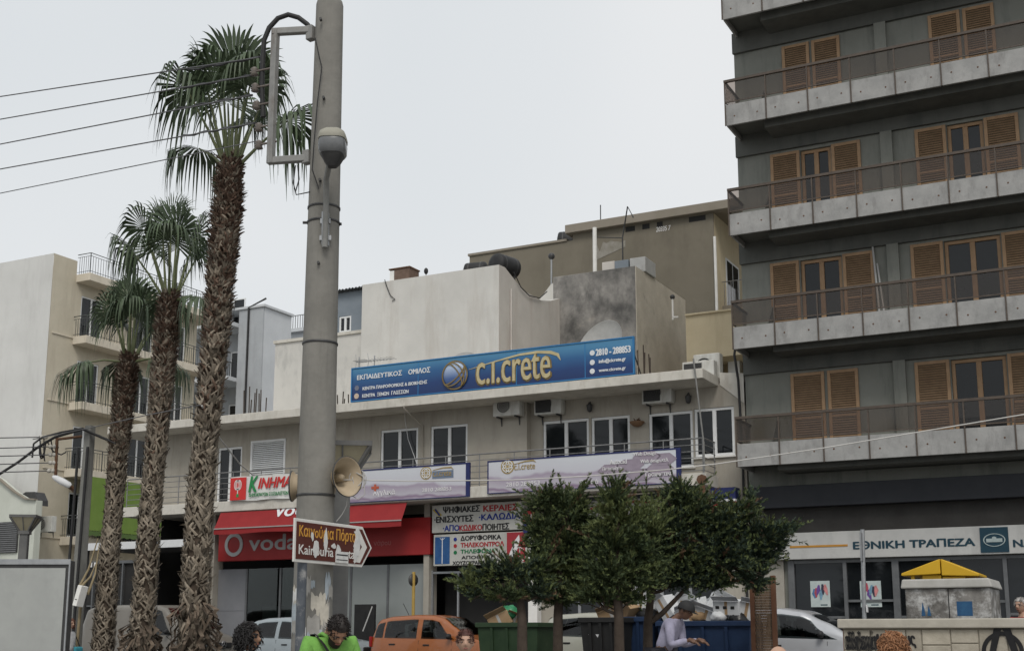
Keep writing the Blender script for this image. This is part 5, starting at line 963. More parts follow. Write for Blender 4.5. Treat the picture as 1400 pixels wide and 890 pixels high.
m = MB(); m.box(.07, w_-.05, .004, .0195, g0+.6, zt_-.085); m.build('poster_sheet', mat('blank_poster', (.3, .31, .3), (.36, .37, .355), 1.2, .5, c3=(.26, .27, .26), streak=(2, 2, 1), patch=((.42, .43, .42), 1.5, .55, .6)), bl, M=MBm)
m = MB()
for x in (.15, w_-.25): m.box(x, x+.1, .05, .13, g0-.05, g0+.5)
m.build('leg', M_dsteel, bl, M=MBm); m = MB(); m.box(.6, .72, .0, .003, g0+1.0, g0+1.06); 
# bus stop post, sign post, black board
p = onY(565, 830, 29.8); o = thing('bus_stop_post', 'thin yellow bus stop post with a small round plate seen edge on', 'post', (p.x, 29.8, FL)); m = MB(); m.tube([(p.x, 29.8, FL), (p.x, 29.8, onY(565, 781, 29.8).z)], .045, 8); m.build('post', mat('yellow_post', (.36, .24, .06), (.42, .29, .08), 6, .6), o); m = MB(); c = onY(565, 792, 29.8); m.lathe([(.001, -.015), (.17, -.015), (.17, .015), (.001, .015)], n=20, M=Matrix.Rotation(R(75), 3, 'Z') @ Matrix.Rotation(R(90), 3, 'X'), c=c); m.build('round_plate', M_dsteel, o)
p, q = onD(1182, 900, 26), onD(1179, 723, 26); p.z = gz(p.y); o = thing('sign_post', 'thin grey sign post with narrow plates in front of the bank window', 'post', p); m = MB(); m.tube([p, q], .045, 8); m.build('post', M_steel, o); a, b = onD(1177, 727, 25.9), onD(1178.5, 766, 25.9); m = MB(); m.bar(a, b, .14, .03); m.build('narrow_plate', M_steel, o); a, b = onD(1185, 826, 25.93), onD(1186, 836, 25.93); m = MB(); m.bar(a, b, .1, .02); m.build('sticker', M_pale, o)
a, b = onY(483, 890, 31.3), onY(512, 825, 31.3); o = thing('black_board', 'black advertising board with a diagonal pale line outside the phone shop', 'sign board', ((a.x+b.x)/2, 31.3, FL)); m = MB(); m.box(a.x, b.x, 31.3, 31.4, FL, b.z); m.build('panel', M_black, o, bevel=.01); m = MB(); p, q = onY(496, 862, 31.298), onY(509, 828, 31.298); stroke(m, [(p.x, p.z), (q.x, q.z)], .04, 31.299, .005); m.build('pale_line', M_dish, o)

q = random.Random(6); o = MB()
for (x0, y0), (x1, y1) in (((106, 806), (134, 735)), ((112, 800), (131, 770)), ((120, 812), (136, 742))):
    a, b = onD(x0, y0, 27.4), onD(x1, y1, 27.6); o.tube([a, a.lerp(b, .4)+cr_*.06, b], [.03, .022, .01], 6)
a, b = onD(112, 804, 27.4), onD(104, 880, 27.4); o.tube([a, (b.x, b.y, gz(b.y))], [.03, .035], 6); tag(o.build('dry_stalk', mat('dry_straw', (.22, .175, .105), (.29, .235, .145), 6, .9)), 'dry straw coloured palm stalks propped between utility pole and shortest palm', 'stalk')
a, b = onD(106, 828, 27.2), onD(114, 800, 27.2); o = thing('white_meter_box', 'small white box strapped low on the utility pole', 'box', a); m = MB(); m.bar(a, b, .2, .12); m.build('casing', M_white, o, bevel=.01); m = MB(); m.bar(a.lerp(b, .3)-cf_*.062, a.lerp(b, .34)-cf_*.062, .2, .004); m.build('label_strip', M_dsteel, o)
# ================================================================== PALMS
M_boot = mat('palm_boots', (.15, .122, .092), (.28, .24, .19), 5, .95, isl=.5); M_core = mat('palm_core', (.05, .038, .028), (.08, .06, .045), 6, .95)
M_bootr = mat('palm_boots_red', (.085, .052, .037), (.14, .095, .07), 4, .95, isl=.5)
M_fan = mat('palm_leaf', (.045, .066, .036), (.07, .098, .052), 3, .5, isl=.3); M_pet = mat('palm_petiole', (.1, .12, .055), (.14, .155, .08), 4, .6); M_dead = mat('dry_palm_leaf', (.17, .125, .075), (.23, .175, .11), 4, .9, isl=.3)
def fan(mb, hub, axis, side, nrm, L, spread, nseg, q, droop, mi):
    mb.m(mi)
    for i in range(nseg):
        t = (i+.5)/nseg*2-1; a = t*spread; l = L*(.72+.28*math.cos(a*.75))*q.uniform(.92, 1.05)
        d = axis*math.cos(a)+side*math.sin(a); w = (axis*-math.sin(a)+side*math.cos(a)); hwid = L*.5*spread*2/nseg*.56; pleat = nrm*(.025 if i % 2 else -.025)*L
        cup = -.25*abs(math.sin(a))*L
        rows = []
        tipd = q.uniform(.7, 1.35)
        for k, r_ in enumerate((.04, .3, .6, .7, .82, .93, 1.0)):
            p = hub+d*(l*r_)+nrm*(cup*r_*r_*.6)+pleat*min(1, r_*2)
            dr = droop*max(0, r_-.3)**2*2.2*L*tipd + (max(0, r_-.66)**1.5)*2.2*L*droop*tipd
            p = p-Vector((0, 0, dr)); wd = hwid*(min(1, r_/.6) if r_ <= .62 else max(.05, 1-(r_-.62)/.4))
            if r_ > .6: p = p-d*(dr*.35)
            rows.append([p-w*wd, p+w*wd])
        mb.grid(rows, True)
def palm(label, pts, D, r0, leaves, L, seed, boots_mat, low, stalk, skirt=0):
    q = random.Random(seed); P3 = [onD(x, y, D) for x, y in pts]
    base = Vector((P3[0].x, P3[0].y, gz(P3[0].y))); o = thing('palm_tree', label, 'palm tree', base, 'fan palms on the square')
    path = [base]+P3[1:]
    def at(s):
        n = len(path)-1; k = min(int(s*n), n-1); return path[k].lerp(path[k+1], s*n-k)
    H = path[-1].z-base.z; top = path[-1]
    m = MB(); N = 30; m.tube([at(i/N) for i in range(N+1)], [r0*(1.18-.3*min(1, i/N*3))*.86 for i in range(N+1)], 16); 
    # split leaf bases criss-cross round the stem
    nb = int(H*270)
    for i in range(nb):
        s = i/nb; c = at(s); a = i*2.39996+q.uniform(-.5, .5); rr = r0*(1.18-.3*min(1, s*3))*(1.0 if s < .85 else 1-.35*(s-.85)/.15)
        shag = max(0, min(1, (s-.35)/.5))*q.uniform(.4, 1.3); mi = 1 if q.random() > shag*.8 else 2; m.m(mi)
        ln = q.uniform(.07, .21); l0 = q.uniform(.004, .03); nfl = 2 if q.random() < .45 else 1
        for sg in ((-1, 1) if nfl == 2 else (q.choice((-1, 1)),)):
            da = sg*q.uniform(.05, .75); w = r0*q.uniform(.05, .14); rows = []
            for j in range(5):
                t = j/4; aj = a+da*t; out = Vector((math.cos(aj), math.sin(aj), 0)); tan = Vector((-math.sin(aj), math.cos(aj), 0))
                rad_ = rr*(.9+.1*math.sin(t*2.2))+l0+.022*t+shag*(.085*t*t)*q.uniform(.7, 1.3)
                p = Vector((c.x, c.y, c.z))+out*rad_+UPV*(ln*t*(1-.12*shag)); wj = w*(1.15-.55*t)*(1 if j < 4 else .55)
                u = (tan*1+UPV*(-sg*.45)).normalized(); rows.append([p-u*wj, p+out*w*.22*(1-t), p+u*wj])
            m.grid(rows, False); m.grid([[x-Vector((math.cos(a), math.sin(a), 0))*.018 for x in r_] for r_ in rows], False)
        if q.random() < .3+.5*shag:
            out = Vector((math.cos(a), math.sin(a), 0)); tan = Vector((-math.sin(a), math.cos(a), 0)); b0 = c+out*rr*.95; l = q.uniform(.08, .2); w = q.uniform(.02, .05); t1 = b0+out*q.uniform(.04, .13)+UPV*l*q.uniform(-.2, 1)
            m.add([b0-tan*w, b0+tan*w, t1+tan*w*.7, t1-tan*w*.4, b0-UPV*.03], [(0, 1, 2, 3), (0, 3, 4), (1, 4, 2)])
    m.build('trunk', [M_core, boots_mat, M_bootr], o)
    if skirt:
        m = MB(); 
        for i in range(110):
            a = i*2.4; zc = base.z+q.uniform(skirt[0], skirt[1]); out = Vector((math.cos(a), math.sin(a), 0)); tan = Vector((-math.sin(a), math.cos(a), 0)); c = Vector((base.x, base.y, zc))+out*r0*1.05; l = q.uniform(.15, .42); w = q.uniform(.012, .04)
            m.add([c-tan*w, c+tan*w, c+out*(.12+q.uniform(0, .12))-UPV*l*.5+tan*w*.8, c+out*(.12+q.uniform(0, .12))-UPV*l*.5-tan*w*.8, c+out*.13-UPV*l+tan*q.uniform(-.1, .1)], [(0, 1, 2, 3), (3, 2, 4)])
        m.build('dry_skirt', mat('dry_skirt', (.06, .045, .033), (.13, .1, .075), 5, .95, isl=.6), o)
    m = MB(); pm = MB()
    for i in range(leaves):
        s = i/(leaves-1); a = i*2.39996+seed; el = R(88-44*s**1.3+q.uniform(-7, 7)) if i < leaves-low else R(q.uniform(-12, 22)); pl = stalk*(1.0-.22*s+.14*q.random()) if i < leaves-low else L*q.uniform(.7, .95)
        out = Vector((math.cos(a), math.sin(a), 0)); d = out*math.cos(el)+UPV*math.sin(el); st = top-UPV*.12+out*.08
        hub = st+d*pl-UPV*.1*pl*max(0, math.cos(el)); pm.tube([st, st.lerp(hub, .5)+UPV*.06*math.cos(el), hub], [.035, .022, .014], 6)
        ax = (d-UPV*(.1+.35*max(0, math.cos(el)))).normalized(); side = ax.cross(UPV); side = side.normalized() if side.length > .1 else Vector((-math.sin(a), math.cos(a), 0)); nrm = side.cross(ax).normalized()
        fan(m, hub, ax, side, nrm, L*q.uniform(.9, 1.08)*(.9 if s < .05 else 1), R(118) if s > .06 else R(55), 40, q, .12+.5*s**1.3, 0 if s < .93 else 0)
    m.build('crown', [M_fan, M_dead], o); pm.build('leaf_stalk', M_pet, o); return o
palm('tallest fan palm, leaning slightly right, its crown beside the concrete pole top', [(265, 880), (272, 700), (293, 480), (306, 340), (316, 222)], 20, .2, 14, 1.06, 3, M_boot, 0, 1.5, (1.1, 1.9))
palm('middle fan palm with two upright fans, left of the tallest one', [(192, 880), (204, 720), (218, 560), (226, 480), (233, 405)], 25, .205, 13, 1.0, 5, M_boot, 2, 1.5, (.9, 1.5))
palm('shortest fan palm, nearest the utility pole, with a drooping crown', [(140, 880), (150, 760), (162, 620), (169, 550), (177, 488)], 28, .2, 14, 1.0, 9, M_boot, 3, 1.3)

# ================================================================== CONIFERS
M_bark = mat('dark_bark', (.045, .034, .026), (.075, .058, .046), 8, .95)
def conifer_mats(n_, c1, c2): return mat(n_, c1, c2, 1.6, .75, isl=.35)
CM = [conifer_mats('juniper_green', (.034, .053, .023), (.062, .084, .036)), conifer_mats('juniper_yellow_green', (.074, .1, .034), (.118, .138, .05)), conifer_mats('juniper_blue_green', (.023, .039, .027), (.045, .067, .041)), conifer_mats('juniper_dry', (.095, .06, .034), (.125, .08, .046))]
def conifer(label, D, trunk_px, forks, clumps, seed, palette, dens=1.0):
    """clumps: (px, py, radius px x, radius px y, depth offset m); sprays of scale leaves fill each clump, thick at its outside"""
    q = random.Random(seed); p0 = onD(*trunk_px[0], D); p0.z = gz(p0.y); o = thing('conifer_tree', label, 'tree', p0, 'junipers in front of the shops')
    P3 = [p0]+[onD(x, y, D) for x, y in trunk_px[1:]]; m = MB(); m.tube(P3, [.105-.06*i/(len(P3)-1) for i in range(len(P3))], 8)
    C = [(onD(x, y+(13 if y < 740 else 5 if y < 780 else 0), D+dz), rx*D/FPX, ry*D/FPX) for x, y, rx, ry, dz in clumps]
    for f in forks: pts = [onD(x, y, D) for x, y in f]; m.tube(pts, [.06-.035*i/(len(pts)-1) for i in range(len(pts))], 6)
    for c, rx, ry in C:
        s = min(P3[1:], key=lambda v: (v-c).length); mid = s.lerp(c, .5)-UPV*.06; m.tube([s, mid, c], [.035, .025, .01], 5)
        for k in range(4):
            e = c+Vector((q.uniform(-1, 1)*rx, q.uniform(-1, 1)*rx, q.uniform(-.5, .9)*ry))*.7; m.tube([mid, mid.lerp(e, .6)+UPV*.03, e], [.016, .012, .005], 4)
    m.build('trunk', M_bark, o)
    m = MB()
    for ci, (c, rx, ry) in enumerate(C):
        rz = rx*.9; kc = q.choice(palette); npl = int(dens*78*(rx*ry*rz)**(2/3)/.1)
        for i in range(npl):
            v = Vector((q.gauss(0, 1), q.gauss(0, 1), q.gauss(0, 1)+.25)).normalized(); reach = q.uniform(.55, 1.02)+(.65*q.random() if q.random() < .3 else 0)
            reach *= 1+.55*noise.noise(v*2.3+Vector((ci*7.1, seed, 0)))
            st = c+Vector((v.x*rx, v.y*rz, v.z*ry))*q.uniform(.05, .3); en = c+Vector((v.x*rx, v.y*rz, v.z*ry))*reach+UPV*.06*reach
            bd = (en-st); bl_ = bd.length
            if bl_ < .05: continue
            bd.normalize(); k0_ = kc if q.random() < .8 else q.choice(palette)
            if q.random() < .02: k0_ = 3
            ns = max(5, int(bl_/.017))
            for j in range(ns):
                t = .12+.88*(j/ns); p = st.lerp(en, t)+Vector((0, 0, .05*math.sin(t*2)))
                d = (bd*.9+UPV*.35+Vector((q.uniform(-1, 1), q.uniform(-1, 1), q.uniform(-1, 1)))*.75).normalized(); s = d.orthogonal().normalized(); s = Matrix.Rotation(q.uniform(0, 6.28), 3, d) @ s; l = q.uniform(.05, .1)*(1.15-.3*t)
                m.m(k0_ if k0_ == 3 or q.random() < .85-.35*(t > .75) else (1 if t > .6 else q.choice(palette))); nt = d.cross(s); vs = []; fs = []
                for jj in range(3):
                    b = p+d*(l*(.1+.28*jj)); ll = l*(.55-.1*jj)
                    for sg in (-1, 1):
                        e = b+(d*.8+s*sg*.55+nt*q.uniform(-.2, .2)).normalized()*ll; kk = len(vs); wv = (d*.5-s*sg*.6)*.0085; vs += [b-wv, b+wv, e]; fs.append((kk, kk+1, kk+2))
                kk = len(vs); vs += [p-s*.009, p+s*.009, p+d*l*1.1]; fs.append((kk, kk+1, kk+2)); m.add(vs, fs)
    m.build('crown', CM, o); return o
conifer('low juniper at the left of the group, its crown leaning left over the green bin', 21.5, [(714, 900), (714, 850), (711, 815), (700, 795)], [], [(640, 803, 26, 15, 0), (668, 793, 34, 22, .1), (702, 786, 36, 24, 0), (735, 785, 34, 26, .2), (690, 818, 38, 15, -.1), (650, 815, 26, 11, 0), (735, 815, 32, 20, .1)], 1, [0, 0, 1, 2])
conifer('tall juniper with a yellowish round top just right of the Greek shop signs', 22, [(762, 900), (763, 840), (766, 780), (775, 700)], [], [(745, 676, 33, 22, 0), (775, 690, 44, 36, .1), (740, 712, 34, 28, 0), (770, 735, 46, 36, .1), (745, 755, 30, 26, 0), (775, 785, 46, 32, .1), (765, 822, 40, 16, 0), (800, 740, 34, 40, .35), (798, 800, 30, 28, .3)], 2, [0, 0, 0, 1])
conifer('yellow green juniper in the middle with a pointed top and reddish dry patches', 21.5, [(847, 900), (846, 840), (842, 790), (845, 700)], [], [(845, 652, 20, 13, 0), (838, 676, 32, 26, 0), (848, 708, 46, 34, .1), (835, 745, 42, 36, 0), (868, 752, 40, 36, .1), (830, 790, 44, 34, 0), (812, 818, 40, 18, .1), (862, 795, 40, 26, .1), (885, 720, 34, 40, .4), (882, 790, 34, 34, .4), (845, 822, 44, 14, .2)], 3, [1, 0, 0, 0])
conifer('broad dark juniper with a forked trunk, right end of the group, reaching towards the bank', 22.5, [(884, 900), (886, 850), (890, 810), (930, 740)], [(((888), 850), (905, 838), (930, 812), (960, 780))], [(930, 668, 36, 22, 0), (940, 700, 56, 36, .1), (905, 725, 40, 36, 0), (980, 712, 52, 36, .1), (1010, 690, 36, 20, 0), (1028, 672, 12, 17, .0), (1045, 722, 42, 26, 0), (1078, 716, 20, 13, 0), (930, 765, 52, 40, .1), (985, 760, 54, 42, 0), (1035, 760, 36, 34, .1), (1060, 745, 24, 24, 0), (920, 795, 44, 22, 0), (898, 785, 34, 30, .2), (975, 798, 46, 18, .1), (1030, 795, 32, 24, 0)], 4, [2, 2, 2, 0])
# ================================================================== VEHICLES
M_cg = glass('car_window', (.3, .33, .33), .02, 1.3); M_int = mat('car_interior', (.02, .02, .021), (.035, .035, .036), 5, .8); M_tyre = mat('tyre', (.012, .012, .012), (.02, .02, .02), 9, .9); M_rim = mat('wheel_rim', (.28, .28, .29), (.34, .34, .35), 5, .35, metal=.7); M_red_l = mat('tail_lamp_red', (.22, .008, .008), (.28, .012, .012), 5, .15); M_clear = mat('head_lamp_clear', (.4, .42, .44), (.5, .52, .54), 5, .1); M_plas = mat('black_plastic', (.018, .018, .019), (.026, .026, .027), 6, .55)
def lerp_tab(tab, x):
    if x <= tab[0][0]: return tab[0][1]
    for (a, u), (b, v) in zip(tab, tab[1:]):
        if x <= b:
            t = (x-a)/(b-a) if b > a else 0; t2 = t*t*(3-2*t)*.35+t*.65; return u+(v-u)*t2
    return tab[-1][1]
def car(name, label, cat, loc, paint, Wd, top, belt, windows, shield, rear, wheels, flip=False, roofw=.2, doors=(), handles=(), plas=False, mirror=None, front_z=.75, arch=.36):
    L = top[-1][0]; o = thing(name, label, cat, (0, 0, 0))
    T = lambda x: lerp_tab(top, x)
    def hw(x): e = min(x, L-x); return Wd/2*(1-.16*max(0, 1-e/.45)**2.2)
    def ringp(x):
        zt = T(x); h = hw(x); zb = min(lerp_tab(belt, x), zt-.02); g = max(0, min(1, (zt-zb)/.5)); rw = h*(.95-roofw*g)
        P = [(h*.88, .17), (h*.97, .26), (h, .5), (h*.995, zb-.16 if zb > .75 else (zb+.5)/2), (h*.962, zb), (h*.962+(rw-h*.962)*.5+.012*g, zb+(zt-zb)*.5), (rw+.01*g, zt-.085*g-.006), (rw*.95, zt-.032*g-.003), (rw*.82, zt-.006), (rw*.4, zt+.006), (0, zt+.01)]
        return [(y, min(z, zt+.01)) for y, z in P]
    def fine(P): return P[:4]+[(P[k][0]+(P[k+1][0]-P[k][0])*t/4, P[k][1]+(P[k+1][1]-P[k][1])*t/4) for k in (4, 5) for t in range(4)]+P[6:]
    def seen(x, z, y):
        lo_, hi_ = lerp_tab(belt, x)+.035, T(x)-.115
        if lo_ < z < hi_ and y > .3:
            t = (z-lo_)/(hi_-lo_)
            for b0, b1, t0, t1 in windows:
                if b0+(t0-b0)*t < x < b1+(t1-b1)*t: return True
        for s_, f_ in ((shield, .93), (rear, .9)):
            if s_ and s_[0] < x < s_[1] and z > T(x)-.06 and y < ringp(x)[7][0]*f_: return True
        return False
    def side_y(x, z):
        P = ringp(x)
        for (y0, z0), (y1, z1) in zip(P[2:8], P[3:9]):
            if z0 <= z <= z1 and z1 > z0: return y0+(y1-y0)*(z-z0)/(z1-z0)
        return P[6][0]
    n = 110; xs = sorted({L*i/n for i in range(n+1)}|{t[0] for t in top}|{.02, .05, L-.02, L-.05}); m = MB(); rows = []
    for x in xs:
        P = fine(ringp(x)); rows.append([(x, -y, z) for y, z in P]+[(x, y, z) for y, z in P[::-1][1:]])
    nr = len(rows[0]); fl = [p_ for r_ in rows for p_ in r_]; ins_ = [seen(p_[0], p_[2], abs(p_[1])) for p_ in fl]
    m.add(fl, [f_ for f_ in ((i*nr+k, i*nr+k+1, (i+1)*nr+k+1, (i+1)*nr+k) for i in range(len(rows)-1) for k in range(nr-1)) if not all(ins_[v_] for v_ in f_)], True); m.add(rows[0], [tuple(range(len(rows[0])))]); m.add(rows[-1], [tuple(range(len(rows[-1])))]); m.add([(xs[0]+.05, -Wd*.4, .18), (xs[-1]-.05, -Wd*.4, .18), (xs[-1]-.05, Wd*.4, .18), (xs[0]+.05, Wd*.4, .18)], [(0, 1, 2, 3)])
    m.build('body', paint, o)
    for sd in (-1, 1):
        for (b0, b1, t0, t1) in windows:
            m = MB(); rows = []
            for j in range(5):
                t = j/4; r_ = []
                for i in range(13):
                    u = i/12; x = (b0+(t0-b0)*t)+((b1+(t1-b1)*t)-(b0+(t0-b0)*t))*u; lo_ = lerp_tab(belt, x)+.035; hi_ = max(lo_+.01, T(x)-.115); z = lo_+(hi_-lo_)*t; r_.append((x, sd*(side_y(x, z)+.005), z))
                rows.append(r_)
            m.grid(rows); m.build('side_window', M_cg, o)
        for x in doors:
            m = MB(); pts = [(x, sd*(side_y(x, z)+.002), z) for z in (.32, .5, .7, lerp_tab(belt, x)-.01)]; m.tube(pts, .006, 4); m.build('door_seam', M_plas, o)
        for x in handles:
            z = lerp_tab(belt, x)-.12; y = side_y(x, z); m = MB(); m.box(x-.09, x+.09, sd*y-.02, sd*y+.02, z-.018, z+.018); m.build('door_handle', M_plas, o, bevel=.008)
        if mirror:
            x, z = mirror; y = side_y(x, z); m = MB(); m.sphere((x, sd*(y+.12), z+.06), .09, 8, (.7, 1.1, .8)); m.bar((x, sd*y, z), (x, sd*(y+.1), z+.03), .04); m.build('mirror', M_plas, o)
        for x in wheels:
            m = MB(); yy = sd*(Wd/2*.995); rot = Matrix.Rotation(R(90), 3, 'X')
            m.lathe([(arch*1.1, -.01), (arch*1.1, .012), (arch*.98, .02), (.001, .012)], (x, yy+sd*.004, .31), 28, rot) if False else None
            arc = MB(); nn = 20; vo = []; vi = []
            for k in range(nn+1): a_ = math.pi*k/nn; vo.append((x+arch*1.0*math.cos(a_), yy+sd*.008, .3+arch*1.0*math.sin(a_))); vi.append((x, yy+sd*.008, .3))
            arc.grid([vo, vi], False); arc.build('wheel_arch', M_black, o)
            lip = MB(); lip.tube([(x+arch*1.02*math.cos(math.pi*k/nn), yy, .3+arch*1.02*math.sin(math.pi*k/nn)) for k in range(nn+1)], .022, 6); lip.build('arch_lip', M_plas if plas else paint, o)
            w_ = MB(); w_.lathe([(.17, -.1), (.27, -.1), (.295, -.07), (.3, 0), (.295, .07), (.27, .1), (.17, .1)], (x, yy-sd*.075, .3), 28, rot); wo = w_.build('wheel', M_tyre, o)
            r_ = MB(); r_.lathe([(.001, -.02), (.05, -.02), (.06, 0), (.175, .015), (.185, .03), (.18, -.03)], (x, yy+sd*.012, .3), 24, Matrix.Rotation(R(-90*sd), 3, 'X').inverted()); r_.build('rim', M_rim, wo)
    def onto(x0, x1, f, name_, mt, k=8):
        m = MB(); rows = []
        for j in range(k+1):
            x = x0+(x1-x0)*j/k; P = ringp(x); w_ = P[7][0]*f; rows.append([(x+(.004 if x1 > L*.5 else -.004), w_*(i/6-1), T(x)+.012+.004*(1-((i-6)/6)**2)) for i in range(13)])
        m.grid(rows); m.build(name_, mt, o)
    onto(*shield, .93, 'windscreen', M_cg)
    if rear: onto(*rear, .9, 'rear_window', M_cg)
    wx0, wx1 = windows[0][0], shield[1]; ti = MB(); zb_ = lerp_tab(belt, L/2); ti.box(wx0-.05, wx1-.1, -Wd*.43, Wd*.43, .3, zb_-.12)
    if name == 'cargo_van': ti.box(wx0-.35, wx0-.3, -Wd*.44, Wd*.44, .3, T(wx0)-.1)
    ti.build('cabin', M_int, o)
    for x in ((wx1-1.15, wx1-2.0) if name != 'cargo_van' else (wx1-1.05,)):
        for y in (-.36, .36): s_ = MB(); s_.hexa([(x-.05, y-.22, zb_-.12), (x+.07, y-.22, zb_-.12), (x+.07, y+.22, zb_-.12), (x-.05, y+.22, zb_-.12), (x-.16, y-.2, zb_+.2), (x-.07, y-.2, zb_+.2), (x-.07, y+.2, zb_+.2), (x-.16, y+.2, zb_+.2)]); s_.box(x-.2, x-.1, y-.12, y+.12, zb_+.23, zb_+.38); s_.build('seat', M_int, o, bevel=.02)
    # bumpers, lamps
    for x, nm in ((-.02, 'rear_bumper'), (L-.1, 'front_bumper')):
        m = MB(); h = Wd/2*.86; m.box(x, x+.12, -h, h, .24, .52); m.build(nm, M_plas if plas else paint, o, bevel=.05, seg=3)
    for sd in (-1, 1):
        zt = lerp_tab(belt, .05); m = MB(); h = hw(.06); m.box(-.012, .07, sd*(h*.96)-.06, sd*(h*.96)+.03, zt-.2, zt+.06); m.build('tail_lamp', M_red_l, o, bevel=.02)
        m = MB(); h = hw(L-.12); m.sphere((L-.14, sd*(h*.8), front_z), .14, 8, (1, 1, .7)); m.build('headlight', M_clear, o)
    m = MB(); m.box(L-.03, L+.012, -.35, .35, front_z-.1, front_z+.04); m.build('grille', M_plas, o, bevel=.02)
    o.location = loc; 
    if flip: o.rotation_euler.z = math.pi
    return o
M_orange = mat('orange_paint', (.27, .085, .022), (.3, .095, .025), 1, .3, coat=.6, spec=.5); M_beige_v = mat('champagne_paint', (.15, .138, .12), (.175, .162, .142), 1, .4, coat=.3); M_blug = mat('pale_blue_grey_paint', (.27, .31, .33), (.3, .34, .36), 1, .3, coat=.6); M_silv = mat('silver_paint', (.42, .43, .45), (.47, .48, .5), 1, .28, metal=.3, coat=.6); M_wbeige = mat('pale_beige_paint', (.33, .33, .28), (.37, .37, .32), 1, .35, coat=.5)
def rear_at(px, py, Y): return onY(px, py, Y)
# orange hatchback
CY_ = 28.3; p = onY(503, 870, CY_-.79)
car('hatchback_car', 'orange five door hatchback parked in front of the electronics shop', 'car', (p.x, CY_, GS), M_orange, 1.58,
    [(0, .72), (.03, .95), (.09, 1.15), (.17, 1.43), (.26, 1.5), (.6, 1.565), (1.3, 1.6), (1.8, 1.585), (2.1, 1.52), (2.45, 1.3), (2.78, 1.08), (3.0, 1.02), (3.3, .95), (3.45, .84), (3.54, .6)],
    [(0, 1.0), (1.2, .98), (2.4, .96), (3.2, .93), (3.54, .7)], [(.14, .42, .2, .44), (.47, 1.42, .49, 1.42), (1.56, 2.52, 1.56, 2.02)], (2.12, 2.76), (.085, .17), (.62, 2.9), roofw=.17, doors=(1.49, 2.45), handles=(.72, 1.72), mirror=(2.42, 1.0))
m = MB(); o = bpy.data.objects['hatchback_car']; m.tube([(.75, 0, 1.57), (.55, 0, 1.9)], .008, 5); m.build('roof_aerial', M_plas, o); bpy.data.objects['roof_aerial'].location = (0, 0, 0)
# silver blue hatchback at left
p = onY(322, 870, CY_-.8)
car('hatchback_car', 'pale blue grey hatchback parked before the phone shop, half hidden by the concrete pole', 'car', (p.x, CY_, GS), M_blug, 1.66,
    [(0, .75), (.04, .98), (.16, 1.12), (.34, 1.38), (.52, 1.49), (.9, 1.55), (1.5, 1.57), (2.0, 1.53), (2.35, 1.4), (2.75, 1.12), (2.95, 1.0), (3.4, .93), (3.7, .82), (3.85, .6)],
    [(0, 1.03), (1.2, .98), (2.6, .93), (3.4, .88), (3.85, .7)], [(.42, 1.3, .66, 1.3), (1.42, 2.5, 1.42, 2.12)], (2.36, 2.9), (.17, .42), (.68, 3.05), doors=(1.36, 2.5), handles=(.75, 1.65), mirror=(2.45, .97))
# van
VY = 28.4; p = onY(103, 870, VY-.95)
car('cargo_van', 'champagne coloured panel van parked behind the three palms', 'van', (p.x, VY, GS), M_beige_v, 1.9,
    [(0, .8), (.03, 1.2), (.1, 1.6), (.25, 1.85), (.5, 1.92), (1.5, 1.95), (2.9, 1.93), (3.2, 1.85), (3.5, 1.6), (3.85, 1.25), (4.0, 1.15), (4.4, 1.04), (4.62, .9), (4.7, .6)],
    [(0, 1.12), (2.5, 1.1), (3.6, 1.05), (4.4, .96), (4.7, .7)], [(2.62, 3.62, 2.62, 3.12)], (3.22, 3.84), (.05, .12), (.85, 3.85), roofw=.12, doors=(2.5, 3.55, 1.3), handles=(2.7, 1.2), plas=True, mirror=(3.5, 1.12), front_z=.85)
v = bpy.data.objects['cargo_van']; m = MB()
for rr in (0,): m.lathe([(.085, 0), (.1, 0), (.1, .02), (.085, .02)], (4.7, -.0, .84), 20, Matrix.Rotation(R(90), 3, 'Y')); m.tube([(4.72, 0, .84), (4.72, 0, .93)], .01, 5); m.tube([(4.72, 0, .84), (4.72, .08, .79)], .01, 5); m.tube([(4.72, 0, .84), (4.72, -.08, .79)], .01, 5)
m.build('round_emblem', M_rim, v)
# beige estate behind the bins
p = onY(733, 870, CY_-.8)
car('estate_car', 'pale beige car standing between the green bin and the black bin', 'car', (p.x, CY_, GS), M_wbeige, 1.62,
    [(0, .78), (.04, 1.05), (.14, 1.3), (.26, 1.5), (.45, 1.58), (1.2, 1.62), (2.0, 1.6), (2.4, 1.5), (2.8, 1.2), (2.95, 1.08), (3.4, 1.0), (3.7, .88), (3.82, .62)],
    [(0, 1.06), (1.2, 1.02), (2.6, .98), (3.4, .92), (3.82, .72)], [(.5, 1.3, .56, 1.3), (1.42, 2.5, 1.42, 2.15)], (2.42, 2.9), (.13, .27), (.7, 3.05), doors=(1.36, 2.5), handles=(.8, 1.65), mirror=(2.5, 1.0))
# silver hatchback behind the stone wall: its nose to the right
p = onY(1044, 870, 25.2)
car('hatchback_car', 'silver hatchback with its nose behind the stone wall, right of the brown screen', 'car', (p.x-1.4, 26.1, GS), M_silv, 1.7,
    [(0, .75), (.04, 1.0), (.16, 1.2), (.34, 1.46), (.52, 1.56), (1.0, 1.62), (1.7, 1.63), (2.1, 1.58), (2.6, 1.36), (3.05, 1.12), (3.3, 1.02), (3.6, .95), (3.85, .82), (3.95, .6)],
    [(0, 1.06), (1.2, 1.02), (2.8, .98), (3.5, .92), (3.95, .7)], [(.42, 1.3, .66, 1.3), (1.42, 2.85, 1.42, 2.3)], (2.3, 3.05), (.17, .42), (.7, 3.15), doors=(1.36, 2.65), handles=(.8, 1.65), mirror=(2.55, 1.05), arch=.38)

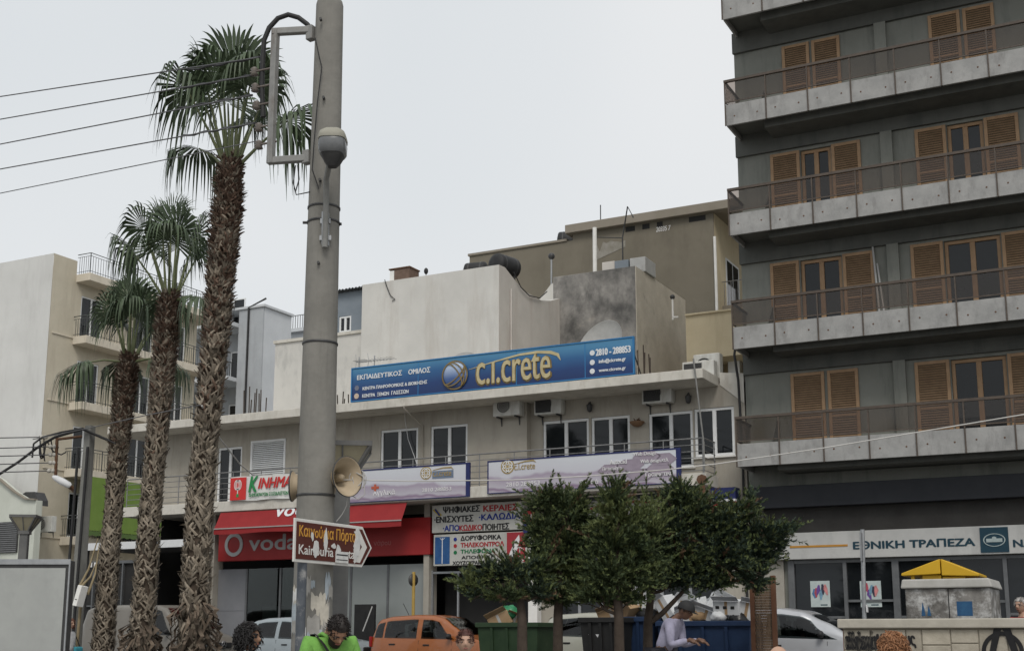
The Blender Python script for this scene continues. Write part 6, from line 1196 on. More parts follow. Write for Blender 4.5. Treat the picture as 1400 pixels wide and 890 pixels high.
# ================================================================== BINS AND RUBBISH
def bin_(label, px0, px1, pytop, Y, m_, lid=None, h=1.35, d=1.0, group='wheeled rubbish bins at the kerb'):
    a, b = onY(px0, 880, Y), onY(px1, 880, Y); z0 = gz(Y+.5); zt = onY(px0, pytop, Y).z; o = thing('rubbish_bin', label, 'bin', ((a.x+b.x)/2, Y+d/2, z0), group); x0, x1 = a.x, b.x
    m = MB(); t = .05; q = [(x0+.08, Y+.1, z0+.18), (x1-.08, Y+.1, z0+.18), (x1-.08, Y+d-.1, z0+.18), (x0+.08, Y+d-.1, z0+.18), (x0, Y, zt), (x1, Y, zt), (x1, Y+d, zt), (x0, Y+d, zt)]
    inn = [(x0+t, Y+t, zt), (x1-t, Y+t, zt), (x1-t, Y+d-t, zt), (x0+t, Y+d-t, zt), (x0+.2, Y+.2, zt-.35), (x1-.2, Y+.2, zt-.35), (x1-.2, Y+d-.2, zt-.35), (x0+.2, Y+d-.2, zt-.35)]
    m.add(q+inn, [(3, 2, 1, 0), (0, 1, 5, 4), (1, 2, 6, 5), (2, 3, 7, 6), (3, 0, 4, 7), (4, 5, 9, 8), (5, 6, 10, 9), (6, 7, 11, 10), (7, 4, 8, 11), (8, 9, 13, 12), (9, 10, 14, 13), (10, 11, 15, 14), (11, 8, 12, 15), (12, 13, 14, 15)]); m.build('tub', m_, o, bevel=.015)
    m = MB(); m.box(x0-.03, x1+.03, Y-.04, Y-.002, zt-.09, zt+.012); m.box(x0-.03, x1+.03, Y+d+.002, Y+d+.04, zt-.09, zt+.012); m.box(x0-.04, x0-.002, Y, Y+d, zt-.09, zt+.01); m.box(x1+.002, x1+.04, Y, Y+d, zt-.09, zt+.01); m.build('rim', m_, o, bevel=.01)
    m = MB()
    for k in range(1, 4): x = x0+(x1-x0)*k/4; m.hexa([(x-.03, Y+.055, z0+.3), (x+.03, Y+.055, z0+.3), (x+.03, Y+.09, z0+.3), (x-.03, Y+.09, z0+.3), (x-.03, Y-.035, zt-.1), (x+.03, Y-.035, zt-.1), (x+.03, Y+.01, zt-.1), (x-.03, Y+.01, zt-.1)])
    m.build('rib', m_, o)
    for x in (x0+.2, x1-.2):
        for y in (Y+.2, Y+d-.2): m = MB(); m.lathe([(.03, -.03), (.1, -.03), (.1, .03), (.03, .03)], (x, y, z0+.1), 14, Matrix.Rotation(R(90), 3, 'X')); m.build('caster', M_black, o)
    return o, x0, x1, zt
M_bgrn = mat('bin_green', (.018, .04, .018), (.03, .055, .026), 3, .6, patch=((.1, .12, .1), 3, .62, .7)); M_bblu = mat('bin_blue', (.011, .026, .068), (.017, .038, .09), 3, .6, patch=((.08, .1, .15), 3, .62, .6)); M_bblk = mat('bin_black', (.014, .014, .014), (.022, .022, .022), 3, .6, patch=((.1, .1, .1), 3, .66, .6))
_, gx0_, gx1_, gz1 = bin_('dark green wheeled bin with scuffed front, under the left juniper', 652, 735, 851, 24.8, M_bgrn)
_, kx0, kx1, kz1 = bin_('black bin with white bird marks between the beige car and the blue bins', 793, 850, 844, 23.6, M_bblk)
_, bx0, bx1, bz1 = bin_('narrow blue bin heaped with boxes just left of the forked trunk', 852, 893, 843, 24.2, M_bblu)
_, cx0, cx1, cz1 = bin_('wide blue bin overflowing with white boxes behind the woman in lilac', 899, 1026, 849, 24.2, M_bblu)
M_card = mat('cardboard', (.3, .2, .11), (.36, .25, .15), 4, .85); M_wbox = mat('white_box', (.52, .53, .54), (.6, .61, .62), 4, .7); M_gbag = mat('green_bag', (.02, .16, .07), (.04, .22, .1), 6, .35); M_bbag = mat('black_bag', (.012, .012, .013), (.02, .02, .021), 6, .3)
def carton(label, px, py, Y, w, h, d, rz, rx, ry, m_, grp):
    p = onY(px, py, Y); o = thing('cardboard_box', label, 'box', (0, 0, 0), grp); mb = MB(); mb.box(-w/2, w/2, -d/2, d/2, -h/2, h/2); mb.build('carton', m_, o, bevel=.006, seg=1); f = MB(); f.hexa([(-w/2, -d/2, h/2+.002), (w/2, -d/2, h/2+.002), (w/2, -d/2-.12, h/2+.1), (-w/2, -d/2-.12, h/2+.1), (-w/2, -d/2, h/2+.008), (w/2, -d/2, h/2+.008), (w/2, -d/2-.12, h/2+.106), (-w/2, -d/2-.12, h/2+.106)]); f.build('flap', m_, o); f = MB(); f.box(-.03, .03, -d/2-.002, -d/2-.0005, -h/2+.01, h/2-.01); f.build('tape', M_dish if m_ is M_card else M_card, o)
    o.location = p; o.rotation_euler = (R(rx), R(ry), R(rz)); return o
carton('brown carton tilted left on the green bin', 686, 847, 25.2, .5, .3, .4, 10, 5, -25, M_card, 'rubbish heaped on the bins'); carton('darker open carton at the right end of the green bin', 703, 846, 25.4, .4, .35, .4, 30, 20, 20, M_card, 'rubbish heaped on the bins')
carton('brown carton on the black bin beside the narrow trunk', 836, 838, 24.4, .55, .3, .45, 20, 10, -20, M_card, 'rubbish heaped on the bins')
carton('pale carton standing behind the black bin', 858, 834, 24.5, .35, .4, .4, -15, 10, 35, M_card, 'rubbish heaped on the bins')
for k, (px, py, w_, h_, rz, ry, lab) in enumerate(((876, 826, .3, .75, 20, 8, 'tall white carton standing behind the forked trunk'), (873, 838, .45, .25, -10, 18, 'flat white carton lying at the foot of the tall white one'), (902, 834, .55, .5, 15, 38, 'large white carton tilted over the narrow blue bin'), (914, 830, .3, .45, -20, -30, 'small white carton leaning right beside the large tilted one'), (939, 838, .5, .35, 30, -22, 'crumpled white carton at the left end of the wide blue bin'), (968, 838, .65, .22, 5, 20, 'long white carton sloping down to the right on the wide bin'), (997, 829, .55, .28, -5, 2, 'white carton printed with dark marks at the right of the wide bin'), (1020, 838, .28, .5, 15, 12, 'grey white carton at the far right of the wide bin'))):
    o = carton(lab, px, py, 24.7+.12*(k % 3), w_, h_, .35, rz, 8, ry, M_wbox, 'rubbish heaped on the bins')
    if k == 6: f = MB(); [f.box(-.22+.16*i, -.14+.16*i, -.1785, -.1775, -.02, .04) for i in range(3)]; f.build('printed_mark', M_plas, o)
for k, (px, py, w_, h_, rz, ry, lab) in enumerate(((886, 832, .4, .5, -25, 25, 'white carton wedged beside the forked trunk'), (927, 829, .35, .4, 35, 15, 'upright white carton in the middle of the heap'), (950, 829, .45, .3, -15, -15, 'white carton lying on its side above the woman in lilac'), (981, 826, .4, .45, 25, 28, 'tilted white carton behind the long sloping one'), (1008, 836, .4, .3, 10, -12, 'low white carton before the printed one'), (962, 832, .3, .3, 45, 40, 'small crushed white carton on the heap top'))): carton(lab, px, py, 25.0+.06*k, w_, h_, .35, rz, 8, ry, M_wbox, 'rubbish heaped on the bins')
def sack(label, px, py, Y, r, m_, seed):
    p = onY(px, py, Y); mb = MB(); n = 12; q = Vector((seed, 0, 0)); vs = []
    pr = [(math.sin(math.pi*i/n), -math.cos(math.pi*i/n)) for i in range(n+1)]
    for s, c in pr:
        for k in range(16): a = 2*math.pi*k/16; v = Vector((s*math.cos(a), s*math.sin(a), c*.75)); v *= r*(1+.3*noise.noise(v*2.5+q)+.12*noise.noise(v*7+q)); vs.append(p+v)
    mb.add(vs, [(i*16+k, i*16+(k+1) % 16, (i+1)*16+(k+1) % 16, (i+1)*16+k) for i in range(n) for k in range(16)], True); tag(mb.build('rubbish_bag', m_), label, 'bag', 'rubbish heaped on the bins')
sack('crumpled green plastic bag on top of the green bin', 697, 838, 25.3, .24, M_gbag, 1); sack('second green plastic bag at the left of the green heap', 690, 838, 25.5, .17, M_gbag, 4); sack('crumpled brown paper bag in the middle of the wide blue bin', 955, 842, 24.9, .22, M_card, 7); sack('small pale bag between cartons on the wide blue bin', 983, 843, 24.6, .17, M_wbox, 9); sack('black bag sunk in the wide blue bin at the right', 1010, 846, 24.7, .2, M_bbag, 12); sack('black bag under the cartons on the narrow blue bin', 884, 842, 24.7, .26, M_bbag, 15)
o = bpy.data.objects['rubbish_bin.001']; m = MB(); 
for px, py in ((806, 862), (813, 859), (818, 865)): p = onY(px, py, 23.66); m.prism([(p.x-.1, p.z+.05), (p.x-.02, p.z-.02), (p.x+.08, p.z+.09), (p.x+.0, p.z-.08)], 'y', 23.625, 23.64)
m.build('white_mark', M_wbox, o)
# brown woven screen
SD = 23.5; a, b = onY(1027, 850, SD), onY(1062, 850, SD); zt_ = onY(1040, 790, SD).z; z0 = gz(SD)
ws = thing('woven_screen', 'brown woven screen panel between two rusty posts beside the silver car', 'screen', ((a.x+b.x)/2, SD, z0)); M_wov = mat('woven_cane', (.15, .1, .065), (.22, .155, .105), 10, .9, isl=.35); M_post = mat('rust_brown_post', (.13, .06, .035), (.17, .085, .05), 6, .85)
for x in (a.x, b.x-.08): m = MB(); m.box(x, x+.08, SD-.04, SD+.04, z0, zt_+.05); m.build('post', M_post, ws)
m = MB(); x0, x1 = a.x+.08, b.x-.08; nx = 14; nz = int((zt_-z0)/.05)
for j in range(nz):
    z_ = z0+.05+j*.05; m.grid([[(x0+(x1-x0)*i/nx, SD+.012*(1 if (i+j) % 2 else -1), z_+k) for i in range(nx+1)] for k in (0, .042)], False)
for i in range(nx): x = x0+(x1-x0)*(i+.5)/nx; m.bar((x, SD, z0+.05), (x, SD, zt_), .01)
m.build('weave', M_wov, ws)

# ================================================================== STONE WALL, BLOCK, YELLOW BINS
WY = 17.0; x0 = onY(1153, 870, WY).x; x1 = 8.0; g0 = gz(WY)-.1; ztop = 1.735
M_stone = mat('sandstone', (.31, .28, .225), (.4, .365, .3), 5, .9, bump=.3, isl=.12, patch=((.24, .215, .17), 4, .58, .5)); M_joint = mat('stone_joint', (.2, .18, .145), (.25, .225, .18), 6, .95); M_cap = mat('wall_cap_stone', (.36, .335, .285), (.43, .4, .345), 4, .85, bump=.2, patch=((.27, .25, .21), 3, .6, .5)); M_spray = mat('black_spray_paint', (.008, .008, .009), (.014, .014, .015), 9, .7)
sw = thing('stone_wall', 'low sandstone wall with a flat cap and black graffiti at the right', 'wall', (x0+3, WY, gz(WY)))
m = MB(); m.box(x0, x1, WY+.012, WY+.42, g0, ztop-.1); m.build('core', M_joint, sw)
m = MB(); q = random.Random(2); rows_z = [g0, .35, .75, 1.1, 1.38, ztop-.115]
cut = [x0]; xx = x0
m_z = ztop-.115
while xx < x1-.3:
    w_ = q.uniform(.16, .36); 
    z_ = g0+.05
    while z_ < m_z-.1:
        h_ = q.uniform(.16, .42); z2 = min(z_+h_, m_z)
        if m_z-z2 < .12: z2 = m_z
        m.box(xx+.006, min(xx+w_, x1)-.006, WY-.004*q.random(), WY+.05, z_+.006, z2-.006); z_ = z2
    xx += w_
m.build('stone', M_stone, sw, bevel=.008, seg=1); sw.children[-1]['kind'] = 'stuff' if False else sw.children[-1].get('kind', 'part')
del sw.children[-1]['kind']
m = MB(); m.box(x0-.06, x1, WY-.06, WY+.48, ztop-.1, ztop+.02); m.build('cap', M_cap, sw, bevel=.015)
m = MB(); m.box(x0-.012, x0-.001, WY+.03, WY+.4, g0, ztop-.11); m.build('red_brick_end', mat('red_brick', (.2, .09, .06), (.26, .13, .09), 9, .95), sw)
def gpt(px, py): p = onY(px, py, WY-.01); return (p.x, p.z)
GYW = WY-.008
m = MB(); c = gpt(1371, 888); rr = gpt(1392, 888)[0]-c[0]
stroke(m, [(c[0]+rr*1.25*math.cos(a), c[1]-.02+rr*1.25*math.sin(a)) for a in [2*math.pi*i/40 for i in range(41)]], .05, GYW); stroke(m, [(c[0]-.2, c[1]-.34), (c[0]-.03, c[1]+.32), (c[0]+.05, c[1]+.3), (c[0]+.24, c[1]-.34)], [.06, .09, .09, .07], GYW-.006); stroke(m, [(c[0]-.24, c[1]-.1), (c[0]+.3, c[1]-.06)], .06, GYW-.012); m.build('circled_letter_graffiti', M_spray, sw)
x_a, x_b = gpt(1157, 880)[0], gpt(1199, 880)[0]; text(sw, 'αλληλεγγύη', M_spray, x_a, x_b, gpt(1157, 893)[1], gpt(1157, 862)[1], GYW, name='graffiti', bold=.05, shear=-.2, depth=.003)
text(sw, 'μ', M_spray, gpt(1199.5, 880)[0], gpt(1207, 880)[0], gpt(1157, 884)[1], gpt(1157, 866)[1], GYW, name='graffiti', bold=.05, depth=.003)
text(sw, 'ους', M_spray, gpt(1232, 880)[0], gpt(1252, 880)[0], gpt(1157, 884)[1], gpt(1157, 868)[1], GYW, name='graffiti', bold=.05, shear=-.2, depth=.003)
KY = 18.6; a, b = onY(1239, 840, KY), onY(1356, 840, KY); zt_ = onY(1240, 804, KY).z
M_peel = mat('peeling_whitewash', (.08, .075, .07), (.24, .23, .215), 3, .95, bump=.5, patch=((.56, .56, .55), 4.2, .46, .95))
kb_ = thing('concrete_block', 'peeling whitewashed concrete block with blue paint patches behind the stone wall', 'concrete block', ((a.x+b.x)/2, KY+.5, gz(KY)))
m = MB(); m.box(a.x, b.x, KY, KY+1.1, gz(KY)-.1, zt_); m.build('body', M_peel, kb_, bevel=.02); m = MB(); m.hexa([(a.x-.05, KY-.05, zt_+.002), (b.x+.04, KY-.05, zt_+.002), (b.x+.04, KY+1.15, zt_+.002), (a.x-.05, KY+1.15, zt_+.002), (a.x-.03, KY-.03, zt_+.13), (b.x+.0, KY-.03, zt_+.13), (b.x, KY+1.12, zt_+.13), (a.x-.03, KY+1.12, zt_+.13)]); m.build('cap', mat('stained_cap', (.33, .325, .3), (.42, .41, .39), 4, .9, patch=((.2, .19, .17), 4, .55, .6)), kb_, bevel=.02)
M_bpatch = mat('blue_paint', (.02, .07, .16), (.03, .1, .2), 9, .8); m = MB(); p, q_ = onY(1309, 841, KY), onY(1329, 821, KY); m.box(p.x, q_.x, KY-.004, KY-.001, p.z, q_.z); m.build('blue_patch', M_bpatch, kb_)
m = MB()
for px, h0, h1 in ((1262, 841, 822), (1270, 841, 827)): p, q_ = onY(px-2, h0, KY), onY(px+2.4, h1, KY); m.prism([(p.x, p.z), (q_.x, p.z), (q_.x-.01, (p.z+q_.z)/2), (p.x+.02, q_.z)], 'y', KY-.004, KY-.001)
m.build('blue_patch', M_bpatch, kb_)
m = MB(); p = onY(1297, 820, KY).x; m.box(p-.006, p+.006, KY-.003, KY-.0005, gz(KY), zt_-.005); m.build('crack', M_spray, kb_)
M_yb = mat('yellow_container', (.5, .3, .015), (.56, .34, .02), 3, .5, patch=((.34, .21, .03), 3, .6, .5))
YY_ = 20.2
for px0, pxp, label in ((1232, 1284.5, 'yellow bin with a sloping hood, left one of the pair above the concrete block'), (1338, 1286, 'yellow bin with a sloping hood, right one of the pair above the concrete block')):
    pe, pp_ = onY(px0, 783, YY_), onY(pxp, 763, YY_); pw = onY(px0+(13 if px0 < pxp else -19), 795, YY_).x; xo, xi = pe.x, pp_.x; z0 = gz(YY_); sg_ = 1 if xi > xo else -1
    o = thing('yellow_bin', label, 'bin', ((xo+xi)/2, YY_+.5, z0), 'yellow hooded bins'); m = MB(); m.prism([(xo, pe.z), (xi, pp_.z), (xi, pp_.z-.11), (xi, pe.z-.02), (xo, pe.z-.04)], 'y', YY_, YY_+.95); m.build('hood', M_yb, o, bevel=.012)
    xm = xi-sg_*.28; m = MB(); m.box(min(xm, xi), max(xm, xi), YY_+.06, YY_+.89, z0, pe.z-.03); m.build('body', M_yb, o, bevel=.01)
    m = MB(); m.box(min(pw, pw+sg_*.05), max(pw, pw+sg_*.05), YY_+.06, YY_+.12, z0, pe.z-.03); m.box(min(pw, pw+sg_*.05), max(pw, pw+sg_*.05), YY_+.83, YY_+.89, z0, pe.z-.03); m.build('corner_post', M_yb, o); m = MB(); m.box(min(pw+sg_*.055, xm-sg_*.003), max(pw+sg_*.055, xm-sg_*.003), YY_+.2, YY_+.75, z0, pe.z-.15); m.build('dark_opening', M_plas, o)
# ================================================================== PEOPLE
M_skin = {n_: mat('skin_%s' % n_, c, tuple(k*1.12 for k in c), 6, .55, spec=.35) for n_, c in (('olive', (.3, .17, .11)), ('fair', (.4, .25, .18)), ('brown', (.12, .065, .042)))}
M_eye = mat('eye_dark', (.02, .015, .012), (.03, .02, .02), 5, .2); M_lip = mat('lips', (.24, .09, .075), (.28, .11, .09), 5, .5); M_eyew = mat('eye_white', (.3, .28, .26), (.33, .31, .29), 5, .3)
def hairm(n_, c): return mat('hair_%s' % n_, c, tuple(k*1.7 for k in c), 22, .6, isl=.3)
def evalmesh(ob):
    dg = bpy.context.evaluated_depsgraph_get(); dg.update(); me = bpy.data.meshes.new_from_object(ob.evaluated_get(dg)); bpy.data.objects.remove(ob); return me
def skin_mesh(chains, sub=1):
    """chains: lists of (point, radius); the first starts at the pelvis, later ones start on a point that already exists"""
    vs, es, rs = [], [], []
    def idx(p):
        for i, v in enumerate(vs):
            if (Vector(v)-Vector(p)).length < 1e-5: return i
        return -1
    for ch in chains:
        last = -1
        for p, r in ch:
            i = idx(p)
            if i < 0: vs.append(tuple(p)); rs.append(r); i = len(vs)-1
            if last >= 0: es.append((last, i))
            last = i
    me = bpy.data.meshes.new('skeleton'); me.from_pydata(vs, es, []); ob = bpy.data.objects.new('skeleton', me); COL.objects.link(ob)
    sk = ob.modifiers.new('skin', 'SKIN'); sk.use_smooth_shade = True
    for i, r in enumerate(rs): d = me.skin_vertices[0].data[i]; d.radius = (r if isinstance(r, tuple) else (r, r)); d.use_root = (i == 0)
    s = ob.modifiers.new('sub', 'SUBSURF'); s.levels = sub; s.render_levels = sub
    return evalmesh(ob)
def head_mb(sc, c, M_):
    m = MB(); nu, nv = 36, 28; rows = []
    for j in range(nv+1):
        ph = math.pi*j/nv; row = []
        for i in range(nu+1):
            th = 2*math.pi*i/nu; x, y, z = math.sin(ph)*math.sin(th), -math.sin(ph)*math.cos(th), math.cos(ph)
            wx, wy = .076, .097
            if z < 0: wx *= 1-.3*(-z)**1.4; wy *= 1-.14*(-z)
            p = Vector((x*wx, y*wy, z*.118)); f = max(0, -y)
            g = lambda cx, cz, s_: math.exp(-(((p.x-cx)/s_)**2+((p.z-cz)/s_)**2))
            dy = -.026*g(0, -.022, .014)-.014*g(0, -.005, .011)-.008*g(0, -.062, .02)-.012*g(0, -.098, .024)+.011*g(.032, .008, .016)+.011*g(-.032, .008, .016)-.006*g(.034, .028, .016)-.006*g(-.034, .028, .016)
            p.y += dy*(1 if f > .25 else 0); row.append(c+M_ @ (p*sc))
        rows.append(row)
    m.grid(rows); return m
def person(label, px, py, D, yaw, skin='olive', hair=('black', (.012, .01, .009)), style='short', shirt=(.2, .2, .2), trousers=(.03, .035, .05), arms='down', lean=0.0, nod=0.0, turn=0.0, female=False, extra=None, sleeve='long', h=None):
    p = onD(px, py, D); g0 = gz(p.y); H = (p.z-g0) if h is None else h; k = H/(1.7-.15*nod)
    if lean: k = H/(1.7*(1-.25*lean)-.15*nod)
    o = thing('person', label, 'person', (0, 0, 0)); V = Vector
    sw = (.18 if not female else .155)*k; hw_ = .085*k
    def tr(v):                                  # lean the upper body forward (-y) about the hips
        v = Vector(v)*k if not isinstance(v, Vector) else v*k
        if v.z > .9*k and lean: a = -lean*.9; q_ = v-V((0, 0, .9*k)); v = V((q_.x, q_.y*math.cos(a)-q_.z*math.sin(-a) if False else q_.y-q_.z*math.sin(lean*.9), q_.z*math.cos(lean*.9)))+V((0, 0, .9*k))
        return v
    s_ = sw/k
    pel = tr((0, 0, .92)); sp = tr((0, .005, 1.08)); che = tr((0, .01, 1.25)); nb = tr((0, .012, 1.40)); nk = tr((0, -.0, 1.47))
    hd = tr((0, -.022-.15*nod, 1.585-.15*nod)); hd2 = hd
    tor = [(pel, (.15*k, .115*k)), (sp, (.13*k, .1*k)), (che, (.155*k, .11*k)), (nb, (.075*k, .07*k)), (nk, .052*k), (hd-V((0, 0, .06*k)), .05*k)]
    chains = [tor]; legs = []; armsL = []; hands = []
    for sd in (-1, 1):
        hip = tr((sd*.09, 0, .88)); kn = tr((sd*.1, -.015, .48)); an = tr((sd*.105, .01, .09)); toe = tr((sd*.12, -.14, .035))
        lg = [(pel, (.15*k, .115*k)), (hip, .085*k), (kn, .056*k), (an, .042*k), (toe, .036*k)]; chains.append(lg); legs.append(lg)
        sh = tr((sd*s_, .01, 1.36))
        if arms == 'down': el, wr, tip = tr((sd*(s_+.05), .03, 1.08)), tr((sd*(s_+.06), -.03, .84)), V((0, -.05, -1))
        elif arms == 'phone': el, wr, tip = tr((sd*(s_+.04), -.03, 1.09)), tr((sd*.07, -.27, 1.17)), V((-sd*.3, -1, .25))
        elif arms == 'face' and sd == 1: el, wr, tip = tr((sd*(s_+.03), -.13, 1.15)), tr((sd*.09, -.16, 1.42)), V((-sd*.2, .0, 1))
        elif arms == 'reach': el, wr, tip = tr((sd*(s_+.02), -.1, 1.08))+V((0, -.05, -.05))*k, tr((sd*.14, -.4, 1.1)), V((0, -1, -.3))
        else: el, wr, tip = tr((sd*(s_+.05), .03, 1.08)), tr((sd*(s_+.06), -.03, .84)), V((0, -.05, -1))
        am = [(che, (.155*k, .11*k)), (sh, .062*k), (el, .043*k), (wr, .028*k)]; chains.append(am); armsL.append(am); hands.append((sd, wr, tip.normalized()))
    me = skin_mesh(chains); b = MB(); b.add([v.co for v in me.vertices], [tuple(f.vertices) for f in me.polygons], True)
    HR = Matrix.Rotation(turn, 3, 'Z') @ Matrix.Rotation(nod, 3, 'X'); hm = head_mb(k*1.0, hd, HR); b.add(hm.v, hm.f, True)
    for sd in (-1, 1):
        e = hd+HR @ V((sd*.078*k, .01*k, -.005*k)); b.sphere(e, .03*k, 10, (.35, .7, 1.1))
    for sd, wr, tp in hands:
        side = tp.cross(V((0, 0, 1)) if abs(tp.z) < .8 else V((0, 1, 0))).normalized(); nrm = side.cross(tp)
        b.tube([wr-tp*.02*k, wr+tp*.04*k, wr+tp*.085*k], [.027*k, .034*k, .03*k], 10)
        for i, ln in enumerate((.075, .085, .08, .062)): f0 = wr+tp*.08*k+side*(.028-.0187*i)*k; b.tube([f0, f0+tp*ln*.5*k-nrm*.006*k, f0+tp*ln*.85*k-nrm*.022*k, f0+tp*ln*k-nrm*.034*k], [.0098*k, .0095*k, .0088*k, .006*k], 8)
        t0 = wr+tp*.02*k+side*.026*k*(1 if sd < 0 else 1); b.tube([t0, t0+tp*.03*k+side*.022*k, t0+tp*.062*k+side*.026*k-nrm*.012*k], [.013*k, .0115*k, .008*k], 8)
    mm = bpy.data.meshes.new('body'); mm.from_pydata(b.v, [], b.f); mm.update(); bm = bmesh.new(); bm.from_mesh(mm); bmesh.ops.recalc_face_normals(bm, faces=bm.faces); bm.to_mesh(mm); bm.free()
    ob = bpy.data.objects.new('body', mm); COL.objects.link(ob); rm = ob.modifiers.new('remesh', 'REMESH'); rm.mode = 'VOXEL'; rm.voxel_size = .0085; rm.use_smooth_shade = True; me = evalmesh(ob); bm = bmesh.new(); bm.from_mesh(me); todo = set(bm.verts); best = []
    while todo:
        st_ = [todo.pop()]; isl = list(st_)
        while st_:
            for e_ in st_.pop().link_edges:
                for w_ in e_.verts:
                    if w_ in todo: todo.discard(w_); st_.append(w_); isl.append(w_)
        if len(isl) > len(best): best = isl
    bs_ = set(best); bmesh.ops.delete(bm, geom=[v_ for v_ in bm.verts if v_ not in bs_], context='VERTS'); bm.to_mesh(me); bm.free(); me.materials.clear(); me.materials.append(M_skin[skin])
    link('body', me, o)
    def cloth(name_, chains_, c, grow):
        me = skin_mesh([[(p_, (tuple(x+grow*k for x in r_) if isinstance(r_, tuple) else r_+grow*k)) for p_, r_ in ch] for ch in chains_], 2); me.materials.clear(); me.materials.append(c if not isinstance(c, tuple) else mat('cloth_%d' % (abs(hash(tuple(round(x, 3) for x in c))) % 100000), tuple(x*.82 for x in c), tuple(min(.8, x*1.15) for x in c), 9, .9, bump=.2)); return link(name_, me, o)
    sl = 4 if sleeve == 'long' else 3
    def cut(ch):
        if sleeve == 'long': return ch[:3]+[(ch[3][0].lerp(ch[2][0], .08), ch[3][1])]
        return ch[:2]+[(ch[1][0].lerp(ch[2][0], .75), (ch[1][1]+ch[2][1])/2+.006*k)]
    shirt_o = cloth('shirt', [tor[:3]+[(nb-V((0, 0, .01*k)), (.078*k, .072*k)), (nb+V((0, 0, .035*k)), (.058*k, .056*k))]]+[cut(a) for a in armsL], shirt, .016)
    cloth('trousers', [[(pel, (.15*k, .115*k)), (lg[1][0], .088*k), (lg[2][0], .064*k), (lg[3][0]+V((0, 0, .02)), .058*k)] for lg in legs], trousers, .014)
    for lg in legs: s = MB(); a, c_ = lg[3][0], lg[4][0]; s.tube([a+V((0, .05, -.045))*k, a+V((0, 0, -.04))*k, c_+V((0, .02, -.0))*k, c_+V((0, -.07, -.005))*k], [.045*k, .052*k, .05*k, .03*k], 10); s.build('shoe', M_plas, o)
    # face
    def hp(x, y, z): return hd+HR @ (V((x, y, z))*k)
    m = MB(); [m.sphere(hp(sd*.032, -.079, .006), .0095*k, 8, (1.35, .45, .4)) for sd in (-1, 1)]; m.build('eye', M_eyew, o); m = MB(); [m.sphere(hp(sd*.032, -.0855, .006), .0048*k, 8) for sd in (-1, 1)]; m.build('iris', M_eye, o.children[-1])
    m = MB(); m.tube([hp(-.024, -.083, -.058), hp(-.008, -.0925, -.055), hp(.008, -.0925, -.055), hp(.024, -.083, -.058)], [.003*k, .0062*k, .0062*k, .003*k], 6); m.build('mouth', M_lip, o)
    hm_ = hairm(*hair); m = MB()
    for sd in (-1, 1): m.tube([hp(sd*.014, -.093, .026), hp(sd*.033, -.0945, .033), hp(sd*.052, -.08, .026)], [.004*k, .005*k, .003*k], 6)
    m.build('eyebrow', hm_, o)
    q = random.Random(int(px)); m = MB()
    if style != 'bald':
        rows = []; nu, nv = 32, 16; low = {'short': -.1, 'bob': -.62, 'curly': -.75, 'bushy': -.5, 'bun': -.15}[style]; gr = {'short': .008, 'bob': .018, 'curly': .03, 'bushy': .03, 'bun': .012}[style]
        for j in range(nv+1):
            row = []
            for i in range(nu+1):
                th = 2*math.pi*i/nu; front = math.cos(th)                       # 1 at the face
                zmin = (.52 if front > .55 else low+(.52-low)*max(0, min(1, (front+.05)/.6))**1.5); c0 = math.acos(zmin); ph = c0*j/nv
                x, y, z = math.sin(ph)*math.sin(th), -math.sin(ph)*math.cos(th), math.cos(ph); n_ = 1+.07*noise.noise(V((x*4, y*4, z*4+px)))*(2 if style in ('curly', 'bushy') else 1)
                row.append(hp(x*(.076+gr)*n_, y*(.097+gr)*n_+.004, z*(.118+gr*.8)*n_+.004))
            rows.append(row)
        m.grid(rows)
        if style in ('curly', 'bushy', 'bob'):
            for i in range(420 if style != 'bob' else 240):
                th = q.uniform(.75, 2*math.pi-.75); zz = q.uniform(low, .98); rr = math.sqrt(max(0, 1-zz*zz)); c_ = hp(rr*math.sin(th)*(.08+gr), -rr*math.cos(th)*(.1+gr)+.004, zz*(.12+gr*.8)); a = q.uniform(0, 6); s = .02*k*q.uniform(.7, 1.5)
                d = V((math.cos(a), math.sin(a), q.uniform(-1, .3)))*s; m.tube([c_-d, c_+V((q.uniform(-1, 1), q.uniform(-1, 1), q.uniform(-.6, .6)))*s*.8, c_+d, c_+d*1.6-V((0, 0, s))], [.003*k, .0075*k, .006*k, .0015*k], 5)
        else:
            for i in range(420):
                th = q.uniform(.5, 2*math.pi-.5); zz = q.uniform(-.05 if style == 'short' else -.1, .98); rr = math.sqrt(max(0, 1-zz*zz)); n_ = V((rr*math.sin(th), -rr*math.cos(th), zz)); c_ = hp(n_.x*(.078+gr), n_.y*(.099+gr)+.004, n_.z*(.12+gr)); d = HR @ (n_+V((q.uniform(-1, 1), q.uniform(-1, 1), .2))*.7)*.012*k; m.tube([c_-d*.6, c_+d*.3, c_+d], [.0035*k, .0033*k, .001*k], 4)
        m.build('hair', hm_, o)
    if extra: extra(o, k, hp, hd, che, tr, shirt_o)
    o.location = (p.x, p.y, g0); o.rotation_euler.z = yaw; return o
def face_cam(px, off=0): d = ray(px, 860); return math.atan2(-d.x, d.y)*-1+0+off if False else math.atan2(d.x, -d.y)*-1+off if False else (math.atan2(-d.y, -d.x)+math.pi/2+off)
M_strap = mat('black_strap', (.015, .015, .016), (.022, .022, .022), 9, .7)
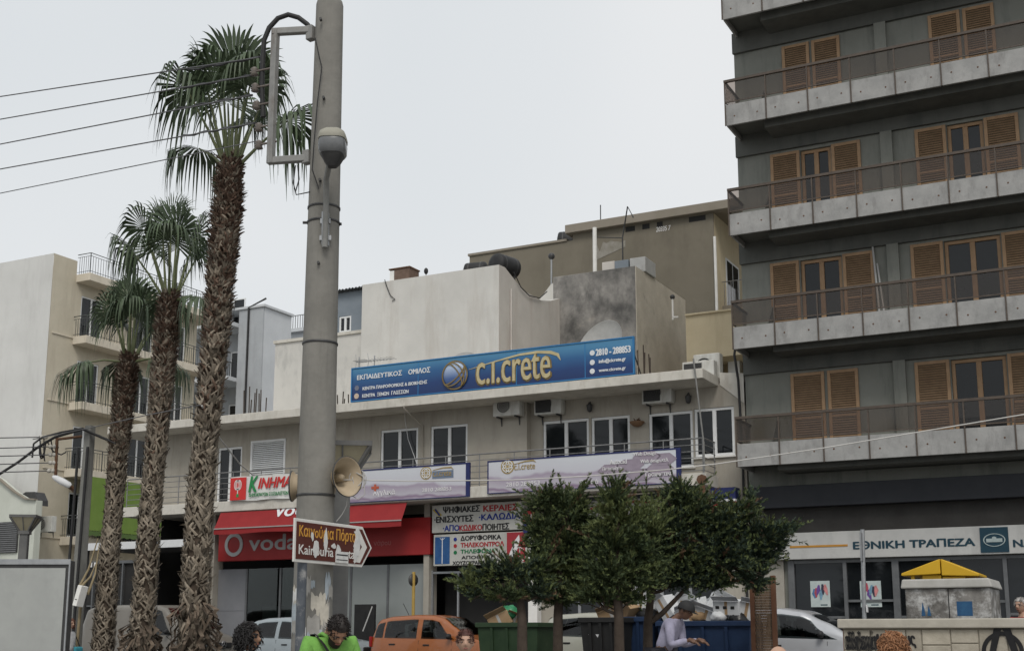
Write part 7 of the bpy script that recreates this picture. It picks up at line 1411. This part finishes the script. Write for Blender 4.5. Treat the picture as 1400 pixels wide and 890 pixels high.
def ex_man(o, k, hp, hd, che, tr, sh):
    m = MB(); pts = [tr(v) for v in ((-.13, -.02, 1.43), (-.1, -.11, 1.36), (-.02, -.155, 1.22), (.08, -.155, 1.06), (.15, -.1, .96))]; m.grid([[p+Vector((-.02, 0, .012))*k, p+Vector((.02, 0, -.012))*k] for p in pts]); m.grid([[tr(v)+Vector((-.022, 0, 0))*k, tr(v)+Vector((.022, 0, 0))*k] for v in ((-.13, -.02, 1.432), (-.13, .06, 1.43), (-.08, .13, 1.34), (.03, .14, 1.15), (.15, .06, .97))]); m.build('bag_strap', M_strap, sh)
    b = MB(); rows = []
    for j in range(7):
        z = -.03-.085*j/6; rows.append([hp(.07*math.sin(a)*(1-.25*j/6), -.078*math.cos(a)*(1.04-.1*(j/6)**2)-.012*(j/6), z) for a in [-1.35+2.7*i/14 for i in range(15)]])
    b.grid(rows); b.build('beard', hairm('black_beard', (.018, .014, .012)), o)
    c = MB(); c.tube([tr(v) for v in ((-.075, .06, 1.42), (-.08, -.02, 1.435), (-.03, -.085, 1.395), (0, -.1, 1.36), (.03, -.085, 1.395), (.08, -.02, 1.435), (.075, .06, 1.42))], .016*k, 6); c.build('collar', sh.data.materials[0], sh)
    ph = MB(); a = tr((0, -.3, 1.17)); ph.box(a.x-.035, a.x+.035, a.y-.16*k, a.y-.02*k, a.z+.01, a.z+.02); ph.build('phone', M_plas, o)
person('bearded man in a bright green polo shirt with a black strap, looking down', 453, 841, 11.0, face_cam(453, .35), hair=('black_short', (.014, .011, .01)), style='short', shirt=(.16, .36, .075), trousers=(.03, .035, .055), arms='phone', nod=.85, sleeve='short', extra=ex_man)
person('woman with black curly hair turned to the right, hand near her face', 338, 854, 11.5, face_cam(338, 1.25), hair=('black_curly', (.01, .009, .009)), style='curly', shirt=(.035, .035, .04), female=True, arms='face')
person('woman with short reddish brown hair facing the camera and frowning', 636, 861, 11.5, face_cam(636, .05), skin='fair', hair=('red_brown', (.045, .018, .014)), style='short', shirt=(.04, .04, .045), female=True)
def ex_cap(o, k, hp, hd, che, tr, sh):
    m = MB(); rows = []
    for j in range(7): ph = 1.45*j/6; rows.append([hp(math.sin(ph)*math.sin(a)*.108, -math.sin(ph)*math.cos(a)*.126, .015+math.cos(ph)*.13) for a in [2*math.pi*i/24 for i in range(25)]])
    m.grid(rows); m.grid([[hp(.07*math.sin(a), -.11*math.cos(a)-.0, .03) for a in [-.8+1.6*i/8 for i in range(9)]], [hp(.085*math.sin(a), -.11*math.cos(a)-.075, .015) for a in [-.8+1.6*i/8 for i in range(9)]]]); m.build('cap', M_strap, o)
person('woman in a lilac top and dark cap bending forward by the wide blue bin', 903, 839, 19.5, face_cam(903, 1.1), skin='brown', hair=('dark', (.02, .014, .012)), style='short', shirt=(.3, .29, .38), trousers=(.04, .04, .05), arms='reach', lean=.55, nod=.35, female=True, extra=ex_cap)
person('person with bushy ginger brown hair seen from behind before the stone wall', 1219, 868, 9.5, face_cam(1219, 2.6), skin='fair', hair=('ginger', (.16, .075, .035)), style='bushy', shirt=(.2, .18, .17), female=True)
person('person with a bald head just showing at the lower edge', 1061, 883, 9.5, face_cam(1061, 2.2), skin='fair', hair=('blond', (.3, .22, .13)), style='bald', shirt=(.12, .14, .18))
def ex_bag(o, k, hp, hd, che, tr, sh):
    m = MB(); c = tr((.25, -.05, .95)); m.box(c.x-.13, c.x+.13, c.y-.07, c.y+.07, c.z-.2, c.z+.12); m.build('turquoise_bag', mat('turquoise_cloth', (.04, .22, .28), (.05, .27, .33), 6, .8), o, bevel=.03); s = MB(); s.tube([c+Vector((-.1, 0, .12)), tr((.17, 0, 1.44)), c+Vector((.1, 0, .12))], .012, 5); s.build('bag_strap', M_strap, o)
person('woman in a white shirt with a turquoise bag standing between billboard and van', 95, 845, 27.0, face_cam(95, .9), skin='fair', hair=('auburn', (.09, .04, .025)), style='bob', shirt=(.5, .5, .5), female=True, extra=ex_bag)
person('grey haired person in a red top behind the stone wall at the right edge', 1396, 817, 20.5, face_cam(1396, -.6), skin='fair', hair=('grey', (.25, .24, .23)), style='short', shirt=(.3, .05, .05))
